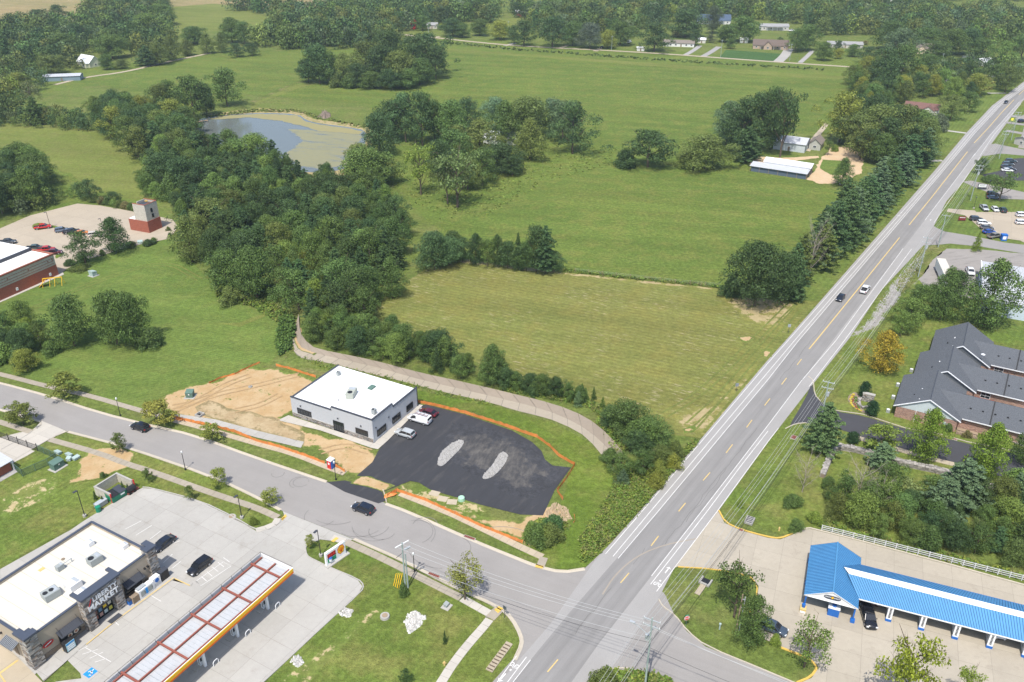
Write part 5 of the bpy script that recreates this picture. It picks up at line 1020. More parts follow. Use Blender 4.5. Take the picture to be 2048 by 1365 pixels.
gable_house(1965,130, 35, 14, 9, 3, 1.8, 'white', (.6,.6,.58), 'grey white roofed house below the trees at the far right', windows=3)
gable_house(1945,122, 15, 12, 8, 2.8, 1.8, 'shingle_grey', (.5,.5,.5), 'low grey roofed house beside the driveway at the upper right', windows=3)
gable_house(1005,285, -10, 17, 9, 3.0, 2.4, 'white', (.72,.72,.7), 'white farmhouse hidden behind the trees of the middle grove', windows=4)
gable_house(2060,290, 20, 12, 8, 3, 1.5, 'shingle_grey', (.5,.48,.44), 'low grey building at the right edge by the upper driveways', windows=2)
lb = thing('metal_roof_shed', 'corner of a shed with blue grey ribbed roof and brick wall at the left edge', 'shed', (*G(29,940)[:2], 0), 152)
ob('wall', MB().box(.3,.3,0,14,9,2.4), M['brick_red'], lb); pitch('roof', (-.3,-.2,2.5), (-.3,9.3,2.5), (5,9.3,3.3), (5,-.2,3.3), M['grey_panel'], lb, 20); pitch('roof', (14,9.3,2.5),(14,-.2,2.5),(5,-.2,3.3),(5,9.3,3.3), M['grey_panel'], lb)
ob('corner_post', MB().box(-.2,-.1,0,.05,.15,2.5), M['white'], lb)
# ================================================================== VEHICLES
def loft(stations, z_of, half_of, nring):
    pass
def car_proto(kind):
    """body shell lofted from side-profile stations; front is +x"""
    P = {  # x, z_bottom, z_belt, half width, (z_top, half_top) of greenhouse or None
        'sedan': dict(L=4.8, body=[(-2.4,.45,.78,.72),(-2.3,.3,.95,.84),(-1.6,.24,1.0,.9),(0,.22,.96,.92),(1.2,.24,.92,.91),(2.1,.28,.78,.86),(2.38,.36,.62,.7)],
                      cab=[(-1.95,.97),(-1.25,1.4),(-.1,1.46),(.45,1.4),(1.25,.93)], hw=.66, hb=.84, wx=(-1.42,1.42), r=.33),
        'suv': dict(L=4.75, body=[(-2.37,.5,.95,.8),(-2.3,.34,1.1,.9),(-1.5,.28,1.12,.95),(0,.26,1.1,.96),(1.1,.28,1.06,.95),(2.0,.32,.98,.9),(2.33,.42,.78,.76)],
                    cab=[(-2.28,1.08),(-1.95,1.66),(-.3,1.74),(.35,1.68),(1.15,1.06)], hw=.7, hb=.88, wx=(-1.4,1.42), r=.37),
        'pickup': dict(L=5.8, body=[(-2.9,.55,1.05,.92),(-2.86,.5,1.1,.96),(-1.0,.42,1.12,.98),(0,.4,1.1,.98),(1.5,.42,1.14,.98),(2.6,.46,1.08,.94),(2.86,.55,.85,.84)],
                       cab=[(-1.05,1.08),(-.95,1.74),(.2,1.82),(.75,1.76),(1.5,1.12)], hw=.74, hb=.92, wx=(-1.85,1.85), r=.4),
        'van': dict(L=5.7, body=[(-2.85,.5,1.2,.92),(-2.82,.42,1.3,.97),(-1.0,.36,1.3,1.0),(0.6,.36,1.25,1.0),(1.9,.38,1.15,.97),(2.6,.42,1.0,.92),(2.84,.5,.85,.84)],
                    cab=[(-2.82,1.28),(-2.72,2.02),(.6,2.08),(1.1,2.0),(2.05,1.14)], hw=.82, hb=.96, wx=(-1.7,1.75), r=.37)}[kind]
    st = P['body']; mb = MB(); n = len(st); rings = []
    for x, zb, zt, hw in st:
        zm = (zb + zt)*.5; r_ = [(-hw*.85, zb), (-hw, zb+.12), (-hw*1.0, zm), (-hw*.94, zt-.06), (-hw*.86, zt), (0, zt+.025), (hw*.86, zt), (hw*.94, zt-.06), (hw, zm), (hw, zb+.12), (hw*.85, zb)]
        rings.append([(x, y, z) for y, z in r_])
    k = len(rings[0]); vs = [p for r_ in rings for p in r_]; fs = []
    for i in range(n-1):
        for j in range(k-1): fs.append((i*k+j, (i+1)*k+j, (i+1)*k+j+1, i*k+j+1))
        fs.append((i*k+k-1, (i+1)*k+k-1, (i+1)*k, i*k))
    fs += [tuple(range(k)), tuple((n-1)*k + i for i in reversed(range(k)))]
    mb.add(vs, fs)
    if kind == 'pickup':                                   # open bed: dark recess rim
        pass
    body = mb.mesh('body', M['paint'], True)
    cb = P['cab']; g = MB(); rr = []
    for i, (x, z) in enumerate(cb):
        end = i in (0, len(cb)-1); hw = P['hb'] if end else P['hw']; hb = P['hb']
        zb = cb[0][1] if i < 3 else cb[-1][1]
        rr.append([(x, -hb, min(z, .97*zb)), (x, -hw, z), (x, hw, z), (x, hb, min(z, .97*zb))])
    vs = [p for r_ in rr for p in r_]; fs = []
    for i in range(len(rr)-1):
        for j in range(3): fs.append((i*4+j, (i+1)*4+j, (i+1)*4+j+1, i*4+j+1))
    fs += [(0,1,2,3), tuple(reversed(range(len(vs)-4, len(vs))))]
    g.add(vs, fs); glass = g.mesh('window_glass', M['cglass'])
    ro = MB(); (x1, z1), (x2, z2), (x3, z3) = cb[1:4]; hw = P['hw']; e = .03
    pts = [(x1-.05,z1+e),(x2,z2+e),(x3+.02,z3+e)]
    vs = [(x, s*(hw+.02), z) for x, z in pts for s in (-1, 1)] + [(x, s*(hw+.06), z-.09) for x, z in pts for s in (-1, 1)]
    ro.add(vs, [(0,1,3,2),(2,3,5,4),(0,2,8,6),(2,4,10,8),(3,1,7,9),(5,3,9,11),(1,0,6,7),(4,5,11,10)])
    for s in (-1, 1):                                       # pillars
        for (xa, za), (xb, zb) in ((cb[0], cb[1]), (cb[4], cb[3])): ro.rod((xa, s*P['hb']*.985, za-.02), (xb, s*(hw+.015), zb), .045, .045, 4)
        xm = (x2 + x1)/2 + .25; ro.rod((xm, s*P['hb']*.99, cb[0][1]-.04), (xm, s*(hw+.02), z2-.02), .04, .04, 4)
    if kind == 'van': ro.add([(-2.8,-.975,1.15),(.4,-.975,1.15),(.4,-.845,2.02),(-2.75,-.845,2.0),(-2.8,.975,1.15),(.4,.975,1.15),(.4,.845,2.02),(-2.75,.845,2.0)], [(0,1,2,3),(7,6,5,4)])
    if kind == 'pickup': ro.add([(-2.8,-.82,1.1),(-1.1,-.82,1.1),(-1.1,-.86,1.22),(-2.8,-.86,1.22),(-2.8,.82,1.1),(-1.1,.82,1.1),(-1.1,.86,1.22),(-2.8,.86,1.22)], [(0,1,2,3),(7,6,5,4),(0,3,7,4)])
    roof = ro.mesh('roof', M['paint'])
    root = thing(kind, '', 'car'); ch = [('body', body, (0,0,0)), ('window_glass', glass, (0,0,0)), ('roof', roof, (0,0,0))]
    for nm, me, loc in ch: ob(nm, me, parent=root, loc=loc)
    if kind == 'pickup': ob('cargo_bed', MB().box(-2.78,-.78,1.12,-1.12,.78,1.165), M['black'], root)
    r = P['r']; ty = MB().rod((0,-.11,0),(0,.11,0), r, r, 16).mesh('tyre', M['tyre']); rm = MB().rod((0,-.125,0),(0,.125,0), r*.62, r*.62, 10).mesh('rim', M['rim'])
    hb = st[3][3]
    for x in P['wx']:
        for s in (-1, 1):
            w = ob('wheel', ty, parent=root, loc=(x, s*(hb-.08), r)); ob('rim', rm, parent=w)
    zf = (st[-2][2] + st[-2][1])/2 + .12; zr = st[1][2] - .18
    for s in (-1, 1):
        ob('headlight', MB().cbox((P['L']/2-.16, s*st[-1][3]*.86, zf), (.26,.34,.16)), M['hl'], root); ob('taillight', MB().cbox((-P['L']/2+.06, s*st[1][3]*.86, zr), (.16,.26,.26)), M['tl'], root)
        ob('mirror', MB().cbox((cb[3][0]+.35, s*(P['hb']+.1), cb[-1][1]+.08), (.12,.2,.14)), M['black'], root)
    ob('grille', MB().cbox((P['L']/2-.03, 0, st[-1][1]+.12), (.08, 1.0, .2)), M['black'], root)
    return root
used = {}
def car(kind, px, ang, col, label, group=None, cat=None, z=.1, **kw):
    p = used.get(kind)
    if p is None: p = used[kind] = car_proto(kind); o = p
    else: o = copy_tree(p)
    g = G(*px, .6); o.location = (g.x, g.y, z); o.rotation_euler = (0, 0, R(ang)); tag(o, label, cat or {'suv':'suv','van':'van','pickup':'pickup truck','sedan':'car'}[kind], group)
    for ch in o.children:
        ch.color = (*col, 1)
    return o
NAV, BLK, SIL, WHT, RED, MAR, GRY, BLU = (.012,.016,.028), (.008,.008,.01), (.4,.42,.43), (.72,.73,.74), (.45,.02,.015), (.09,.012,.018), (.1,.105,.11), (.01,.06,.3)
car('suv', (399,1134), 240, BLK, 'black SUV on the station forecourt beside the white hatched markings')
car('sedan', (327,1088), 240, NAV, 'dark blue car parked half behind the right end of the store')
car('suv', (726,1018), 153, NAV, 'dark SUV driving on the side road past the new asphalt entrance')
car('suv', (280,855), 155, BLK, 'black SUV on the side road near the street trees at the left')
car('suv', (810,868), 153, SIL, 'silver SUV nearest the corner of the new building')
v_ = car('van', (839,840), 153, WHT, 'white van with ladder rack parked between the silver SUV and the maroon car')
for y in (-.5, .5): ob('roof_rack', MB().box(-2.4,y-.03,2.3,1.0,y+.03,2.36), M['steel'], v_)
for x in (-2.2,-1.2,-.2,.8): ob('rack_bar', MB().box(x,-.8,2.2,x+.06,.8,2.3), M['steel'], v_)
ld = ob('ladder', MB().box(-2.5,.1,2.38,.9,.14,2.46).box(-2.5,.5,2.38,.9,.54,2.46), M['rust_beam'], v_)
for i in range(9): ob('rung', MB().box(-2.4+i*.38,.14,2.4,-2.36+i*.38,.5,2.44), M['steel'], ld)
car('sedan', (856,826), 153, MAR, 'maroon sedan nearest the orange fence by the new building')
car('sedan', (1681,596), 235, NAV, 'dark blue car coming down the main road beside the white car')
car('pickup', (1730,580), 55, WHT, 'white pickup truck going up the main road')
car('sedan', (2012,205), 232, NAV, 'dark car far up the main road at the bend')
car('pickup', (1736,1233), 262, BLK, 'black pickup truck in front of the first car wash bay')
car('suv', (1741,1192), 262, MAR, 'maroon vehicle under the roof in the first car wash bay')
car('suv', (1994,1258), 255, WHT, 'white vehicle nosing out of the right hand wash bay')
car('suv', (1546,1257), -32, (.05,.07,.1), 'slate blue SUV parked behind the trees of the corner island')
for k, px, a, c, l in (('pickup',(86,455),20,RED,'red pickup truck standing alone near the small grass island'), ('pickup',(143,464),25,BLK,'black pickup truck closest to the viewer of the pair in the station lot'), ('suv',(124,461),25,(.12,.15,.2),'slate blue SUV beside the black pickup in the station lot'),
                       ('sedan',(163,466),20,(.6,.2,.04),'orange car half hidden behind the round tree in the station lot'), ('suv',(190,470),20,(.55,.5,.42),'cream jeep beside the tree in the station lot'), ('pickup',(15,485),10,(.06,.07,.08),'charcoal pickup truck at the left edge behind the fire station'),
                       ('pickup',(70,497),5,(.05,.08,.07),'dark green pickup truck behind the fire station roof'), ('pickup',(93,500),8,RED,'bright red pickup truck behind the fire station corner'), ('pickup',(107,506),10,MAR,'dark red pickup truck nearest the fire station corner')):
    car(k, px, a, c, l, 'vehicles in the fire station lot')
for k, px, a, c, l in (('pickup',(1968,417),262,SIL,'silver pickup truck, left one of three at the top of the office lot'), ('sedan',(1990,419),262,WHT,'white car with black roof between the silver pickup and dark car'), ('suv',(2005,421),82,(.02,.04,.045),'dark green SUV, right one of the three at the top of the office lot'),
                       ('suv',(1953,439),-12,(.03,.035,.05),'dark SUV at the head of the angled row by the lawn'), ('suv',(1968,447),-12,WHT,'white SUV with blue stripe in the angled row'), ('sedan',(1974,456),-8,GRY,'dark grey car in the middle of the angled row'),
                       ('sedan',(1978,464),12,BLU,'bright blue car in the angled row'), ('pickup',(1989,473),20,(.2,.19,.17),'grey brown pickup truck beside the blue donation box'), ('suv',(2045,431),-5,WHT,'upper white SUV at the right edge of the office lot'), ('suv',(2044,446),-5,WHT,'lower white SUV at the right edge of the office lot'),
                       ('suv',(1986,389),-12,BLK,'black SUV in the shade of the multi stemmed tree'), ('sedan',(1986,396),-12,(.015,.03,.06),'navy car beside the black SUV under the tree'),
                       ('pickup',(1940,544),255,WHT,'white pickup truck beside the warehouse'), ('suv',(2022,323),-12,(.02,.04,.05),'topmost dark SUV of the upper row of parked cars'), ('suv',(2016,329),-12,(.05,.07,.08),'second dark SUV of the upper row of parked cars'),
                       ('suv',(2013,335),-12,(.04,.05,.06),'third dark SUV of the upper row of parked cars'), ('sedan',(2020,339),-12,NAV,'fourth navy car of the upper row of parked cars'), ('sedan',(2014,341),-12,WHT,'white car at the lower end of the upper row of parked cars'), ('suv',(2043,243),20,NAV,'dark SUV at the right edge beside the utility poles')):
    car(k, px, a, c, l, 'vehicles parked in the right hand lots' if k != 'x' else None)
car('van', (1259,85), 60, WHT, 'white van beside the big dark yard tree far away'); car('pickup', (1204,96), 240, NAV, 'dark pickup truck at the end of a far driveway'); car('van', (1577,91), 75, WHT, 'white motorhome on the pale concrete drive of the brown roofed house')
car('suv', (1505,51), 10, (.1,.2,.22), 'teal grey car left of the far outbuilding'); car('pickup', (1583,62), 0, WHT, 'white pickup truck at the right end of the far outbuilding'); car('suv', (1895,163), 60, WHT, 'white car half hidden among the trees at the road bend'); car('sedan',(1684,366),60,(.5,.55,.6),'pale blue car under the round tree by the gravel yard')
# ================================================================== STREET FURNITURE
def upright(px, ytop): b_ = G(*px); return b_, height_at(b_, ytop)
def street_lamp(px, ytop, label, i):
    b_, h = upright(px, ytop); o = thing('street_lamp', label, 'street lamp', b_, 0, 'black street lamps with white globes along the side road')
    ob('base', MB().disc((0,0), .22, 0, .5, 8, .12), M['black'], o); ob('pole', MB().rod((0,0,.1),(0,0,h-.6),.085,.06,8), M['black'], o); ob('globe', MB().disc((0,0), .14, h-.6, h-.35, 10, .24).disc((0,0), .24, h-.35, h-.05, 10, .08), M['white'], o, smooth=True); return o
street_lamp((241,832), 795, 'black street lamp on the far verge between two street trees', 0)
street_lamp((371,940), 902, 'black street lamp on the near verge left of the store lot', 1)
street_lamp((672,960), 922, 'black street lamp beside the red and blue portable toilet', 2)
street_lamp((829,1144), 1105, 'black street lamp next to the tall utility poles', 3)
def lot_lamp(px, ytop, label, side=-1):
    b_, h = upright(px, ytop); o = thing('lot_lamp', label, 'lamp post', b_, 60, 'square headed lot lamps round the parking areas'); ob('footing', MB().disc((0,0), .35, 0, .55, 12), M['conc'], o); ob('pole', MB().rod((0,0,.5),(0,0,h),.09,.07,6), M['black'], o)
    ob('lamp_head', MB().cbox((side*.5,0,h-.05),(.8,.4,.14)), M['dark_metal'], o); return o
lot_lamp((170,1034), 981, 'lot lamp at the upper corner of the market store'); lot_lamp((484,1037), 990, 'lot lamp on the lawn left of the station entrance'); lot_lamp((642,1113), 1060, 'lot lamp beside the station sign')
lot_lamp((101,456), 424, 'lot lamp on the grass island with the red pickup'); lot_lamp((206,460), 437, 'lot lamp left of the round tree in the fire station lot'); lot_lamp((1947,418), 394, 'lot lamp at the corner of the office lot lawn'); lot_lamp((1976,381), 361, 'slim lamp post behind the office sign board')
def crossarm(par, z, ang, L=2.6, n=3, y=0):
    a = R(ang); mb = MB().cbox((0, 0, z), (L, .13, .15), a); c_ = ob('crossarm', mb, M['steel'], par)
    for i in range(n):
        t_ = (-.46 + .92*i/(n-1))*L; ob('insulator', MB().disc((math.cos(a)*t_, math.sin(a)*t_), .06, z+.07, z+.32, 6, .04), M['white'], c_)
poles = []
def utility_pole(px, ytop, label, arm_ang, arms=(0.4,1.9), h=None, xf=True, lean=0):
    b_ = G(*px); h = h or height_at(b_, ytop); o = thing('utility_pole', label, 'utility pole', b_, 0, 'utility poles along the main road')
    ob('pole', MB().rod((0,0,0),(0,0,h),.17,.11,8), M['pole'], o)
    for a in arms: crossarm(o, h-a, arm_ang)
    if xf: ob('transformer', MB().disc((.35,-.1), .26, h-3.9, h-2.9, 10), M['steel'], o)
    poles.append((b_, h)); return o
mp = utility_pole((1288,1392), 1236, 'nearest utility pole with two crossarms, street light arm and transformer at the bottom edge', -28, (.5,1.7), xf=False)
mh = poles[-1][1]
ob('equipment_arm', MB().cbox((0,0,mh-2.6),(2.4,.12,.14), R(48)), M['steel'], mp); ob('transformer', MB().disc((-.45,.1),.3,mh-4.4,mh-3.4,12), M['steel'], mp)
la = ob('lamp_arm', MB().rod((-.1,0,mh-3.6),(-2.4,.9,mh-1.9),.05,.05,6), M['steel'], mp); ob('lamp_head', MB().cbox((-2.6,1.0,mh-1.85),(.8,.35,.18), R(-30)), M['steel'], la)
utility_pole((1640,850), 762, 'utility pole with double crossarms rising behind the pine beside the apartment driveway', -28)
utility_pole((1836,555), 474, 'utility pole on the gravel verge left of the white trailer', -28)
utility_pole((1876,495), 430, 'slim utility pole at the corner of the office drive', -28, (.3,), xf=False)
utility_pole((1941,402), 330, 'utility pole in the grass beside the office sign', -20)
utility_pole((1998,318), 262, 'utility pole left of the upper row of parked cars', -20, (.3,1.6), xf=False)
utility_pole((2022,281), 224, 'farthest roadside utility pole near the yellow warning sign', -20, (.3,1.6), xf=False)
def wire(a, b, sag, r=.03, label='overhead power wire strung beside the main road', n=14, mat='steel', group='overhead power wires'):
    a, b = Vector(a), Vector(b); pts = [a.lerp(b, i/n) - Vector((0,0,sag*4*(i/n)*(1-i/n))) for i in range(n+1)]
    return tag(ob('power_wire', MB().path(pts, r, 3), M[mat]), label, 'wire', group)
M['wirel'] = plain('weathered_bare_wire', (.36,.37,.36), .5, .4); M['wired'] = plain('black_cable', (.03,.03,.03), .7, .2)
seq = [0,1,2,4,5,6]
for a_, b_ in zip(seq, seq[1:]):
    (pa, ha), (pb, hb) = poles[a_], poles[b_]; d = (pb-pa).xy.normalized(); nr = Vector((-d.y, d.x, 0)); sp = (pb-pa).length; sg = sp*.022
    for off, dz, mt in ((-1.2,.5,'wirel'),(0,.5,'wirel'),(1.2,.5,'wirel'),(-1.1,1.7,'wirel'),(1.1,1.7,'wirel'),(.1,3.2,'wirel'),(.15,5.2,'wired'),(.2,5.7,'wired')):
        wire((pa.x+nr.x*off, pa.y+nr.y*off, ha-dz+.2), (pb.x+nr.x*off, pb.y+nr.y*off, hb-dz+.2), sg*(1+.15*dz), .028 if mt == 'wirel' else .035, mat=mt)
(pa, ha) = poles[0]
for off, dz, mt in ((-1.2,.5,'wirel'),(0,.5,'wirel'),(1.2,.5,'wirel'),(-1.1,1.7,'wirel'),(1.1,1.7,'wirel'),(.15,5.2,'wired')):
    d = Vector((-.571,-.821)); q = (pa.x + .821*off, pa.y - .571*off); wire((*q, ha-dz+.2), (q[0]+d.x*55, q[1]+d.y*55, ha-dz+.5), 1.5, .028 if mt == 'wirel' else .035, mat=mt, label='overhead power wire leaving the nearest pole toward the bottom edge', group='overhead power wires near the bottom')
sp_, sh_ = upright((811,1177), 1086)
dp = thing('utility_pole', 'pair of grey utility poles with one slanted crossarm on the corner lawn', 'utility pole', sp_)
ob('pole', MB().rod((0,0,0),(0,0,sh_),.17,.12,8), M['pole'], dp); ob('pole', MB().rod((.45,.1,0),(.4,.1,sh_*.75),.16,.12,8), M['pole'], dp); ob('crossarm', MB().cbox((0,0,sh_-.3),(2.8,.14,.16),R(42)), M['white'], dp); ob('switch_gear', MB().cbox((.8,.2,sh_-1.4),(1.2,.3,.3),R(40)), M['steel'], dp); ob('guy_bracket', MB().rod((0,0,sh_-2.2),(-1.2,.3,sh_-3.6),.04), M['black'], dp)
for off, dz in ((-1.2,.3),(0,.3),(1.2,.3),(.2,4.0),(.0,5.0)): wire((sp_.x+off*.7, sp_.y+off*.6, sh_-dz), (poles[0][0].x+off*.3, poles[0][0].y+off*.4, mh-1.0-dz*.8), 1.2, .03, 'overhead line crossing the intersection from the lawn poles', mat='wirel' if dz < 4.5 else 'wired', group='lines crossing the intersection')
for off, dz in ((-1,.6),(1,1.0),(.2,5.0)): wire((poles[0][0].x, poles[0][0].y, mh-dz-1), (poles[0][0].x+45, poles[0][0].y-22+off, mh-dz-2), 1.2, .03, 'overhead line leaving the nearest pole to the lower right', mat='wirel' if dz < 4 else 'wired', group='lines leaving to the lower right')
ip, ih = upright((1472,1262), 1189)
o = thing('utility_pole', 'short double service pole standing among the island trees', 'utility pole', ip); ob('pole', MB().rod((0,0,0),(.1,0,ih),.13,.1,8), M['wood'], o); ob('pole', MB().rod((.5,0,0),(.6,0,ih-.6),.08,.08,8), M['steel'], o); ob('bracket', MB().box(0,-.05,ih-1.2,.7,.05,ih-1.05).box(0,-.05,ih-3,.7,.05,ih-2.85), M['steel'], o)
for px, yt, l in (((1017,61),42,'thin utility pole left of the red silo shed'), ((857,69),45,'pale utility pole right of the red silo shed'), ((1223,102),72,'white topped utility pole beside the yellow green tree'), ((1247,88),62,'grey pole left of the far white van'), ((1441,115),80,'utility pole at the end of the blue grey driveway'), ((1579,122),88,'utility pole beside the pale concrete drive'), ((1881,138),107,'utility pole with transformer near the upper right houses'), ((1674,288),268,'short white topped pole beside the small barn'), ((766,61),42,'thin pole at the far left end of the lane')):
    b_, h = upright(px, yt); o = thing('far_utility_pole', l, 'pole', b_, 0, 'far utility poles along the country lane'); ob('pole', MB().rod((0,0,0),(0,0,h),.16,.12,6), M['pole'], o); ob('crossarm', MB().cbox((0,0,h-.5),(1.8,.14,.14)), M['steel'], o)
# monument sign with scallop emblem
ms = thing('station_sign', 'white monument sign with yellow scallop emblem, red price panel and green price panel', 'sign', (*G(673,1120)[:2], 0), 50)
ob('plinth', MB().box(-2.6,-.75,0,2.6,.5,.25), M['conc'], ms); ob('cabinet', MB().box(-2.35,-.22,.25,2.1,.22,3.1), M['white'], ms)
n = 22; sc = []
for k in range(n): t_ = 2*math.pi*k/n; rr = .72*(1+.07*math.cos(7*t_)); sc.append((1.05+rr*math.cos(t_)*.95, -.26, 1.95 + rr*math.sin(t_)*1.15))
ob('scallop_border', MB().add([(1.05+(p[0]-1.05)*1.18, -.24, 1.95+(p[2]-1.95)*1.18) for p in sc], [tuple(range(n))]), M['red'], ms); em = ob('scallop_emblem', MB().add(sc, [tuple(range(n))]), M['yellow'], ms)
for k in range(-3, 4): ob('scallop_rib', MB().rod((1.05,-.28,1.3),(1.05+k*.19,-.28,2.55-abs(k)*.1),.022,.022,4), M['red'], em)
ob('price_panel', MB().box(-2.0,-.26,1.75,-.15,-.22,2.65), M['anyc'], ms, color=(.3,.02,.02)); ob('price_panel', MB().box(-2.0,-.26,.7,-.15,-.22,1.5), M['anyc'], ms, color=(.0,.22,.1)); ob('panel_edge', MB().box(-2.1,-.25,1.62,-.05,-.22,1.7), M['black'], ms)
for i in range(3): ob('price_figure', MB().box(-1.7+i*.5,-.27,2.0,-1.4+i*.5,-.26,2.4), M['red'], ms); ob('price_figure', MB().box(-1.7+i*.5,-.27,.9,-1.4+i*.5,-.26,1.3), M['green'], ms)
k = thing('feather_bin', 'small blue and white air machine on a white footing at the lot edge', 'air machine', G(662,1129), 60); ob('footing', MB().cbox((0,0,.1),(.8,.7,.2)), M['white'], k); ob('post', MB().rod((0,0,.2),(0,0,.9),.1), M['black'], k); ob('head', MB().disc((0,0),.35,.9,1.5,10), M['white'], k); ob('hood', MB().disc((0,0),.42,1.5,1.75,10,.3), M['blue'], k)
# stop sign
b_, h = upright((1387,1257), 1237); k = thing('stop_sign', 'red octagonal stop sign on a green post at the right side of the junction', 'stop sign', G(1371,1256), 15)
ob('post', MB().rod((0,0,0),(0,0,2.9),.035), M['green_box'], k); ob('plate', MB().rod((0,-.04,2.25),(0,-.07,2.25),.5,.5,8), M['white'], k); ob('face', MB().rod((0,-.07,2.25),(0,-.085,2.25),.44,.44,8), M['red'], k); wall_text('STOP', k, 0, -.1, 2.25, -90, .3, M['white'], 'sign_letters', depth=.004, bold=.012); ob('name_blade', MB().box(-.35,-.02,2.75,.35,.02,2.92), M['green'], k)
def simple_sign(px, label, col, w=.8, h=.9, top=2.6, ang=0, diamond=False, nm='road_sign', cat='sign', posts=1):
    k = thing(nm, label, cat, G(*px), ang)
    for i in range(posts): x = 0 if posts == 1 else (-w/2 + i*w); ob('post', MB().rod((x,0,0),(x,0,top),.05), M['dark_metal'], k)
    if diamond: ob('plate', MB().rod((0,-.05,top-.6),(0,-.08,top-.6),w*.7,w*.7,4), M['anyc'], k, color=col)
    else: ob('plate', MB().box(-w/2,-.09,top-h,w/2,-.04,top), M['anyc'], k, color=col)
    return k
simple_sign((1576,668), 'grey backed road sign on the left verge below the meadow', (.3,.33,.35), top=3.0); simple_sign((1472,785), 'small dark road sign on the left verge beside the mown field', (.2,.22,.24)); simple_sign((2022,249), 'yellow diamond warning sign at the right of the main road', (.9,.8,.02), 1.3, diamond=True, top=3.2)
simple_sign((1009,1236), 'dark backed stop sign at the left corner of the junction', (.1,.12,.13), .75, .75, 2.6, 140)
k = simple_sign((1923,443), 'low dark red office sign with white lettering on the striped lawn', (.2,.03,.03), 2.6, 1.5, 1.9, -5, nm='office_sign', posts=2); ob('sign_letters', MB().box(-1.0,-.12,1.35,1.0,-.09,1.55), M['white'], k)
k = simple_sign((1963,380), 'black framed white notice board sign beside the tall pole', (.04,.045,.05), 3.4, 2.0, 2.5, -8, nm='board_sign', posts=2); ob('sign_face', MB().box(-1.5,-.12,1.1,1.5,-.09,2.3), M['white'], k); ob('sign_letters', MB().box(-1.1,-.14,1.6,1.1,-.12,1.85), M['hvac'], k)
k = thing('donation_box', 'bright blue donation box with white panel at the end of the angled row', 'donation box', G(2006,481), -10); ob('body', MB().box(-.9,-.8,0,.9,.8,2.1), M['blue'], k); ob('front_panel', MB().box(-.55,-.84,.6,.55,-.8,1.7), M['white'], k); ob('lid', MB().box(-1,-.9,2.1,1,.9,2.25), M['blue'], k)
# portable toilet
k = thing('portable_toilet', 'red and blue portable toilet with white roof beside the orange fence', 'portable toilet', G(663,936), 60)
ob('wall', MB().box(-.6,-.6,0,.6,.6,2.1), M['blue'], k); ob('door', MB().box(-.66,-.5,.1,-.6,.5,2.0), M['red'], k); ob('roof', MB().box(-.65,-.65,2.1,.65,.65,2.3).box(-.5,-.5,2.3,.5,.5,2.42), M['white'], k); ob('side_panel', MB().box(-.5,-.65,.1,.5,-.6,1.5), M['blue'], k); ob('door_sign', MB().box(-.68,-.2,1.2,-.66,.2,1.7), M['white'], k)
# orange safety fence
def safety_fence(pts, label, h=.95, post=2.6, seed=1, lean=.25):
    l = pxl(pts); o = thing('safety_fence', label, 'fence', (0,0,0), 0, 'orange safety fencing round the building site'); rr = random.Random(seed); prev = None
    pp = []
    for a, b in zip(l, l[1:]):
        n = max(1, round((b-a).length/post)); pp += [a.lerp(b, i/n) for i in range(n)]
    pp.append(l[-1])
    for i, p in enumerate(pp):
        ob('post', MB().rod((0,0,0),(0,0,h+.15),.035,.03,4), M['wood'], o, loc=(p.x, p.y, 0))
        if prev is not None:
            mb = MB(); n = 4; A = []; 
            for j in range(n+1):
                q = prev.lerp(p, j/n); s_ = .12*math.sin(math.pi*j/n)*rr.uniform(.5,1.6); d = Vector((-(p-prev).y, (p-prev).x, 0)).normalized()*rr.uniform(-.1,.1); A.append((q.x, q.y, .05)); A.append((q.x+d.x, q.y+d.y, h-s_))
            mb.add(A, [(2*j, 2*j+2, 2*j+3, 2*j+1) for j in range(n)])
            A2 = [(x+.0, y+.0, z) for x, y, z in A]; ob('mesh_panel', mb, M['orange'], o)
        prev = p
safety_fence([(830,805),(870,813),(930,828),(1000,850),(1050,868),(1074,876),(1100,895),(1116,913),(1150,932)], 'long orange safety fence behind the new car park', seed=2)
safety_fence([(1150,932),(1132,960),(1114,984),(1126,1002)], 'orange safety fence down the right end of the new car park', seed=3)
safety_fence([(344,835),(365,842),(420,853),(470,866),(512,884),(560,897),(610,914),(650,929)], 'orange safety fence along the sidewalk left of the toilet', seed=4)
safety_fence([(660,932),(675,936),(690,946)], 'short orange fence piece right of the toilet', seed=5)
safety_fence([(775,996),(794,984),(850,1003),(910,1030),(962,1055),(1000,1070),(1030,1082),(1046,1088)], 'orange safety fence along the sidewalk right of the site entrance', seed=6)
safety_fence([(418,768),(440,758),(470,750),(500,735),(520,727)], 'half buried orange fence at the back left of the soil', h=.6, seed=7)
safety_fence([(552,733),(575,738),(600,746),(632,756)], 'orange fence behind the new building at the left', h=.8, seed=8)
safety_fence([(1146,1048),(1150,1042),(1148,1030)], 'scrap of orange fence by the soil heap', h=.4, seed=9)
k = tag(ob('orange_netting', MB().add([(0,0,.1),(2.2,.3,.35),(2.8,1.1,.15),(1.4,1.4,.5),(.2,1.0,.3),(1.3,.7,.75)], [(0,1,5),(1,2,5),(2,3,5),(3,4,5),(4,0,5)]), M['orange'], loc=G(768,998), rot=10), 'crumpled heap of orange netting at the site entrance', 'netting')
k = tag(ob('orange_netting', MB().add([(0,0,.1),(2.0,.3,.2),(2.4,.9,.15),(1.2,1.2,.3),(.2,.8,.2),(1.2,.6,.5)], [(0,1,5),(1,2,5),(2,3,5),(3,4,5),(4,0,5)]), M['orange'], loc=G(348,841), rot=-20), 'crumpled orange netting under the left street tree', 'netting')
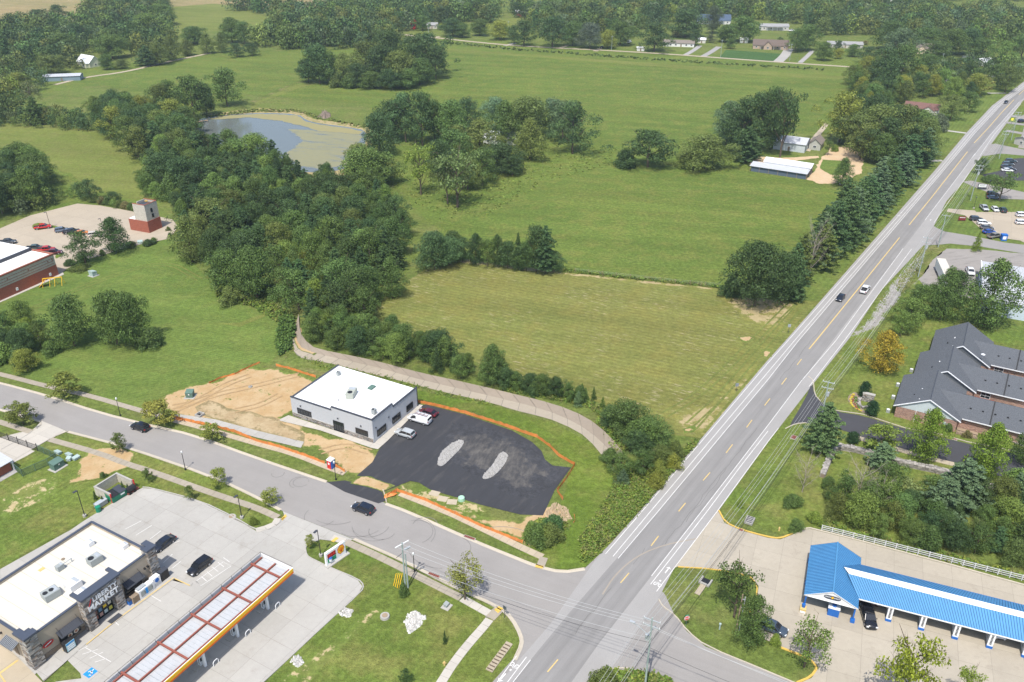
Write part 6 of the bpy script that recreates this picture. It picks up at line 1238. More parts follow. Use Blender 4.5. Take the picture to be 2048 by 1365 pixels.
# utility cabinets
def cabinet(px, ang, sx, sy, h, mat, label, pad=True, nm='utility_cabinet', cat='cabinet', grp=None):
    k = thing(nm, label, cat, G(*px), ang, grp)
    if pad: ob('pad', MB().box(-sx/2-.4,-sy/2-.5,0,sx/2+.4,sy/2+.4,.15), M['conc'], k)
    ob('body', MB().box(-sx/2,-sy/2,.15,sx/2,sy/2,h*.8), M[mat], k); ob('lid', MB().add([(-sx/2-.05,-sy/2-.05,h*.8),(sx/2+.05,-sy/2-.05,h*.8),(sx/2+.05,sy/2+.05,h),(-sx/2-.05,sy/2+.05,h),(-sx/2-.05,-sy/2-.05,h*.8-.08),(sx/2+.05,-sy/2-.05,h*.8-.08),(sx/2+.05,sy/2+.05,h*.8-.08),(-sx/2-.05,sy/2+.05,h*.8-.08)], [(0,1,2,3),(4,5,1,0),(5,6,2,1),(6,7,3,2),(7,4,0,3)]), M[mat], k)
    ob('label_plate', MB().box(-.15,-sy/2-.03,h*.5,.15,-sy/2,h*.65), M['white'], k); ob('door_seam', MB().box(.0,-sy/2-.015,.2,.03,-sy/2,h*.75), M['black'], k); return k
cabinet((116,936), 63, 2.4, 1.5, 2.0, 'green_box', 'big green transformer cabinet on a concrete pad'); cabinet((117,908), 150, 1.5, .8, .8, 'grey_box', 'low grey green box nearest the courtyard fence', False, grp='low utility boxes on the lawn')
cabinet((139,913), 150, 1.5, .8, .8, 'grey_box', 'low grey green box in the middle of the lawn group', False, grp='low utility boxes on the lawn'); cabinet((153,919), 62, 1.4, .8, .8, 'grey_box', 'low grey green box nearest the bare soil', False, grp='low utility boxes on the lawn'); cabinet((139,922), 0, .9, .8, 1.0, 'grey_box', 'pale square utility box in front of the low boxes', False, grp='low utility boxes on the lawn')
cabinet((381,794), 0, 1.7, 1.5, 1.8, 'green_box', 'green transformer box on the bare soil'); k = cabinet((187,552), 150, 1.9, 1.6, 1.9, 'grey_box', 'pale green transformer on the lawn beside the fire station'); cabinet((893,1214), 60, .8, .6, .9, 'hvac', 'small grey box on a pad in the corner lawn', nm='utility_box')
cabinet((281,488), 20, 1.6, 1.2, 1.2, 'grey_box', 'grey box at the corner of the fire station lot', False)
# dumpster corral
k = thing('bin_enclosure', 'open topped block wall bin enclosure behind the store', 'enclosure', G(206,1007), 60)
for a in ((0,0,5.2,.3),(0,5.0-.3,5.2,5.0),(0,.3,.3,4.7)): pass
k2 = MB().box(-.1,0,0,5.2,.35,2.0).box(-.1,.35,0,.25,5.2,2.0)
k.location = (*G(194,992)[:2], 0)
ob('wall', MB().box(0,0,0,5.4,.3,2.1), M['block'], k) ; ob('wall', MB().box(5.1,-4.6,0,5.4,0,2.1), M['block'], k); ob('wall', MB().box(0,-4.6,0,.3,0,2.1), M['block'], k); ob('wall_cap', MB().box(-.05,-.02,2.1,5.45,.35,2.2).box(5.05,-4.6,2.1,5.45,-.02,2.2).box(-.05,-4.6,2.1,.35,-.02,2.2), M['conc'], k)
ob('gate_post', MB().box(-.1,-4.9,0,.1,-4.7,2.3), M['red'], k); ob('gate_post', MB().box(5.3,-4.9,0,5.5,-4.7,2.3), M['red'], k)
k.rotation_euler.z = R(60)
dd = thing('dumpster', 'green steel dumpster with black lids half inside the block enclosure', 'dumpster', G(234,996), 60); ob('body', MB().add([(-1.6,-1.1,.2),(1.6,-1.1,.2),(1.6,.9,.2),(-1.6,.9,.2),(-1.7,-1.3,1.5),(1.7,-1.3,1.5),(1.7,1.0,1.9),(-1.7,1.0,1.9)], [(3,2,1,0),(0,1,5,4),(1,2,6,5),(2,3,7,6),(3,0,4,7)]), M['green'], dd)
ob('lid', MB().add([(-1.65,-1.25,1.53),(-.05,-1.25,1.53),(-.05,1.0,1.95),(-1.65,1.0,1.95)], [(0,1,2,3)]), M['black'], dd); ob('lid', MB().add([(.05,-1.25,1.53),(1.65,-1.25,1.53),(1.65,1.0,1.95),(.05,1.0,1.95)], [(0,1,2,3)]), M['dark_metal'], dd); ob('label_plate', MB().box(.2,-1.32,1.0,1.1,-1.26,1.3), M['white'], dd)
k = thing('smoker_grill', 'black barrel smoker on wheels parked right of the green dumpster', 'smoker', G(263,986), 60); ob('barrel', MB().rod((-.9,0,1.1),(.9,0,1.1),.6,.6,12), M['black'], k); ob('frame', MB().box(-1,-.5,.3,1.6,.5,.45), M['rust_beam'], k)
for x in (-.5,.5):
    for y in (-.6,.5): ob('wheel', MB().rod((x,y,.3),(x,y+.12,.3),.3,.3,10), M['tyre'], k)
k = thing('green_drum', 'bright green round drum beside the store corner', 'drum', G(198,1024), 0); ob('body', MB().disc((0,0),.5,0,1.2,14), M['green'], k); ob('lid', MB().disc((0,0),.52,1.2,1.28,14), M['green'], k)
k = thing('grease_bin', 'low grey bin beside the bright green drum', 'bin', G(204,1012), 60); ob('body', MB().box(-1.3,-.5,.2,1.1,.5,1.1), M['hvac'], k); ob('lid', MB().box(-1.35,-.55,1.1,1.15,.55,1.2), M['steel'], k)
k = thing('recycling_bin', 'light green domed manhole casing at the edge of the fresh asphalt', 'manhole casing', G(923,1001), 0); ob('body', MB().disc((0,0),.75,0,.75,16,.65), M['anyc'], k, color=(.3,.5,.36)); ob('lid', MB().disc((0,0),.65,.75,.85,16,.5), M['anyc'], k, color=(.35,.55,.42))
for px, l in (((1013,1366-24),'x'),): pass
def disc_thing(name, px, r, h, mat, label, cat, ring=False, col=None):
    k = thing(name, label, cat, G(*px)); ob('ring', MB().disc((0,0), r, 0, h, 18, r*.92), M[mat], k, color=col); ob('lid', MB().disc((0,0), r*.55, h, h+.06, 14), M['sandlid'] if 'sandlid' in M else M['wood'], k); return k
disc_thing('manhole', (770,1235), .85, .45, 'conc', 'round concrete manhole with rusty lid in the swale lawn', 'manhole'); disc_thing('manhole', (463,1034), .9, .1, 'conc', 'flat round manhole on the lawn by the lot lamp', 'manhole'); disc_thing('manhole', (1016,775), .5, .4, 'hvac', 'grey capped manhole beside the drainage channel', 'manhole') if 0 else None
disc_thing('manhole', (501,775), .5, .35, 'hvac', 'small grey manhole riser on the bare soil', 'manhole')
k = thing('drain_inlet', 'square open concrete drain box in the bare soil', 'drain inlet', G(400,832), -27)
for a in ((-.8,-.8,.8,-.6),(-.8,.6,.8,.8),(-.8,-.6,-.6,.6),(.6,-.6,.8,.6)): ob('wall', MB().box(a[0],a[1],0,a[2],a[3],.6), M['conc'], k)
ob('dark_bottom', MB().box(-.6,-.6,.0,.6,.6,.1), M['black'], k)
def inlet(px, ang, L, label, w=.7):
    k = thing('storm_drain', label, 'storm drain', G(*px), ang); ob('frame', MB().box(-L/2,-w/2,.05,L/2,w/2,.2), M['conc'], k); ob('grate', MB().box(-L/2+.1,-w/2+.1,.2,L/2-.1,w/2-.1,.22), M['rust_beam'], k)
    for i in range(int(L/.35)): ob('grate_bar', MB().box(-L/2+.2+i*.35,-w/2+.1,.22,-L/2+.28+i*.35,w/2-.1,.25), M['black'], k)
inlet((939,1077), -27, 2.4, 'rusty kerb storm drain on the far side of the side road'); inlet((868,1152), -27, 2.4, 'rusty kerb storm drain below the near street lamp'); inlet((1587,868+8), 55, 1.6, 'stone framed drain in the grass beside the main road', 1.2); inlet((1482,1062), -25, .9, 'small rusty drain in the yellow kerb'); inlet((1222,1350), -40, 1.6, 'concrete storm drain in the grass tip at the bottom edge', .8); inlet((1909,880), -27, 1.0, 'small drain in the kerb below the apartments')
k = thing('culvert_headwall', 'long stepped stone headwall with rusty bars beside the main road kerb', 'headwall', G(999,1315), 60); ob('slab', MB().box(-3.2,-.6,0,3.2,.6,.25), M['conc_tan'], k)
for i in range(9): ob('bar', MB().box(-3.0+i*.68,-.5,.25,-2.85+i*.68,.5,.36), M['bark'], k)
k = thing('culvert_box', 'open concrete culvert box in the island lawn', 'culvert', G(1411,1165), 55); ob('frame', MB().box(-.9,-1.0,0,.9,-.7,.4).box(-.9,.7,0,.9,1.0,.4).box(-.9,-.7,0,-.6,.7,.4), M['conc'], k); ob('dark_bottom', MB().box(-.6,-.7,.02,.9,.7,.08), M['black'], k); ob('apron', MB().box(-3.6,-.5,.02,-.9,.5,.1), M['conc_tan'], k)
k = thing('grated_inlet', 'stone framed inlet grate in the verge above the yellow kerb', 'drain inlet', G(1499,1043), 60); ob('frame', MB().box(-1.1,-.8,0,1.1,.8,.4), M['conc'], k)
for i in range(4): ob('grate_bar', MB().box(-.8+i*.5,-.6,.4,-.65+i*.5,.6,.44), M['black'], k)
k = thing('fire_hydrant', 'small yellow fire hydrant beside the curved path', 'hydrant', G(889,1331)); ob('barrel', MB().disc((0,0),.17,0,.7,10), M['ypaint'], k); ob('cap', MB().disc((0,0),.19,.7,.9,10,.08), M['ypaint'], k); ob('outlet', MB().rod((-.3,0,.5),(.3,0,.5),.08), M['ypaint'], k)
k = thing('standpipe', 'pale green standpipe in the lawn behind the stop sign', 'standpipe', G(1439,1259)); ob('pipe', MB().disc((0,0),.12,0,1.1,8), M['grey_box'], k); ob('cap', MB().disc((0,0),.2,1.1,1.3,8), M['grey_box'], k)
for i, px in enumerate([(1560,1062),(1559,1060)]): pass
k = thing('hydrant', 'yellow hydrant on the grass by the yellow kerb', 'hydrant', G(1558,1062)); ob('barrel', MB().disc((0,0),.17,0,.7,10), M['ypaint'], k); ob('cap', MB().disc((0,0),.19,.7,.9,10,.08), M['ypaint'], k)
yb = thing('guy_guards', 'bundle of yellow guy wire guards on the corner lawn', 'guy guard', G(787,1172))
for i in range(4): ob('guard', MB().rod((i*.35,-.3*i,.0),(.5+i*.35,1.0,2.0),.05,.05,5), M['yellow'], yb)
k = thing('timber_obstacle', 'yellow timber training obstacle on the lawn beside the fire station', 'obstacle', G(104,572), 15)
for x in (-2.4,-.4,1.0,3.0): ob('leg', MB().rod((x,-1,0),(x+.3,0,2.6),.07,.07,4).rod((x+.6,1,0),(x+.3,0,2.6),.07,.07,4), M['yellow'], k)
ob('top_beam', MB().rod((-2.1,0,2.6),(3.3,0,2.6),.14,.14,4), M['yellow'], k); ob('ramp', MB().add([(-3.6,-1,0),(-3.6,1,0),(-1.2,1,2.4),(-1.2,-1,2.4)], [(0,1,2,3)]), M['yellow'], k)
# white rail fence behind the car wash
rf = thing('rail_fence', 'white three rail fence behind the blue roofed car wash', 'fence', (0,0,0)); A_, B_ = G(1643,1061), G(2140,1186); nb_ = 22
postm = MB().cbox((0,0,.65),(.15,.15,1.3)).mesh('post', M['fence_white']); seg = (B_-A_)/nb_; an = math.atan2(seg.y, seg.x); railm = MB().cbox((0,0,0),(seg.length-.16,.05,.13)).mesh('rail', M['fence_white'])
for i in range(nb_+1):
    p = A_ + seg*i; ob('post', postm, parent=rf, loc=(p.x,p.y,0), rot=math.degrees(an))
    if i < nb_:
        for z in (.35,.78,1.2): q = p + seg*.5; ob('rail', railm, parent=rf, loc=(q.x,q.y,z), rot=math.degrees(an))
# dark picket fence and chain link at the left courtyard
pf = thing('picket_fence', 'black picket fence and gate along the courtyard at the left', 'fence', (0,0,0)); A_, B_ = G(-40,860), G(112,928-10)
A_, B_ = G(0,876), G(76,903); n = 44
for i in range(n+1): p = A_.lerp(B_, i/n); ob('picket', MB().rod((0,0,.05),(0,0,1.75 if i % 11 else 2.1),.03 if i % 11 else .08,.03 if i % 11 else .08,4), M['black'], pf, loc=(p.x,p.y,0))
for z in (.25,1.6): ob('rail', MB().rod((A_.x,A_.y,z),(B_.x,B_.y,z),.035,.035,4), M['black'], pf)
cf = thing('chain_link_fence', 'dark green chain link fence round the small lawn by the courtyard', 'fence', (0,0,0)); t = NT('chain_link'); tr_ = t.n.new('ShaderNodeBsdfTransparent'); mx = t.n.new('ShaderNodeMixShader'); t.done((.05,.1,.09), .7); mx.inputs[0].default_value = .42; t.lk(tr_.outputs[0], mx.inputs[1]); t.lk(t.b.outputs[0], mx.inputs[2]); t.lk(mx.outputs[0], t.n['Material Output'].inputs[0]); M['link'] = t.m
cp = pxl([(76,903),(115,920),(97,932),(46,954),(27,938)])
for a, b in zip(cp, cp[1:]):
    n = max(1, round((b-a).length/2.6))
    for i in range(n):
        p, q = a.lerp(b, i/n), a.lerp(b, (i+1)/n); ob('mesh_panel', MB().add([(p.x,p.y,.05),(q.x,q.y,.05),(q.x,q.y,1.8),(p.x,p.y,1.8)], [(0,1,2,3)]), M['link'], cf); ob('post', MB().rod((p.x,p.y,0),(p.x,p.y,1.9),.05,.05,5), M['green_box'], cf)
    ob('rail', MB().rod((a.x,a.y,1.82),(b.x,b.y,1.82),.035,.035,4), M['green_box'], cf)
# dry stone wall and curved sign wall by the apartment drive
def rubble_wall(name, pts, w, h, label, seed=1, cat='wall'):
    l = smoothline(pxl(pts), 1); o = thing(name, label, cat, (0,0,0)); core = MB(); ribbon(core, l, w/2-.05, -w/2+.05, 0, h-.08); ob('core', core, M['brown_wall'], o); rr = random.Random(seed); mb = MB(); cols = []
    for a, b in zip(l, l[1:]):
        L = (b-a).length; d = (b-a)/max(L,1e-6); nr = Vector((-d.y, d.x)); ang = math.atan2(d.y, d.x); s_ = 0
        while s_ < L:
            lw_ = rr.uniform(.3,.7); k_ = -w/2
            while k_ < w/2:
                ww = rr.uniform(.25,.5); p = a + d*(s_+lw_/2) + nr*(k_+ww/2); mb.cbox((p.x,p.y,h-.02),(lw_*.93,ww*.92,rr.uniform(.12,.24)),ang+rr.uniform(-.15,.15)); g = rr.uniform(.18,.4); cols += [(g,g*.94,g*.86)]*6; k_ += ww
            for sd in (-1,1):
                z = 0
                while z < h-.15:
                    hh = rr.uniform(.18,.3); p = a + d*(s_+lw_/2) + nr*sd*w/2; mb.cbox((p.x,p.y,z+hh/2),(lw_*.95,rr.uniform(.1,.2),hh*.92),ang); g = rr.uniform(.14,.34); cols += [(g,g*.93,g*.84)]*6; z += hh
            s_ += lw_
    tinted_ob('stone', mb, cols, M['stone'], o, kind='stuff'); return o
rubble_wall('stone_wall', [(1644,956),(1655,930),(1668,902)], .9, 1.0, 'dry stone wall leg running toward the viewer beside the main road', 3)
rubble_wall('stone_wall', [(1668,902),(1676,898),(1700,901),(1730,908),(1790,926),(1830,936),(1880,946),(1930,960),(2000,985),(2060,1000)], 1.1, 1.0, 'long dry stone wall below the apartment driveway', 4)
rubble_wall('sign_wall', [(1740,815),(1722,818),(1717,806),(1724,797)], .35, .5, 'low curved stone wall round the planted bed', 5); 
k = thing('entrance_sign', 'stone pier sign between two clipped round bushes', 'sign', G(1735,803), 60); m_, c_ = stone_face(180, -.4,-1.3,-.4,1.3, 0, 2.0, 9, .2, (.25,.6)); ob('core', MB().box(-.35,-1.3,0,.35,1.3,2.0), M['brown_wall'], k); tinted_ob('stone', m_, c_, M['stone'], k, kind='stuff'); ob('cap', MB().box(-.5,-1.4,2.0,.5,1.4,2.15), M['conc'], k)
def flowers(px, col, label, n=60, w=.45):
    l = smoothline(pxl(px), 2); mb = MB(); rr = random.Random(3)
    for a, b in zip(l, l[1:]):
        for _ in range(max(2, int((b-a).length*5))): p = a.lerp(b, rr.random()); mb.cbox((p.x+rr.uniform(-w,w), p.y+rr.uniform(-w,w), rr.uniform(.1,.3)), (.28,.28,.16), rr.random()*3)
    return tag(ob('flower_bed', mb, M['anyc'], color=col, kind='stuff'), label, 'flowers')
sheet('planting_bed', [(1696,792),(1712,783),(1722,800),(1722,820),(1742,826),(1730,829),(1708,818),(1696,804)], .09, M['brown_wall'], smooth_it=1)
flowers([(1708,790),(1699,800),(1703,812),(1722,824)], (.5,.4,.05), 'yellow flower edging round the curved sign bed', w=.22); flowers([(1712,796),(1710,806),(1720,818)], (.08,.15,.02), 'green plants inside the curved sign bed', w=.3); flowers([(1706,794),(1704,806),(1716,820)], (.22,.09,.04), 'red brown plants in the curved sign bed', w=.25)
# heaps and rocks
def rocks(name, pts, n, size, label, mat='gravel', seed=1, h=.2, cat='rocks', tone=(1,.98,.94), br=(.35,.7), z=.02):
    P = [tuple(G(*p)[:2]) for p in pts]; rr = np.random.default_rng(seed); A = np.array(P); Q = rr.uniform(A.min(0), A.max(0), (n*4, 2)); Q = Q[inside(Q, P)][:n]; mb = MB(); cols = []
    for x, y in Q:
        s_ = rr.uniform(.5, 1.3)*size; v = [(x+s_*.5*math.cos(a)*rr.uniform(.7,1.2), y+s_*.5*math.sin(a)*rr.uniform(.7,1.2), z) for a in (0,1.4,2.8,4.2,5.3)]; t_ = (x+rr.uniform(-.1,.1)*s_, y+rr.uniform(-.1,.1)*s_, z+s_*rr.uniform(.4,.8)+h*rr.random()); mb.add(v+[t_], [(0,1,5),(1,2,5),(2,3,5),(3,4,5),(4,0,5)]); g = rr.uniform(*br); cols += [(g*tone[0],g*tone[1],g*tone[2])]*5
    return tag(tinted_ob(name, mb, cols, M['stone'], kind='stuff'), label, cat)
rocks('rock_patch', [(812,1232),(830,1223),(852,1235),(842,1252),(818,1268),(808,1245)], 420, .45, 'white riprap patch right of the round manhole', seed=1)
rocks('rock_patch', [(677,1225),(690,1216),(706,1222),(700,1236),(682,1232)], 160, .4, 'white riprap at the upper kerb of the station lot', seed=2); rocks('rock_patch', [(580,1325),(590,1310),(602,1316),(609,1326),(596,1336)], 160, .4, 'white riprap at the lower kerb of the station lot', seed=3)
rocks('verge_gravel', [(1700,676),(1735,640),(1790,560),(1830,520),(1850,505),(1850,520),(1800,590),(1755,645),(1718,672)], 1500, .4, 'grey loose stones along the verge right of the main road', seed=4, cat='gravel', br=(.2,.42))
rocks('brush_pile', [(636,236),(645,225),(656,226),(662,233),(650,239)], 120, 1.2, 'brown brush pile on the bank beside the pond', seed=5, cat='brush pile', h=1.0, tone=(1,.8,.65), br=(.15,.32))
rocks('soil_clods', [(1090,1028),(1110,1006),(1135,1018),(1143,1038),(1120,1050),(1098,1045)], 300, .5, 'pale clods of dug soil at the end of the new car park', seed=6, cat='soil heap', h=.4, tone=(1,.78,.52), br=(.35,.5))
for i, pp in enumerate(ISL): rocks('island_stones', pp, 700, .22, ['loose grey stones on the left gravel island','loose grey stones on the right gravel island'][i], seed=30+i, h=.12, br=(.25,.45), z=.2)
for i, (px, l) in enumerate((((869,988),'sandy slab lying on the grass nearest the site entrance'), ((885,999),'square sandy slab in the middle of the verge'), ((904,1005),'sandy slab below the green casing'))): tag(ob('concrete_slab', MB().box(-1.0,-.8,0,1.0,.8,.12), M['conc_tan'], loc=G(*px), rot=-20+i*7), l, 'slab', 'sandy slabs on the site verge')
# dock
k = thing('fishing_dock', 'small wooden fishing dock at the left bank of the pond', 'dock', (*G(403,245)[:2], .1), 35)
for i in range(7): ob('plank', MB().box(-3.5+i*1.0,-1,.5,-2.6+i*1.0,1,.58), M['wood'], k)
for x in (-3.2,0,3): ob('pile', MB().rod((x,-.9,-.1),(x,-.9,.6),.1).rod((x,.9,-.1),(x,.9,.6),.1), M['wood'], k)
# field fence posts
ff = thing('wire_fence', 'old wire fence with wooden posts between the meadow and the hay field', 'fence', (0,0,0)); l = pxl([(1150,545),(1260,557),(1350,567),(1440,575)])
for a, b in zip(l, l[1:]):
    n = max(1, int((b-a).length/4))
    for i in range(n): p = a.lerp(b, i/n); ob('post', MB().rod((p.x,p.y,0),(p.x,p.y,1.4),.09,.09,5), M['wood'], ff)
    for z in (.5,.9,1.3): ob('strand', MB().rod((a.x,a.y,z),(b.x,b.y,z),.015,.015,3), M['steel'], ff)
# ================================================================== VEGETATION
tr_ = np.random.default_rng(11)
def quads(P, N, S, r, jit=.6, bend=0):
    """leaf cards at P with normals about N"""
    n = len(P); N = N + r.normal(0, jit, N.shape); N /= np.linalg.norm(N, axis=1)[:, None] + 1e-9
    up = r.normal(0, 1, (n, 3)); U = np.cross(N, up); U /= np.linalg.norm(U, axis=1)[:, None] + 1e-9; V = np.cross(N, U)
    a, b = (S*r.uniform(.6, 1.2, n))[:, None], (S*r.uniform(.45, .9, n))[:, None]
    q = np.stack([P - U*a, P - V*b*.9 , P + U*a, P + V*b], 1); return q.reshape(-1, 3)
def mesh_from_quads(name, Q, mat, tint=None):
    n = len(Q)//4; me = bpy.data.meshes.new(name); me.vertices.add(4*n); me.vertices.foreach_set('co', Q.astype('f').ravel()); me.loops.add(4*n); me.loops.foreach_set('vertex_index', np.arange(4*n, dtype='i'))
    me.polygons.add(n); me.polygons.foreach_set('loop_start', np.arange(0, 4*n, 4, dtype='i')); me.polygons.foreach_set('loop_total', np.full(n, 4, 'i')); me.materials.append(mat); me.update(calc_edges=True)
    if tint is not None: at = me.attributes.new('tint', 'FLOAT_COLOR', 'FACE'); at.data.foreach_set('color', np.c_[tint, np.ones(n)].astype('f').ravel())
    return me
def clumped(cl, per, s, r, jit=.6, fill=.25):
    Q = []
    for c, rad in cl:
        m = max(4, int(per * (rad[0]*rad[2])/(.16*.16))); d = r.normal(0, 1, (m, 3)); d /= np.linalg.norm(d, axis=1)[:, None]; d[:, 2] = np.where(d[:, 2] < -.5, -d[:, 2]*.5, d[:, 2])
        k = np.where(r.random(m) < fill, r.uniform(.3, .9, m), r.uniform(.85, 1.12, m))[:, None]; Q.append(quads(np.array(c) + d*rad*k, d, np.full(m, s)*r.uniform(.7, 1.3, m), r, jit))
    return np.concatenate(Q)
def crown_round(r, n=46, z0=.12, z1=.97, top=.8, cr=(.11,.19), flat=.85, per=85, s=.028, shape='round', wob=.2, skirt=True, jit=.48):
    cl = []; lob = r.uniform(0, 6.28, 4)
    for i in range(n):
        t_ = (i + .5)/n; zz = t_; th = i*2.39996 + r.uniform(-.35, .35)
        if shape == 'round': prof = math.sqrt(max(0, 1 - ((zz-.42)/.62)**2))
        elif shape == 'egg': prof = math.sin(math.pi*min(1, (zz*.86+.12)))**.8*(1 - .3*zz)*1.1
        elif shape == 'cone': prof = (1 - zz)**.85*.95 + .05
        elif shape == 'low': prof = math.sqrt(max(0, 1 - zz**2))
        prof *= 1 + wob*math.sin(3*th + lob[0]) + wob*math.sin(2*th + lob[1] + zz*4)
        rad = r.uniform(*cr)*(1 if shape != 'cone' else (.45 + .8*(1-zz))); R_ = max(0, .5*prof - rad*.75)*(r.uniform(.75, 1.03) if i % 3 else r.uniform(.2, .7))
        z = z0 + (z1 - z0)*zz; z = min(z, 1 - rad*.55); cl.append(((R_*math.cos(th), R_*math.sin(th), z), np.array([rad, rad, rad*flat])))
    return clumped(cl, per, s, r, jit)
def pine_crown(r, n=13, per=80, s=.021, dens=8):
    Q = []
    for i in range(n):
        t_ = i/(n-1); z = .14 + .83*t_; L = (.5*(1 - t_)**.55 + .05)*r.uniform(.7, 1.12); m = dens if t_ < .8 else 4; ph = r.uniform(0, 6.28)
        for j in range(m):
            a = ph + 6.283*j/m + r.uniform(-.3, .3); l = L*r.uniform(.55, 1.15)
            for k in range(3):
                f = (.45, .72, .98)[k]; c = np.array([l*f*math.cos(a), l*f*math.sin(a), z + .03*f - .02 + r.uniform(-.03, .03)]); rad = np.array([.085, .085, .026])*(1.15 - .45*t_)*(1.2 - .3*k)
                mm = int(per*(1.1 - .5*t_)); d = r.normal(0, 1, (mm, 3)); d /= np.linalg.norm(d, axis=1)[:, None]; d[:, 2] = np.abs(d[:, 2])*.9 - .1; Q.append(quads(c + d*rad*r.uniform(.5, 1.1, (mm, 1)), d*.6 + np.array([0, 0, .7]), np.full(mm, s*.8), r, .7))
    return np.concatenate(Q)
def wispy(r, n=44, per=90, s=.026):
    cl = []
    for i in range(n):
        th = r.uniform(0, 6.28); z = r.uniform(.28, .95); R_ = .42*math.sin(math.pi*min(1, z*.8+.12))*r.uniform(.3, 1); cl.append(((R_*math.cos(th), R_*math.sin(th), z), np.array([.12, .12, .09])*r.uniform(.7, 1.2)))
    return clumped(cl, per*1.6, s, r, .8, .6)
def trunk_mesh(r, top=.75, w=.02, limbs=5, lo=.25, spread=.28, mat='bark', twigs=0):
    mb = MB(); p = Vector((0, 0, -.01)); n = 5
    for i in range(n):
        q = Vector((r.uniform(-.012, .012), r.uniform(-.012, .012), top*(i+1)/n)); mb.rod(p, q, w*(1 - .75*i/n), w*(1 - .75*(i+1)/n), 6); p = q
    for i in range(limbs):
        z = lo + (top - lo)*i/limbs; a = i*2.4 + r.uniform(-.4, .4); L = spread*r.uniform(.7, 1.1); b = Vector((0, 0, z)); m = Vector((math.cos(a)*L*.55, math.sin(a)*L*.55, z + L*.45)); e = Vector((math.cos(a)*L, math.sin(a)*L, z + L*.95))
        mb.rod(b, m, w*.42, w*.28, 5); mb.rod(m, e, w*.28, w*.1, 4)
        for k in range(twigs):
            s0 = m.lerp(e, r.uniform(0, .9)) if k % 2 else b.lerp(m, r.uniform(.4, 1)); d = Vector((r.normal(0, .5) + math.cos(a)*.6, r.normal(0, .5) + math.sin(a)*.6, abs(r.normal(.6, .3)))).normalized()*r.uniform(.08, .2); mb.rod(s0, s0+d, w*.12, w*.03, 3)
            for _ in range(2): d2 = (d + Vector(r.normal(0, .06, 3))).normalized()*.09; mb.rod(s0 + d*.6, s0 + d*.6 + d2, w*.05, w*.02, 3)
    return mb.mesh('trunk', M[mat])
PR = {}
def add_proto(key, Q, tm): PR.setdefault(key, []).append((mesh_from_quads('crown', Q, M['leaf']) if Q is not None else None, tm))
for i in range(4): add_proto('oak', crown_round(tr_, 50, .16, .97, per=300, s=.0165), trunk_mesh(tr_, .7, .022))
for i in range(3): add_proto('oak', crown_round(tr_, 34, .2, .98, cr=(.09,.17), wob=.3, per=290, s=.0175), trunk_mesh(tr_, .75, .022, 7, .2, .34))
for i in range(3): add_proto('maple', crown_round(tr_, 64, .08, .97, shape='egg', cr=(.09,.15), per=300, s=.0155), trunk_mesh(tr_, .8, .02))
for i in range(3): add_proto('pine', pine_crown(tr_), trunk_mesh(tr_, .95, .016, 0))
for i in range(2): add_proto('cedar', crown_round(tr_, 56, .03, .98, shape='cone', cr=(.09,.15), per=240, s=.019, wob=.06), trunk_mesh(tr_, .8, .02, 0))
for i in range(3): add_proto('wispy', wispy(tr_), trunk_mesh(tr_, .65, .014, 6, .2, .26, twigs=1))
for i in range(3): add_proto('bush', crown_round(tr_, 34, .0, .85, shape='low', cr=(.14,.22), flat=1.3, per=170, s=.027), trunk_mesh(tr_, .4, .02, 3))
for i in range(2): add_proto('bare', clumped([((r_*math.cos(a), r_*math.sin(a), z), np.array([.1,.1,.09])) for r_, a, z in zip(tr_.uniform(.1,.42,16), tr_.uniform(0,6.3,16), tr_.uniform(.35,.9,16))], 8, .013, tr_, .9, .7), trunk_mesh(tr_, .8, .016, 14, .12, .48, 'deadbark', 14))
for i in range(2): add_proto('open', clumped([((r_*math.cos(a), r_*math.sin(a), z), np.array([.13,.13,.1])) for r_, a, z in zip(tr_.uniform(.08,.4,30), tr_.uniform(0,6.3,30), tr_.uniform(.38,.93,30))], 130, .022, tr_, .7, .3), trunk_mesh(tr_, .8, .026, 10, .16, .33, 'bark', 3))
add_proto('ball', crown_round(tr_, 40, .1, .8, shape='round', cr=(.17,.24), per=90, s=.03, wob=.0), trunk_mesh(tr_, .3, .02, 0))
NM = dict(oak=('deciduous_tree','tree'), maple=('leafy_tree','tree'), pine=('pine_tree','pine'), cedar=('cedar_tree','cedar'), wispy=('young_tree','young tree'), bush=('shrub','shrub'), bare=('bare_tree','bare tree'), open=('deciduous_tree','tree'), ball=('clipped_bush','bush'))
DK, MD, LT, YL, OL, PN, PB, OR, YG, BR = (.045,.077,.025), (.068,.108,.028), (.1,.15,.034), (.14,.16,.03), (.09,.117,.03), (.06,.105,.038), (.088,.135,.066), (.215,.165,.02), (.125,.17,.03), (.13,.12,.045)
cnt = 0
def put(kind, b, h, w, col, label, group=None, rot=None, cat=None):
    global cnt
    v = PR[kind]; cm, tm = v[cnt % len(v)]; cnt += 1; nm, ct = NM[kind]
    o = thing(nm, label, cat or ct, (b[0], b[1], 0), tr_.uniform(0, 360) if rot is None else rot, group); o.scale = (w, w*tr_.uniform(.92, 1.08), h)
    if cm: ob('crown', cm, parent=o, color=col)
    ob('trunk', tm, parent=o); return o
def T(kind, cx, yb, yt, w, col, label, group=None, cat=None):
    b = G(cx, yb); h = max(.8, height_at(b, yt))*1.02; return put(kind, b, h, w/ppm(b, h/2)*(1.12 if kind in ('oak','maple','pine') else 1.3 if kind == 'wispy' else 1), col, label, group, cat=cat)
def jc(c, k=.18): f = tr_.uniform(1-k, 1+k); g = tr_.uniform(-k, k)*.5; return (c[0]*f*(1+g), c[1]*f, c[2]*f*(1-g))
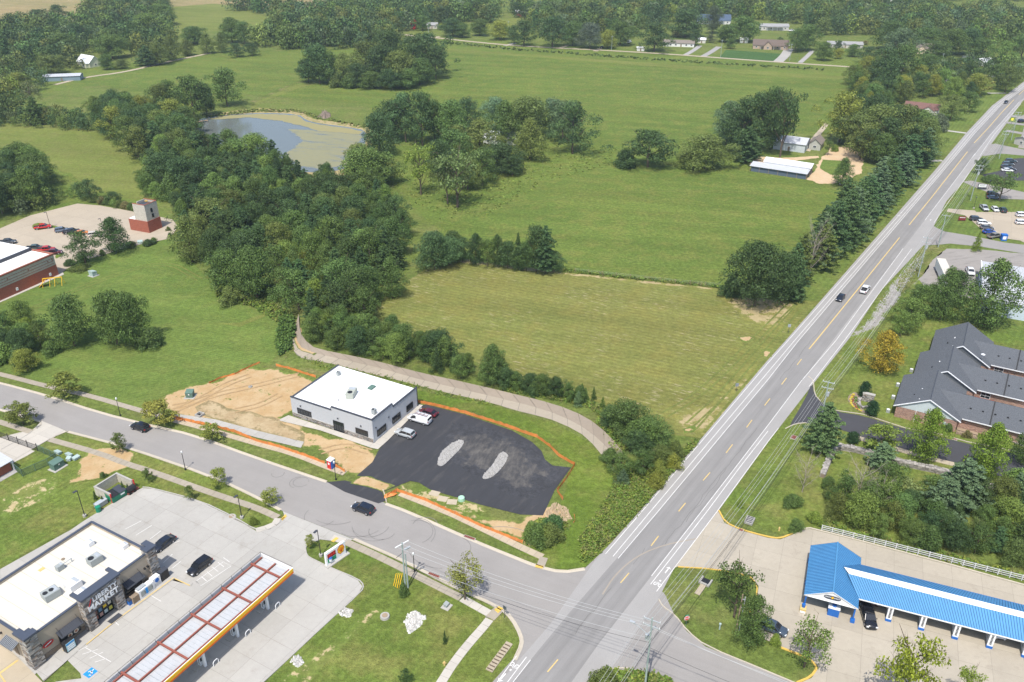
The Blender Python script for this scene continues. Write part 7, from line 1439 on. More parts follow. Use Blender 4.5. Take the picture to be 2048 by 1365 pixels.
LOW = [crown_round(np.random.default_rng(100+i), 22, .1, .97, cr=(.15,.24), per=k, s=.05, jit=.3) for i, k in enumerate((13,13,13,13))]; VLOW = [q.reshape(-1, 4, 3)[::4].reshape(-1, 3)*1.0 for q in LOW]
def far_wood(name, polys, sp, hr, label, nq=1, seed=1, world=False, vlow=False):
    r = np.random.default_rng(seed); Qs, Cs = [], []; pal = np.array([DK, DK, MD, MD, OL, LT, DK, OL, PN, (.08,.12,.055)])*.95
    for poly in polys:
        P = poly if world else [tuple(G(*p)[:2]) for p in poly]; A = np.array(P); lo, hi = A.min(0), A.max(0); X, Y = np.meshgrid(np.arange(lo[0], hi[0], sp), np.arange(lo[1], hi[1], sp)); pts = np.c_[X.ravel(), Y.ravel()] + r.uniform(-.42, .42, (X.size, 2))*sp; pts = pts[inside(pts, P)]
        for x, y in pts:
            h = r.uniform(*hr); w = h*r.uniform(.75, 1.1); col = pal[int(r.integers(len(pal)))]*r.uniform(.75, 1.25)*np.array([r.uniform(.85, 1.2), 1, r.uniform(.8, 1.1)]); B = (VLOW if vlow else LOW)[int(r.integers(4))]; a = r.uniform(0, 6.28); c_, s_ = math.cos(a), math.sin(a)
            q = B.copy(); 
            if vlow: m4 = q.reshape(-1, 4, 3); ce = m4.mean(1, keepdims=True); q = (ce + (m4-ce)*2.0).reshape(-1, 3)
            Qs.append(np.c_[(q[:,0]*c_ - q[:,1]*s_)*w + x, (q[:,0]*s_ + q[:,1]*c_)*w + y, q[:,2]*h]); Cs.append(np.repeat(col[None], len(q)//4, 0))
    Q = np.concatenate(Qs); o = bpy.data.objects.new(name, mesh_from_quads(name, Q, M['farleaf'], np.concatenate(Cs))); COL.objects.link(o); print(name, len(Q)//2); return tag(o, label, 'woods', kind='stuff')
CW = ((DK,'dark green'),(MD,'mid green'),(LT,'light green'),(YL,'yellowish'),(OL,'olive'),(YG,'bright green'),(OR,'orange'),(BR,'brown tinged'))
def describe(kind, c, h, hr, p, box, place):
    cw = 'bluish' if kind == 'pine' and c is PN else next((w for k, w in CW if k == c), 'green'); f = (h-hr[0])/(hr[1]-hr[0]); sz = 'tall' if f > .66 else 'low' if f < .33 else 'middling'
    tx, ty = (p[0]-box[0][0])/(box[1][0]-box[0][0]), (p[1]-box[0][1])/(box[1][1]-box[0][1])
    hz_ = ['left','centre left','middle','centre right','right'][min(4, int(tx*5))]; vz = ['near','lower','upper','far'][min(3, int(ty*4))]
    return '%s %s %s at the %s %s of %s' % (sz, cw, {'pine':'pine','cedar':'conifer','bush':'shrub','maple':'pointed tree'}.get(kind,'round tree'), vz, hz_, place)
def fill(poly, sp, hr, kinds, cols, label, group, wr=(.75, 1.05), maxn=300, seed=1, nm=None, place=None, joined=False):
    if joined: return far_wood(nm or 'tree_belt', [poly], sp, hr, label, 1, seed)
    P = [tuple(G(*p)[:2]) for p in poly]; A = np.array(P); r = np.random.default_rng(seed); pts = []; lo, hi = A.min(0), A.max(0)
    ny = int((hi[1]-lo[1])/(sp*.87)) + 2; nx = int((hi[0]-lo[0])/sp) + 2
    for j in range(ny):
        for i in range(nx): pts.append((lo[0] + (i + .5*(j % 2))*sp + r.uniform(-.3, .3)*sp, lo[1] + j*sp*.87 + r.uniform(-.3, .3)*sp))
    pts = np.array(pts); pts = pts[inside(pts, P)]; r.shuffle(pts); pts = pts[:maxn]; kk = list(kinds.items())
    for p in pts:
        t_ = r.random()*sum(v for _, v in kk)
        for k, v in kk:
            t_ -= v
            if t_ <= 0: break
        h = r.uniform(*hr); w = h*r.uniform(*wr)*(.75 if k in ('pine','cedar') else 1); c = cols[int(r.integers(len(cols)))]
        if k == 'pine': c = PN if r.random() < .6 else DK
        o = put(k, p, h, w, jc(c), describe(k, c, h, hr, p, (lo, hi), place) if place else label, group)
        if nm and k in ('oak','maple'): o.name = nm
    return len(pts)
GREENS = [DK, DK, MD, MD, MD, OL, LT, DK]
# --- big central wood and its arms
fill([(372,480),(395,440),(430,400),(420,360),(500,350),(600,360),(690,385),(760,400),(800,440),(815,470),(800,560),(765,596),(750,640),(705,668),(640,664),(600,632),(545,600),(490,590),(450,560),(405,520)], 8.2, (9.5, 14), dict(oak=5, pine=3, maple=1), GREENS, 'dark tree in the dense wood between the pond and the hay field', 'trees of the central wood', place='the central wood', maxn=240, seed=2)
fill([(300,330),(330,290),(380,300),(420,315),(470,330),(560,352),(600,370),(520,400),(430,420),(380,440),(350,400),(320,370)], 7.5, (11, 16), dict(oak=4, pine=4), GREENS, 'tall tree in the wood on the left side of the pond', 'trees left of the pond', place='the pond side wood', maxn=80, seed=3)
fill([(190,235),(260,235),(340,240),(385,250),(375,285),(310,305),(270,330),(240,300),(200,262)], 8.5, (11, 16), dict(oak=5, maple=1), GREENS + [OL, YL], 'dark tree in the grove between the pond and the upper left field', 'trees upper left of the pond', place='the pond grove', maxn=55, seed=4)
fill([(-30,262),(0,248),(60,236),(130,238),(200,252),(230,262),(200,268),(120,262),(0,256)], 6, (5, 9), dict(oak=3, bush=2), [MD, DK, LT, OL], 'small tree in the hedge along the upper left field', 'hedge trees at the upper left field', maxn=45, seed=5, joined=True)
fill([(-60,205),(0,190),(40,205),(45,240),(0,255),(-60,260)], 9, (9, 15), dict(oak=3, pine=1), GREENS, 'tree at the far left edge below the blue grey shed', 'trees at the left edge', maxn=22, seed=6, joined=True)
fill([(-40,140),(0,135),(70,140),(95,170),(60,200),(0,195),(-60,190)], 10, (8, 13), dict(oak=3, bush=1), [MD, DK, OL, LT], 'tree left of the long blue grey shed', 'trees left of the long shed', maxn=24, seed=7, joined=True)
T('oak', 40, 185, 148, 45, YL, 'yellow green tree left of the long blue grey shed'); T('oak', 105, 150, 112, 60, OL, 'olive tree just above the long blue grey shed')
fill([(-60,450),(0,440),(60,425),(105,400),(95,365),(40,350),(-60,345)], 8, (12, 16), dict(oak=5, pine=1), GREENS, 'tree of the dark grove above the fire station lot', 'trees above the fire station lot', maxn=40, seed=8, nm='grove_tree', place='the station lot grove')
fill([(105,398),(160,382),(200,392),(160,402),(110,410),(30,440),(0,450),(0,440)], 5, (4, 7), dict(oak=2, bush=3), [LT, MD, YG], 'light green bush along the fire station lot', 'bushes along the fire station lot', maxn=26, seed=9, joined=True)
for i, x in enumerate(range(200, 300, 12)): T('bush', x-8, 405 + (x-200)*.2, 392 + (x-200)*.2, 22, (OL, BR, MD, LT)[i % 4], 'low %s hedge bush on the far kerb of the fire station lot, %s' % (['olive','rusty','green','bright'][i % 4], ['first','second','third','fourth','fifth','sixth','seventh','eighth','last'][i]), 'hedge behind the fire station lot')
T('oak', 182, 403, 362, 42, DK, 'dark round tree standing behind the fire station lot'); T('oak', 228, 408, 385, 34, DK, 'smaller dark round tree right of the one behind the fire station lot')
fill([(300,340),(330,345),(372,400),(372,455),(352,430),(300,395),(262,400),(280,370)], 7, (6, 12), dict(oak=4, bush=1), [MD, LT, DK], 'tree beside the training tower', 'trees round the training tower', place='the tower grove', maxn=22, seed=10)
T('maple', 385, 525, 436, 72, OL, 'tall olive feathery tree at the left tip of the central wood'); T('oak', 455, 588, 505, 70, MD, 'round tree at the lower left rim of the central wood'); T('oak', 515, 600, 500, 80, MD, 'broad grey green tree at the lower rim of the wood'); T('maple', 785, 596, 518, 62, MD, 'conical leafy tree at the right rim of the wood beside the hay field')
T('oak', 635, 630, 562, 48, YG, 'pale yellow green tree at the lower rim of the wood above the dirt track'); T('oak', 614, 545, 503, 45, YL, 'yellow olive tree inside the central wood'); T('oak', 425, 470, 400, 95, OL, 'large olive tree in the middle left of the central wood'); T('oak', 530, 400, 350, 70, OL, 'olive tree crown above the middle of the wood')
T('oak', 870, 540, 468, 70, PN, 'dark tree at the upper corner of the hay field'); T('oak', 900, 530, 478, 54, PN, 'second dark tree at the upper corner of the hay field')
for i, (x, yb, yt, w, k, c) in enumerate(((905,515,466,48,'oak',DK),(925,524,478,42,'oak',PN),(952,529,470,46,'maple',DK),(975,532,482,40,'oak',MD),(995,534,472,38,'maple',DK),(1015,537,486,42,'oak',DK),(1036,540,468,34,'cedar',DK),(1052,542,488,44,'oak',MD),(1072,545,455,60,'oak',DK),(1090,548,455,50,'pine',PN),(1108,546,505,44,'oak',DK))):
    T(k, x, yb, yt, w, jc(c), 'tree in the short row between the hay field and the meadow, %s from the left' % ['first','second','third','fourth','fifth','sixth','seventh','eighth','ninth','tenth','last'][i], 'row above the hay field')
# lower hedge along the channel
fill([(612,665),(640,650),(700,660),(760,670),(800,680),(850,700),(920,730),(1000,758),(1000,775),(930,760),(840,738),(740,716),(660,703),(620,692)], 3.9, (5, 9), dict(oak=5, maple=3, cedar=1), [MD, MD, LT, DK, MD], 'leafy tree in the hedge above the drainage channel', 'hedge trees above the channel', place='the channel hedge', maxn=120, seed=12, nm='small_tree')
fill([(1000,760),(1040,768),(1100,776),(1150,786),(1190,802),(1188,812),(1150,802),(1100,797),(1040,787),(1000,780)], 2.5, (2.0, 4.3), dict(bush=3, cedar=2, oak=2), [MD, LT, DK], 'small shrub in the low hedge above the drainage channel', 'shrubs above the channel', place='the low channel hedge', maxn=70, seed=13, nm='small_tree')
T('maple', 985, 770, 692, 58, MD, 'tallest leafy tree at the right end of the channel hedge'); T('cedar', 1156, 812, 782, 26, PB, 'small bluish conifer beside the channel'); T('cedar', 1187, 800, 775, 14, MD, 'slender small conifer beside the channel'); T('cedar', 1205, 815, 794, 16, LT, 'small conifer on the pale soil by the channel')
for i, (x, yb, yt, w, c, k) in enumerate(((1250,868,803,86,MD,'oak'),(1225,850,812,50,DK,'oak'),(1300,895,838,88,MD,'oak'),(1275,905,860,60,DK,'oak'),(1262,885,850,50,MD,'oak'),(1240,955,905,56,MD,'oak'),(1285,950,900,60,MD,'oak'),(1245,968,935,44,PB,'cedar'),(1320,930,893,54,OL,'oak'),(1315,960,918,40,YL,'bush'),(1350,915,880,40,OL,'bush'),(1220,925,895,40,MD,'bush'),(1345,935,905,40,YL,'bush'),(1310,975,942,40,YL,'bush'))):
    T(k, x, yb, yt+4, w*.9, jc(c,.1), ['large dark green tree crown above the end of the channel','dark tree left of the large one above the channel','large tree nearest the main road below the mown field','dark tree between the two large ones','tree in the middle of the roadside clump','tree below the channel end in the roadside clump','tree at the lower middle of the roadside clump','bluish conifer at the bottom left of the roadside clump','olive tree at the right of the roadside clump','yellow shrub in the roadside clump','olive shrub nearest the road edge','shrub on the left of the clump touching the channel','yellow shrub close to the road edge','yellowish shrub at the bottom of the clump'][i], 'roadside clump at the channel end')
def weeds(name, poly, n, h, cols, label, seed=1, s=.3):
    P = [tuple(G(*p)[:2]) for p in poly]; A = np.array(P); r = np.random.default_rng(seed); Q = r.uniform(A.min(0), A.max(0), (n*5, 2)); Q = Q[inside(Q, P)][:n]; m = len(Q); k = 9
    c = np.repeat(np.c_[Q, np.zeros(m)], k, 0); hh = np.repeat(r.uniform(.3, 1, m)*h, k); off = r.normal(0, .28, (m*k, 3)); pts = c + off*[1,1,0] + np.c_[np.zeros((m*k, 2)), hh*r.uniform(.1, 1, m*k)]
    qd = quads(pts, np.tile([0, 0, 1.0], (m*k, 1)), np.full(m*k, s), r, .7); col = np.array(cols)[r.integers(len(cols), size=m)]; col = np.repeat(col*r.uniform(.75, 1.25, (m, 1)), k, 0)
    o = bpy.data.objects.new(name, mesh_from_quads(name, qd, M['farleaf'], col)); COL.objects.link(o); return tag(o, label, 'undergrowth', kind='stuff')
WC = [(.08,.13,.022), (.1,.145,.024), (.13,.155,.026), (.07,.11,.022), (.12,.125,.04)]
weeds('undergrowth', [(1225,985),(1230,920),(1300,935),(1345,925),(1390,880),(1396,886),(1282,1018),(1196,1106),(1165,1128),(1160,1080)], 3200, 1.0, WC, 'tangled yellow green weeds along the main road edge below the clump', 1, .2)
weeds('undergrowth', [(1190,840),(1210,850),(1240,880),(1260,900),(1230,910),(1215,880)], 160, 1.0, WC, 'weeds at the rim of the drainage channel end', 2)
weeds('undergrowth', [(560,640),(585,632),(592,660),(582,700),(560,712),(552,690)], 600, 1.8, [(.06,.1,.02),(.05,.09,.02)], 'dark brambles on the left bank of the channel', 3)
weeds('undergrowth', [(585,706),(640,724),(740,746),(900,788),(985,808),(985,812),(880,792),(740,756),(640,736)], 500, .4, WC, 'weeds along the lower lip of the channel', 4, .2)
weeds('undergrowth', [(1184,1367),(1214,1343),(1299,1349),(1350,1370)], 380, .9, WC, 'weeds in the grass tip at the bottom edge', 5)
weeds('undergrowth', [(780,330),(860,300),(920,380),(1010,350),(1060,330),(1150,300),(1230,290),(1240,330),(1100,360),(980,430),(880,440),(820,400)], 700, .4, [(.1,.145,.028),(.12,.155,.03),(.13,.155,.036)], 'tall pale meadow weeds round the middle grove', 6, .35)
weeds('undergrowth', [(1130,545),(1260,560),(1440,577),(1440,573),(1260,555),(1130,540)], 500, 1.0, WC, 'weeds along the old wire fence', 7)
weeds('undergrowth', [(1640,1040),(1700,1060),(2048,1150),(2048,1160),(1700,1073),(1640,1056)], 700, .7, WC, 'plants along the foot of the white rail fence', 8)
weeds('undergrowth', [(385,262),(400,238),(520,224),(600,226),(640,240),(735,258),(735,254),(640,234),(600,220),(520,218),(395,232),(378,258)], 600, .8, [(.1,.13,.03),(.13,.15,.04)], 'reedy grass round the pond rim', 9, .5)
weeds('undergrowth', [(430,585),(470,590),(560,612),(590,640),(560,650),(500,612),(440,604)], 500, 1.2, WC, 'brambles at the lower rim of the central wood', 10)
weeds('undergrowth', [(1050,1070),(1075,1040),(1120,1035),(1135,1055),(1125,1085),(1080,1095),(1050,1085)], 300, .5, WC, 'weeds under the shrub mound at the site corner', 11)
for i, (x, yb, yt, w, c) in enumerate(((1075,1085,1052,50,MD),(1105,1065,1033,52,(.045,.09,.03)),(1100,1085,1050,50,OL),(1062,1072,1045,34,LT))): T('bush', x, yb, yt, w, c, 'shrub in the mound at the new car park corner, %s' % ['left front','largest at the back','olive one in front','small light one at the left'][i], 'shrub mound at the site corner')
T('bush', 462, 608, 576, 46, OL, 'lone olive bush on the lawn below the central wood')
# --- middle grove
for i, (k, x, yb, yt, w, c) in enumerate((('pine',812,285,190,60,PN),('pine',845,292,188,62,DK),('oak',785,280,205,62,DK),('pine',758,312,230,62,PN),('oak',870,280,205,50,MD),('oak',905,290,205,60,MD),('pine',935,270,200,48,PN),('oak',960,315,245,80,OL),('oak',905,330,262,70,MD),('pine',990,262,198,46,PB),('maple',1010,290,205,60,MD),('oak',1050,285,200,80,OL),('maple',1060,320,240,70,OL),('pine',1100,270,200,60,PB),('pine',1145,308,208,76,PN),('pine',1125,285,205,60,PB),('oak',1000,345,290,76,DK),('oak',1025,352,312,40,DK),('oak',735,380,300,90,MD),('oak',760,368,310,70,MD),('oak',720,350,290,56,OL))):
    T('oak' if k == 'pine' else k, x, yb, yt, w*1.12, jc(c,.12), 'tree of the middle grove between pond and meadow, number %s from its left end' % (i+1) if 0 else ['tall tree at the left end of the middle grove','darkest tree at the left end of the middle grove','broad dark tree at the left corner of the middle grove','free standing tree between the pond and the middle grove','tree behind the two left pines of the grove','grey green tree in the left middle of the grove','dark tree rising behind the middle of the grove','large olive tree in front of the hidden farmhouse','tree left in front of the hidden farmhouse','bluish tree behind the farmhouse','leafy tree above the farmhouse roof','broad olive tree right of the farmhouse','olive tree in front of the right part of the grove','bluish tree at the right back of the grove','big round tree at the right end of the grove','bluish tree just behind the right end of the grove','dark round tree below the farmhouse','small dark tree at the lower tip of the grove','large dark tree between the pond and the big wood','tree right of the large one between pond and wood','olive tree at the right shore of the pond'][i], 'middle grove')
T('open', 842, 390, 292, 66, YG, 'yellow green tree standing free left of the bare limbed tree'); T('oak', 965, 372, 300, 64, MD, 'full green tree right of the gnarled tree'); T('oak', 880, 352, 285, 60, DK, 'dark tree behind the gnarled tree'); T('oak', 935, 380, 318, 52, OL, 'olive tree touching the gnarled tree')
T('open', 915, 415, 305, 110, (.085,.12,.04), 'big gnarled tree with bare limbs standing in the tall meadow grass'); T('open', 895, 408, 318, 70, (.08,.11,.035), 'leaning second trunk left of the gnarled tree')
T('oak', 455, 213, 140, 70, MD, 'large solitary round tree above the left end of the pond')
for i, (x, yb, yt, w, c) in enumerate(((345,235,165,60,MD),(390,240,155,76,MD),(330,240,172,50,OL),(415,232,170,40,DK))): T('oak', x, yb, yt, w, c, 'tall round tree at the upper left corner of the pond, %s' % ['left','middle and largest','olive one','right and darkest'][i], 'trees at the pond corner')
# --- big dark clump in the upper meadow
def clump_label(x, yb, yt, k): return '%s %s %s, %s, in the big upper meadow clump' % ('tall' if yt < 90 else 'lower', 'tree' if k == 'oak' else 'skirt shrub', ['at the left tip','in the left part','left of its middle','in its middle','right of its middle','in the right part','at the right tip'][min(6, int((x-600)/41))], 'at the back' if yb < 161 else 'near the front' if yb > 174 else 'in the middle')
for i, (k, x, yb, yt, w, c) in enumerate((('oak',640,168,92,70,DK),('oak',617,165,120,44,DK),('oak',660,170,105,50,MD),('oak',690,172,110,50,OL),('oak',735,160,85,70,OL),('oak',715,175,130,50,DK),('oak',765,170,95,80,DK),('oak',780,150,65,70,DK),('oak',800,172,105,70,OL),('oak',830,160,75,80,DK),('oak',860,150,70,76,DK),('oak',872,160,95,60,DK),('oak',840,170,120,60,MD),('oak',745,178,145,50,MD),('oak',785,180,140,50,DK),('oak',815,178,140,50,MD),('bush',700,176,150,40,MD),('bush',675,174,148,36,OL))):
    T(k, x, yb, yt, w, jc(c,.12), '%s %s, number %s, of the big dark clump in the upper meadow' % ({'DK':'dark green','MD':'mid green','OL':'olive'}[[n for n, v in (('DK',DK),('MD',MD),('OL',OL)) if v is c][0]], 'tree' if k == 'oak' else 'low shrub', 'x') if 0 else clump_label(x, yb, yt, k), 'big clump in the upper meadow')
# --- right: shade trees by the barns, tree row along the road
for i, (k, x, yb, yt, w, c) in enumerate((('oak',1295,335,265,110,DK),('bush',1250,335,300,50,DK),('oak',1410,338,275,100,OL),('bush',1375,335,305,50,OL),('oak',1452,290,208,60,PB),('oak',1480,310,200,90,DK),('oak',1510,305,190,76,DK),('open',1560,315,188,84,DK),('oak',1540,300,182,60,DK),('pine',1492,325,255,60,PN),('maple',1682,372,318,46,MD),('open',1655,312,282,22,MD))):
    T(k, x, yb, yt, w, c, ['wide dark round tree alone in the middle of the meadow','dark bush against the left side of the wide round tree','wide olive brown tree right of the dark round one','olive bush between the two wide trees','bluish tree at the left of the tall barn trees','tall dark tree left of the metal barn','tallest dark tree behind the metal barn','tall tree with bare stem beside the metal barn','dark tree top between the tall barn trees','pine in front of the left end of the long barn','round tree on the gravel yard right of the long barn','small tree in front of the small barn'][i])
T('oak', 1678, 285, 190, 84, YL, 'yellow green tree at the end of the gravel track'); T('bush', 1669, 303, 291, 16, YG, 'clipped light green hedge beside the small barn')
for i, (x, yb, yt, w, c) in enumerate(((1715,300,225,90,OL),(1745,305,215,90,OL),(1775,300,215,90,DK),(1800,300,215,84,OL),(1825,300,225,80,MD),(1720,320,250,70,OL),(1770,325,240,80,DK),(1810,325,250,76,OL),(1845,310,240,60,OL),(1700,290,235,60,MD),(1740,270,195,70,DK),(1760,330,270,60,MD))): T('oak', x, yb, yt, w, jc(c,.1), 'broad shade tree, %s from the list end' % i if 0 else '%s shade tree %s of the grove beside the gravel yard' % ('olive' if c is OL else 'dark' if c is DK else 'green', ['at the left','left of centre','in the middle','right of centre','at the right end','at the lower left','in the lower middle','at the lower right','at the lower right tip','at the upper left','at the back','at the front'][i]), 'grove left of the main road')
T('bush', 1875, 262, 230, 42, (.1,.125,.07), 'grey green round bush below the red brown roofed house'); T('oak', 1900, 240, 193, 50, OL, 'olive orange tinted tree right of the red brown roofed house'); T('oak', 1935, 225, 185, 42, MD, 'green tree behind the olive orange tree')
row = [(1850,318,258,50),(1835,335,272,52),(1815,352,285,56),(1800,372,300,58),(1780,390,310,62),(1760,408,322,66),(1745,428,340,66),(1725,445,345,72),(1705,462,368,70),(1700,480,388,70),(1680,498,392,72),(1660,515,410,76),(1640,535,425,70),(1822,318,280,44),(1790,350,290,50),(1755,380,330,60),(1720,420,350,60),(1690,440,372,60),(1665,470,395,64),(1640,495,410,60)]
for i, (x, yb, yt, w) in enumerate(row): T('pine', x+tr_.uniform(-6,6), yb, yt+tr_.uniform(-14,10), w*tr_.uniform(.8,1.15), jc(PB if i % 3 == 0 else PN, .2), 'white pine in the %s line by the main road, %s from far end' % ('roadside' if i < 13 else 'field side', ['first','second','third','fourth','fifth','sixth','seventh','eighth','ninth','tenth','eleventh','twelfth','last'][i if i < 13 else i-13]), 'pine row beside the main road')
T('bare', 1618, 555, 450, 56, (.14,.1,.06), 'brown dead pine in the row beside the main road'); T('pine', 1596, 570, 470, 56, OL, 'olive pine left of the dead brown one'); T('pine', 1640, 540, 450, 60, OL, 'yellowish low pine right of the dead brown one')
T('oak', 1508, 612, 495, 110, (.042,.07,.022), 'big round dark tree at the upper right corner of the hay field'); T('oak', 1562, 605, 512, 70, DK, 'dark tree between the big round tree and the pine row'); T('bush', 1462, 592, 555, 46, DK, 'dark bush against the left side of the big round tree'); T('pine', 1580, 600, 490, 60, PN, 'pine right of the big round tree'); T('bush', 1590, 600, 560, 40, DK, 'dark bush under the pine beside the big round tree')
fill([(1700,165),(1745,150),(1790,165),(1850,175),(1960,165),(1960,195),(1900,205),(1850,200),(1800,215),(1760,240),(1710,250),(1695,215)], 9, (9, 15), dict(oak=5, maple=2, pine=1), [OL, MD, LT, YL, DK, MD], 'tree in the mixed grove round the red brown roofed house', 'mixed grove at the upper right', maxn=60, seed=15, nm='grove_tree', place='the upper right grove')
fill([(1850,150),(1900,140),(1990,138),(2060,150),(2060,162),(2000,178),(1965,175),(1880,168)], 9, (8, 12), dict(oak=5, wispy=1), [OL, YL, MD, LT], 'tree left of the main road at the top right', 'trees at the top right bend', maxn=30, seed=16, joined=True)
T('cedar', 1770, 200, 100, 60, DK, 'tall dark poplar like tree at the right end of the country lane'); T('oak', 1765, 180, 100, 70, DK, 'dark tall tree beside the poplar like one'); T('oak', 1800, 170, 92, 76, MD, 'tall tree behind the poplar like one'); T('wispy', 1950, 190, 150, 60, (.15,.15,.04), 'orange tinted thin tree at the road bend')
# --- right side: near apartments
for k, x, yb, yt, w, c, l in (('maple',1880,640,540,72,MD,'dense tree left of the tall one above the apartment roof'), ('maple',1905,610,545,66,DK,'dark tree in front of the white box trailer'), ('maple',1968,655,525,110,MD,'tall dense tree in front of the warehouse'), ('oak',1830,632,572,60,MD,'bush like tree left of the apartment roof'), ('oak',1815,655,600,66,LT,'light green tree at the left corner of the apartments'), ('oak',1800,672,625,40,LT,'small light green tree beside the verge'), ('bush',1860,600,570,40,MD,'dark bush between the trailer and the trees'),
                             ('maple',1762,745,665,78,OR,'round orange topped tree on the lawn left of the apartments'), ('ball',1727,795,762,26,(.02,.05,.02),'clipped dark bush behind the stone pier sign'), ('ball',1742,832,800,28,(.02,.05,.02),'clipped dark bush in front of the stone pier sign'), ('ball',1704,887,863,27,(.025,.055,.02),'clipped round bush on the verge below the driveway'),
                             ('pine',1640,905,808,74,(.075,.12,.045),'large feathery conifer between the main road and the stone wall'), ('wispy',1757,905,852,72,YG,'thin yellow green tree below the driveway'), ('maple',1846,922,822,78,(.1,.15,.02),'bright green conical tree left of the apartment patio'), ('maple',1965,955,852,82,(.1,.15,.02),'bright green conical tree right of the apartment patio'), ('maple',2042,930,850,60,MD,'green tree at the right edge beside the driveway'),
                             ('bare',1604,985,912,60,(.14,.11,.08),'pinkish grey bare tree on the verge beside the stone wall leg'), ('bare',1712,1010,930,80,(.1,.12,.06),'pale bare tree below the stone wall'), ('pine',1760,935,888,60,PB,'bluish conifer top in front of the stone wall'), ('oak',1768,1000,930,70,MD,'leafy tree tangled with the pale bare trees'), ('bare',1752,1030,960,60,(.1,.12,.06),'second pale bare tree left of the bluish conifers'),
                             ('wispy',1805,1010,960,60,(.12,.15,.05),'thin olive grey tree between the bare tree and bluish conifer'), ('pine',1915,1010,925,110,PB,'large pale bluish conifer in the middle of the right thicket'), ('pine',1880,1035,960,90,PB,'pale bluish conifer left of the largest one'), ('pine',2025,1020,955,80,PB,'pale bluish conifer at the right edge'), ('bush',1585,1010,992,40,MD,'low shrub on the verge below the bare pinkish tree'), ('bush',1655,975,955,30,MD,'small shrub at the end of the stone wall leg'), ('bush',1660,995,975,34,OL,'small olive shrub below the stone wall leg'),
                             ('bush',1895,862,848,20,MD,'small bush left of the apartment patio'), ('bush',1933,875,862,18,BR,'small brown shrub in front of the patio'), ('cedar',1951,503,464,24,YG,'narrow columnar thuja beside the office drive'), ('open',1998,402,345,62,MD,'multi stemmed tree over the black SUV'), ('oak',1960,348,318,30,DK,'dark bush beside the white kiosk frame by the road'), ('bush',1985,363,352,50,MD,'hedge between the two upper lots'), ('bush',1480,1015,998,14,YG,'small yellow green bush at the yellow kerb')):
    T(k, x, yb, yt, w, c, l)
fill([(1610,1030),(1680,1010),(1750,1010),(1830,1000),(1900,1015),(1990,990),(2060,1000),(2120,1040),(2120,1170),(2048,1150),(1900,1112),(1760,1078),(1650,1050)], 4.6, (4.5, 8), dict(oak=5, maple=1, pine=1, bush=1), [DK, MD, OL, MD, DK, LT], 'tree in the dense thicket behind the white rail fence', 'thicket behind the rail fence', place='the rail fence thicket', maxn=95, seed=18, nm='small_tree')
T('bush', 1628, 1045, 1025, 30, YG, 'bright green shrub at the left end of the white rail fence'); T('bush', 1590, 1062, 1040, 30, MD, 'green shrub on the grass tip by the yellow kerb')
# island and street trees
for k, x, yb, yt, w, c, l in (('open',1468,1235,1128,100,(.065,.1,.025),'large leafy tree on the corner island'), ('maple',1500,1290,1195,76,MD,'dark leafy tree behind the service pole on the island'), ('open',1608,1335,1255,92,(.1,.15,.03),'light green tree at the yellow kerb end of the island'), ('bush',1550,1290,1270,24,YG,'small bright shrub beside the slate blue SUV'), ('open',1800,1420,1275,130,(.16,.19,.02),'yellow green tree at the bottom edge of the car wash lot'), ('open',1918,1420,1340,60,(.13,.17,.03),'small tree tip at the bottom right edge'), ('bush',1210,1375,1340,60,OL,'bush in the grass tip at the bottom edge'),
                             ('open',930,1200,1128,84,(.14,.15,.03),'yellow green street tree hanging over the sidewalk at the junction'), ('wispy',133,798,752,66,(.13,.15,.03),'street tree at the left on the far sidewalk'), ('wispy',47,850,808,58,(.11,.13,.03),'street tree at the left driveway corner'), ('wispy',318,853,806,60,(.15,.15,.03),'yellowish street tree beside the orange fence end'), ('wispy',242,905,868,32,(.09,.12,.03),'small street tree at the bare soil crossing'), ('wispy',426,884,848,42,(.13,.15,.03),'yellow green street tree in front of the orange fence'), ('wispy',440,973,940,34,(.14,.17,.03),'small bright street tree on the near verge'), ('wispy',543,1010,980,38,(.13,.15,.03),'small street tree above the station entrance'),
                             ('wispy',298,965,938,20,(.08,.12,.03),'sapling above the dumpster corner of the lot'), ('wispy',382,1002,974,20,(.08,.11,.03),'sapling on the lawn above the station lot'), ('bush',207,955,945,14,MD,'tiny shrub below the bare soil'), ('wispy',622,1098,1070,20,(.14,.16,.03),'sapling left of the station sign lamp'), ('bush',807,1192,1168,24,MD,'low conifer bush at the foot of the grey utility poles'), ('cedar',890,1288,1262,12,DK,'dark slim sapling in the corner lawn'), ('wispy',812,1372,1340,24,DK,'dark sapling at the bottom of the corner lawn'), ('bush',508,1048,1036,20,(.09,.12,.02),'small bush on the lawn beside the station entrance'),
                             ('cedar',249,988,963,14,DK,'small conifer right of the bin enclosure'), ('cedar',258,985,968,12,DK,'second small conifer right of the bin enclosure'), ('cedar',192,1000,982,10,DK,'small conifer left of the bin enclosure'), ('cedar',207,1008,992,12,DK,'small conifer in front of the bin enclosure'),
                             ('oak',172,528,466,66,(.05,.085,.025),'round tree left of the pair beside the fire station lot'), ('maple',233,505,438,70,(.04,.08,.02),'conical round tree right of the pair beside the fire station lot'), ('oak',150,692,598,84,MD,'tree in the middle of the left lawn, left of the broad one'), ('oak',235,690,590,76,MD,'broad tree on the left lawn'), ('oak',270,690,592,70,MD,'right half of the broad tree pair on the left lawn'), ('bush',300,692,660,60,MD,'low skirt bush at the right of the lawn trees')):
    T(k, x, yb, yt, w, c, l)
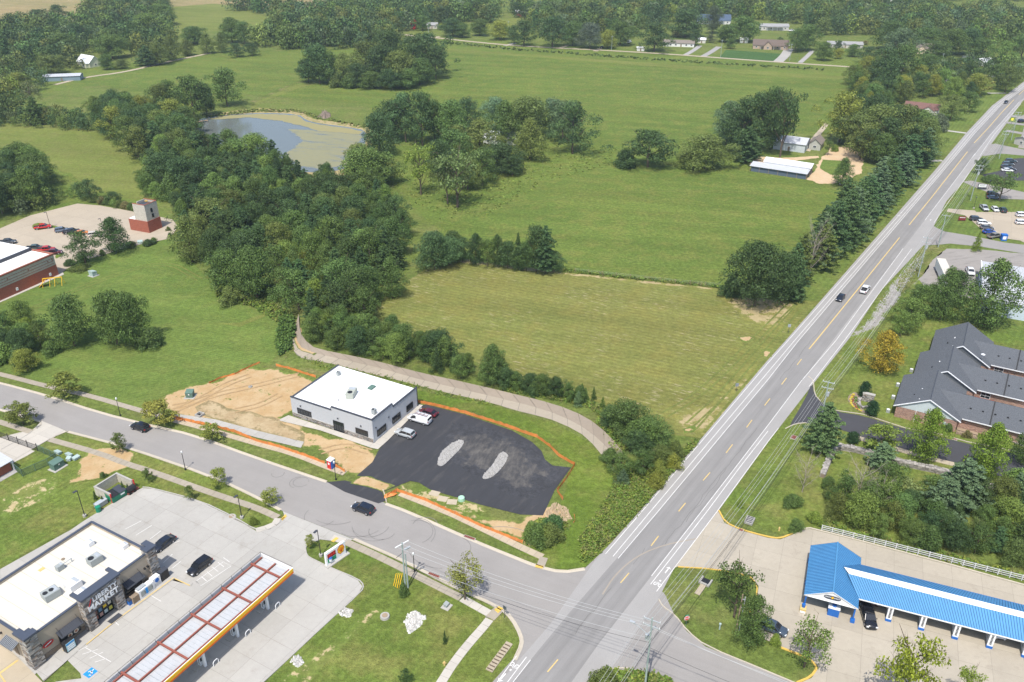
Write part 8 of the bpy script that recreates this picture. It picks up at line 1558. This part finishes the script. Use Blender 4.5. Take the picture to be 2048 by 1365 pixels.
for i, (x, yb, yt, w) in enumerate(((140,530,520,28),(165,524,512,20),(262,494,484,22),(297,491,480,24),(308,486,476,16),(337,462,454,10),(340,473,466,10),(205,510,500,14),(160,540,532,40))): T('bush', x, yb, yt, w, (DK, MD, OL)[i % 3], 'clipped bush at the station lot rim, %s' % ['long one below the round tree','second below the round tree','right of the conical tree','by the grey box','right of the grey box','below the tower','smallest below the tower','between the tree pair','nearest the fire station wall'][i], 'hedge bushes round the fire station lot')
fill([(-60,660),(0,655),(60,660),(95,690),(90,720),(40,745),(0,742),(-60,735)], 5.5, (5, 9), dict(oak=4, bush=1), [MD, LT, DK, YG], 'tree in the leafy clump at the left edge above the side road', 'clump at the left edge', place='the left edge clump', maxn=30, seed=20)
T('oak', 55, 742, 702, 50, YL, 'yellow green tree in the clump at the left edge'); T('bush', 105, 708, 684, 40, MD, 'low bush between the left clump and the lawn tree')
# --- upper left wood, far tree lines (individuals that read as single trees)
for i, (k, x, yb, yt, w, c) in enumerate((('maple',345,122,75,44,OL),('maple',320,130,85,50,OL),('pine',295,132,92,44,PN),('maple',415,108,68,34,OL),('maple',445,106,66,30,OL),('maple',375,112,80,36,OL),('oak',390,88,55,50,MD),('oak',465,86,38,46,MD),('oak',490,90,45,44,MD),('oak',475,115,88,36,DK),('oak',505,112,88,30,DK),('oak',215,140,110,30,MD),('oak',245,138,120,26,OL),('oak',225,118,72,66,MD),('oak',130,118,70,70,MD),('oak',160,95,50,60,DK),('oak',120,52,12,50,DK),('oak',80,48,20,28,DK),('oak',300,75,30,60,LT),('oak',330,50,10,50,LT),('open',68,222,165,44,(.1,.12,.05)),('pine',75,250,195,40,MD))):
    T(k, x, yb, yt, w, jc(c,.1), 'tree on its own in the upper left, %s' % ['by the lane with a feathery top','second of the feathery pair by the lane','bluish pine at the lane','golden cone at the wood rim','second golden cone at the wood rim','feathery one behind the lane','round one behind the feathery trees','tall one at the field corner','second tall one at the field corner','small dark one in the meadow corner','second small dark one in the meadow corner','small one right of the cottage','bush like one right of the cottage','large one behind the cottage','large one left of the cottage','dark one left above the cottage','dark round one at the dry field','small dark one at the dry field rim','pale leaning one in the clearing','pale one at the top wood rim','half dead leaning tree in the left hedge','dark pine beside the leaning tree'][i])
far_i = ((1048,93,42,52,DK),(1028,88,52,30,MD),(1105,95,36,70,DK),(1145,92,45,50,MD),(1180,98,48,50,(.09,.11,.07)),(1215,98,62,34,YL),(1240,92,45,50,MD),(1308,104,48,70,DK),(1355,75,60,30,BR),(1390,92,60,26,DK),(1425,68,15,32,(.07,.09,.045)),(1370,75,20,76,DK),(1450,85,52,40,MD),(1485,85,35,60,MD),(1460,98,78,24,MD),(1420,86,70,24,(.09,.1,.05)),(1590,105,60,40,MD),(1610,102,52,50,MD),(1645,122,86,34,MD),(1675,118,98,20,YL),(1705,114,90,26,MD),(1675,105,82,20,DK),(1735,130,95,50,DK),(1730,90,82,16,BR),(960,72,40,40,MD),(1000,80,43,46,YL),(925,76,48,30,MD),(905,74,38,50,DK),(845,62,32,34,MD),(882,60,48,16,YL),(835,72,66,10,YL),(1850,100,58,70,MD),(1870,130,85,60,MD),(1900,110,60,60,MD),(1935,110,60,50,DK),(1960,125,80,60,MD),(2000,140,85,50,LT),(2040,120,70,60,MD),(1795,120,60,60,PB),(1780,100,45,60,MD),(1855,140,110,50,MD),(1925,142,118,50,DK),(1560,84,75,14,MD),(2010,185,135,50,OL),(1990,160,130,40,MD))
LM = [(828,58,'the red silo shed'),(866,57,'the grey cottage'),(960,70,'the gap in the far lane'),(1048,32,'the faded red barn'),(1130,95,'the two short drives'),(1204,96,'the dark far pickup'),(1259,85,'the far white van'),(1281,102,'the tiny white kiosk'),(1357,92,'the white bungalow'),(1426,47,'the slate blue roof'),(1487,86,'the little white shed'),(1540,97,'the brown roofed house'),(1547,60,'the grey outbuilding'),(1688,95,'the long low house'),(1850,105,'the tan gabled house'),(1945,122,'the low grey roofed house'),(2010,170,'the road bend')]
def yard_label(x, yb, w, c):
    m = min(LM, key=lambda l: (l[0]-x)**2 + 2*(l[1]-yb)**2); cw = next((n for k, n in CW if k is c), 'grey green'); sd = ('just ' if abs(m[0]-x) < 25 else '') + ('left of' if m[0] > x+6 else 'right of' if m[0] < x-6 else 'in front of' if yb > m[1] else 'behind')
    return '%s %s yard tree %s %s' % ('broad' if w > 48 else 'small' if w < 30 else 'round', cw, sd, m[2])
for x, yb, yt, w, c in far_i: T('oak', x, yb, yt, w, jc(c,.1), yard_label(x, yb, w, c), 'yard trees along the country lane').name = 'yard_tree'
# --- far woods as one mass (they read as a continuous canopy)
far_wood('left_woods', [[(-60,62),(60,55),(150,58),(180,30),(190,0),(330,0),(340,60),(350,98),(330,112),(280,120),(240,100),(205,112),(150,108),(100,122),(40,128),(-60,130)], [(-60,135),(60,135),(150,140),(150,128),(-60,122)]], 10, (11, 17), 'mixed green woods round the cottage at the upper left', 130, 1)
far_wood('far_woods', [[(440,20),(600,40),(690,20),(700,5),(830,0),(1000,10),(1005,50),(900,45),(850,60),(820,62),(790,85),(720,98),(640,104),(560,100),(535,70),(545,50),(600,30),(500,16)], [(510,95),(620,100),(720,98),(790,90),(790,80),(700,84),(560,82),(500,86)]], 10, (12, 18), 'dense dark woods along the upper rim of the meadow', 130, 2)
far_wood('far_woods', [[(1000,24),(1080,22),(1200,20),(1350,10),(1500,15),(1650,20),(1800,20),(2060,40),(2120,60),(2060,100),(1990,95),(1880,75),(1800,80),(1720,70),(1640,74),(1600,50),(1500,40),(1400,36),(1330,50),(1260,72),(1180,74),(1080,72),(1010,20)]], 10.5, (11, 17), 'dense mixed woods behind the far houses at the upper right', 120, 3)
far_wood('far_woods', [[(-950,1110),(-600,1100),(-330,1085),(-250,1010),(-180,1075),(-80,1010),(100,1005),(400,1000),(700,950),(950,900),(1150,1150),(900,1350),(-900,1350)]], 15, (12, 17), 'distant woods running on beyond the top of the view', 40, 4, True, True)
far_wood('side_woods', [[(650,300),(780,320),(900,700),(760,900),(640,800),(600,500)], [(-700,300),(-560,330),(-560,800),(-640,900),(-760,800)]], 17, (11, 16), 'woods beyond the left and right of the view', 36, 5, True, True)
weeds('undergrowth', [(860,84),(1000,99),(1200,114),(1400,128),(1650,142),(1650,139),(1400,124),(1200,110),(1000,95),(860,80)], 1200, 1.2, [(.07,.11,.03),(.09,.12,.035)], 'tall weeds along the ditch below the country lane', 12, .8)

weeds('undergrowth', [(1000,772),(1100,790),(1190,806),(1215,840),(1200,838),(1180,816),(1100,799),(1000,782)], 500, .8, WC, 'low weeds between the channel and the hay field', 14, .22)

for i, (x, yb, yt, w, k) in enumerate(((1010,776,738,40,'oak'),(1032,780,745,34,'maple'),(1058,784,750,36,'oak'),(1085,790,752,42,'oak'),(1112,794,758,38,'oak'),(1135,800,768,30,'oak'),(1218,846,815,34,'oak'))):
    T(k, x, yb, yt, w, jc(MD if i % 2 else DK, .12), '%s of seven young trees closing the right end of the channel hedge' % ['first','second','third','fourth','fifth','sixth','seventh'][i], 'young trees at the hedge end').name = 'small_tree'
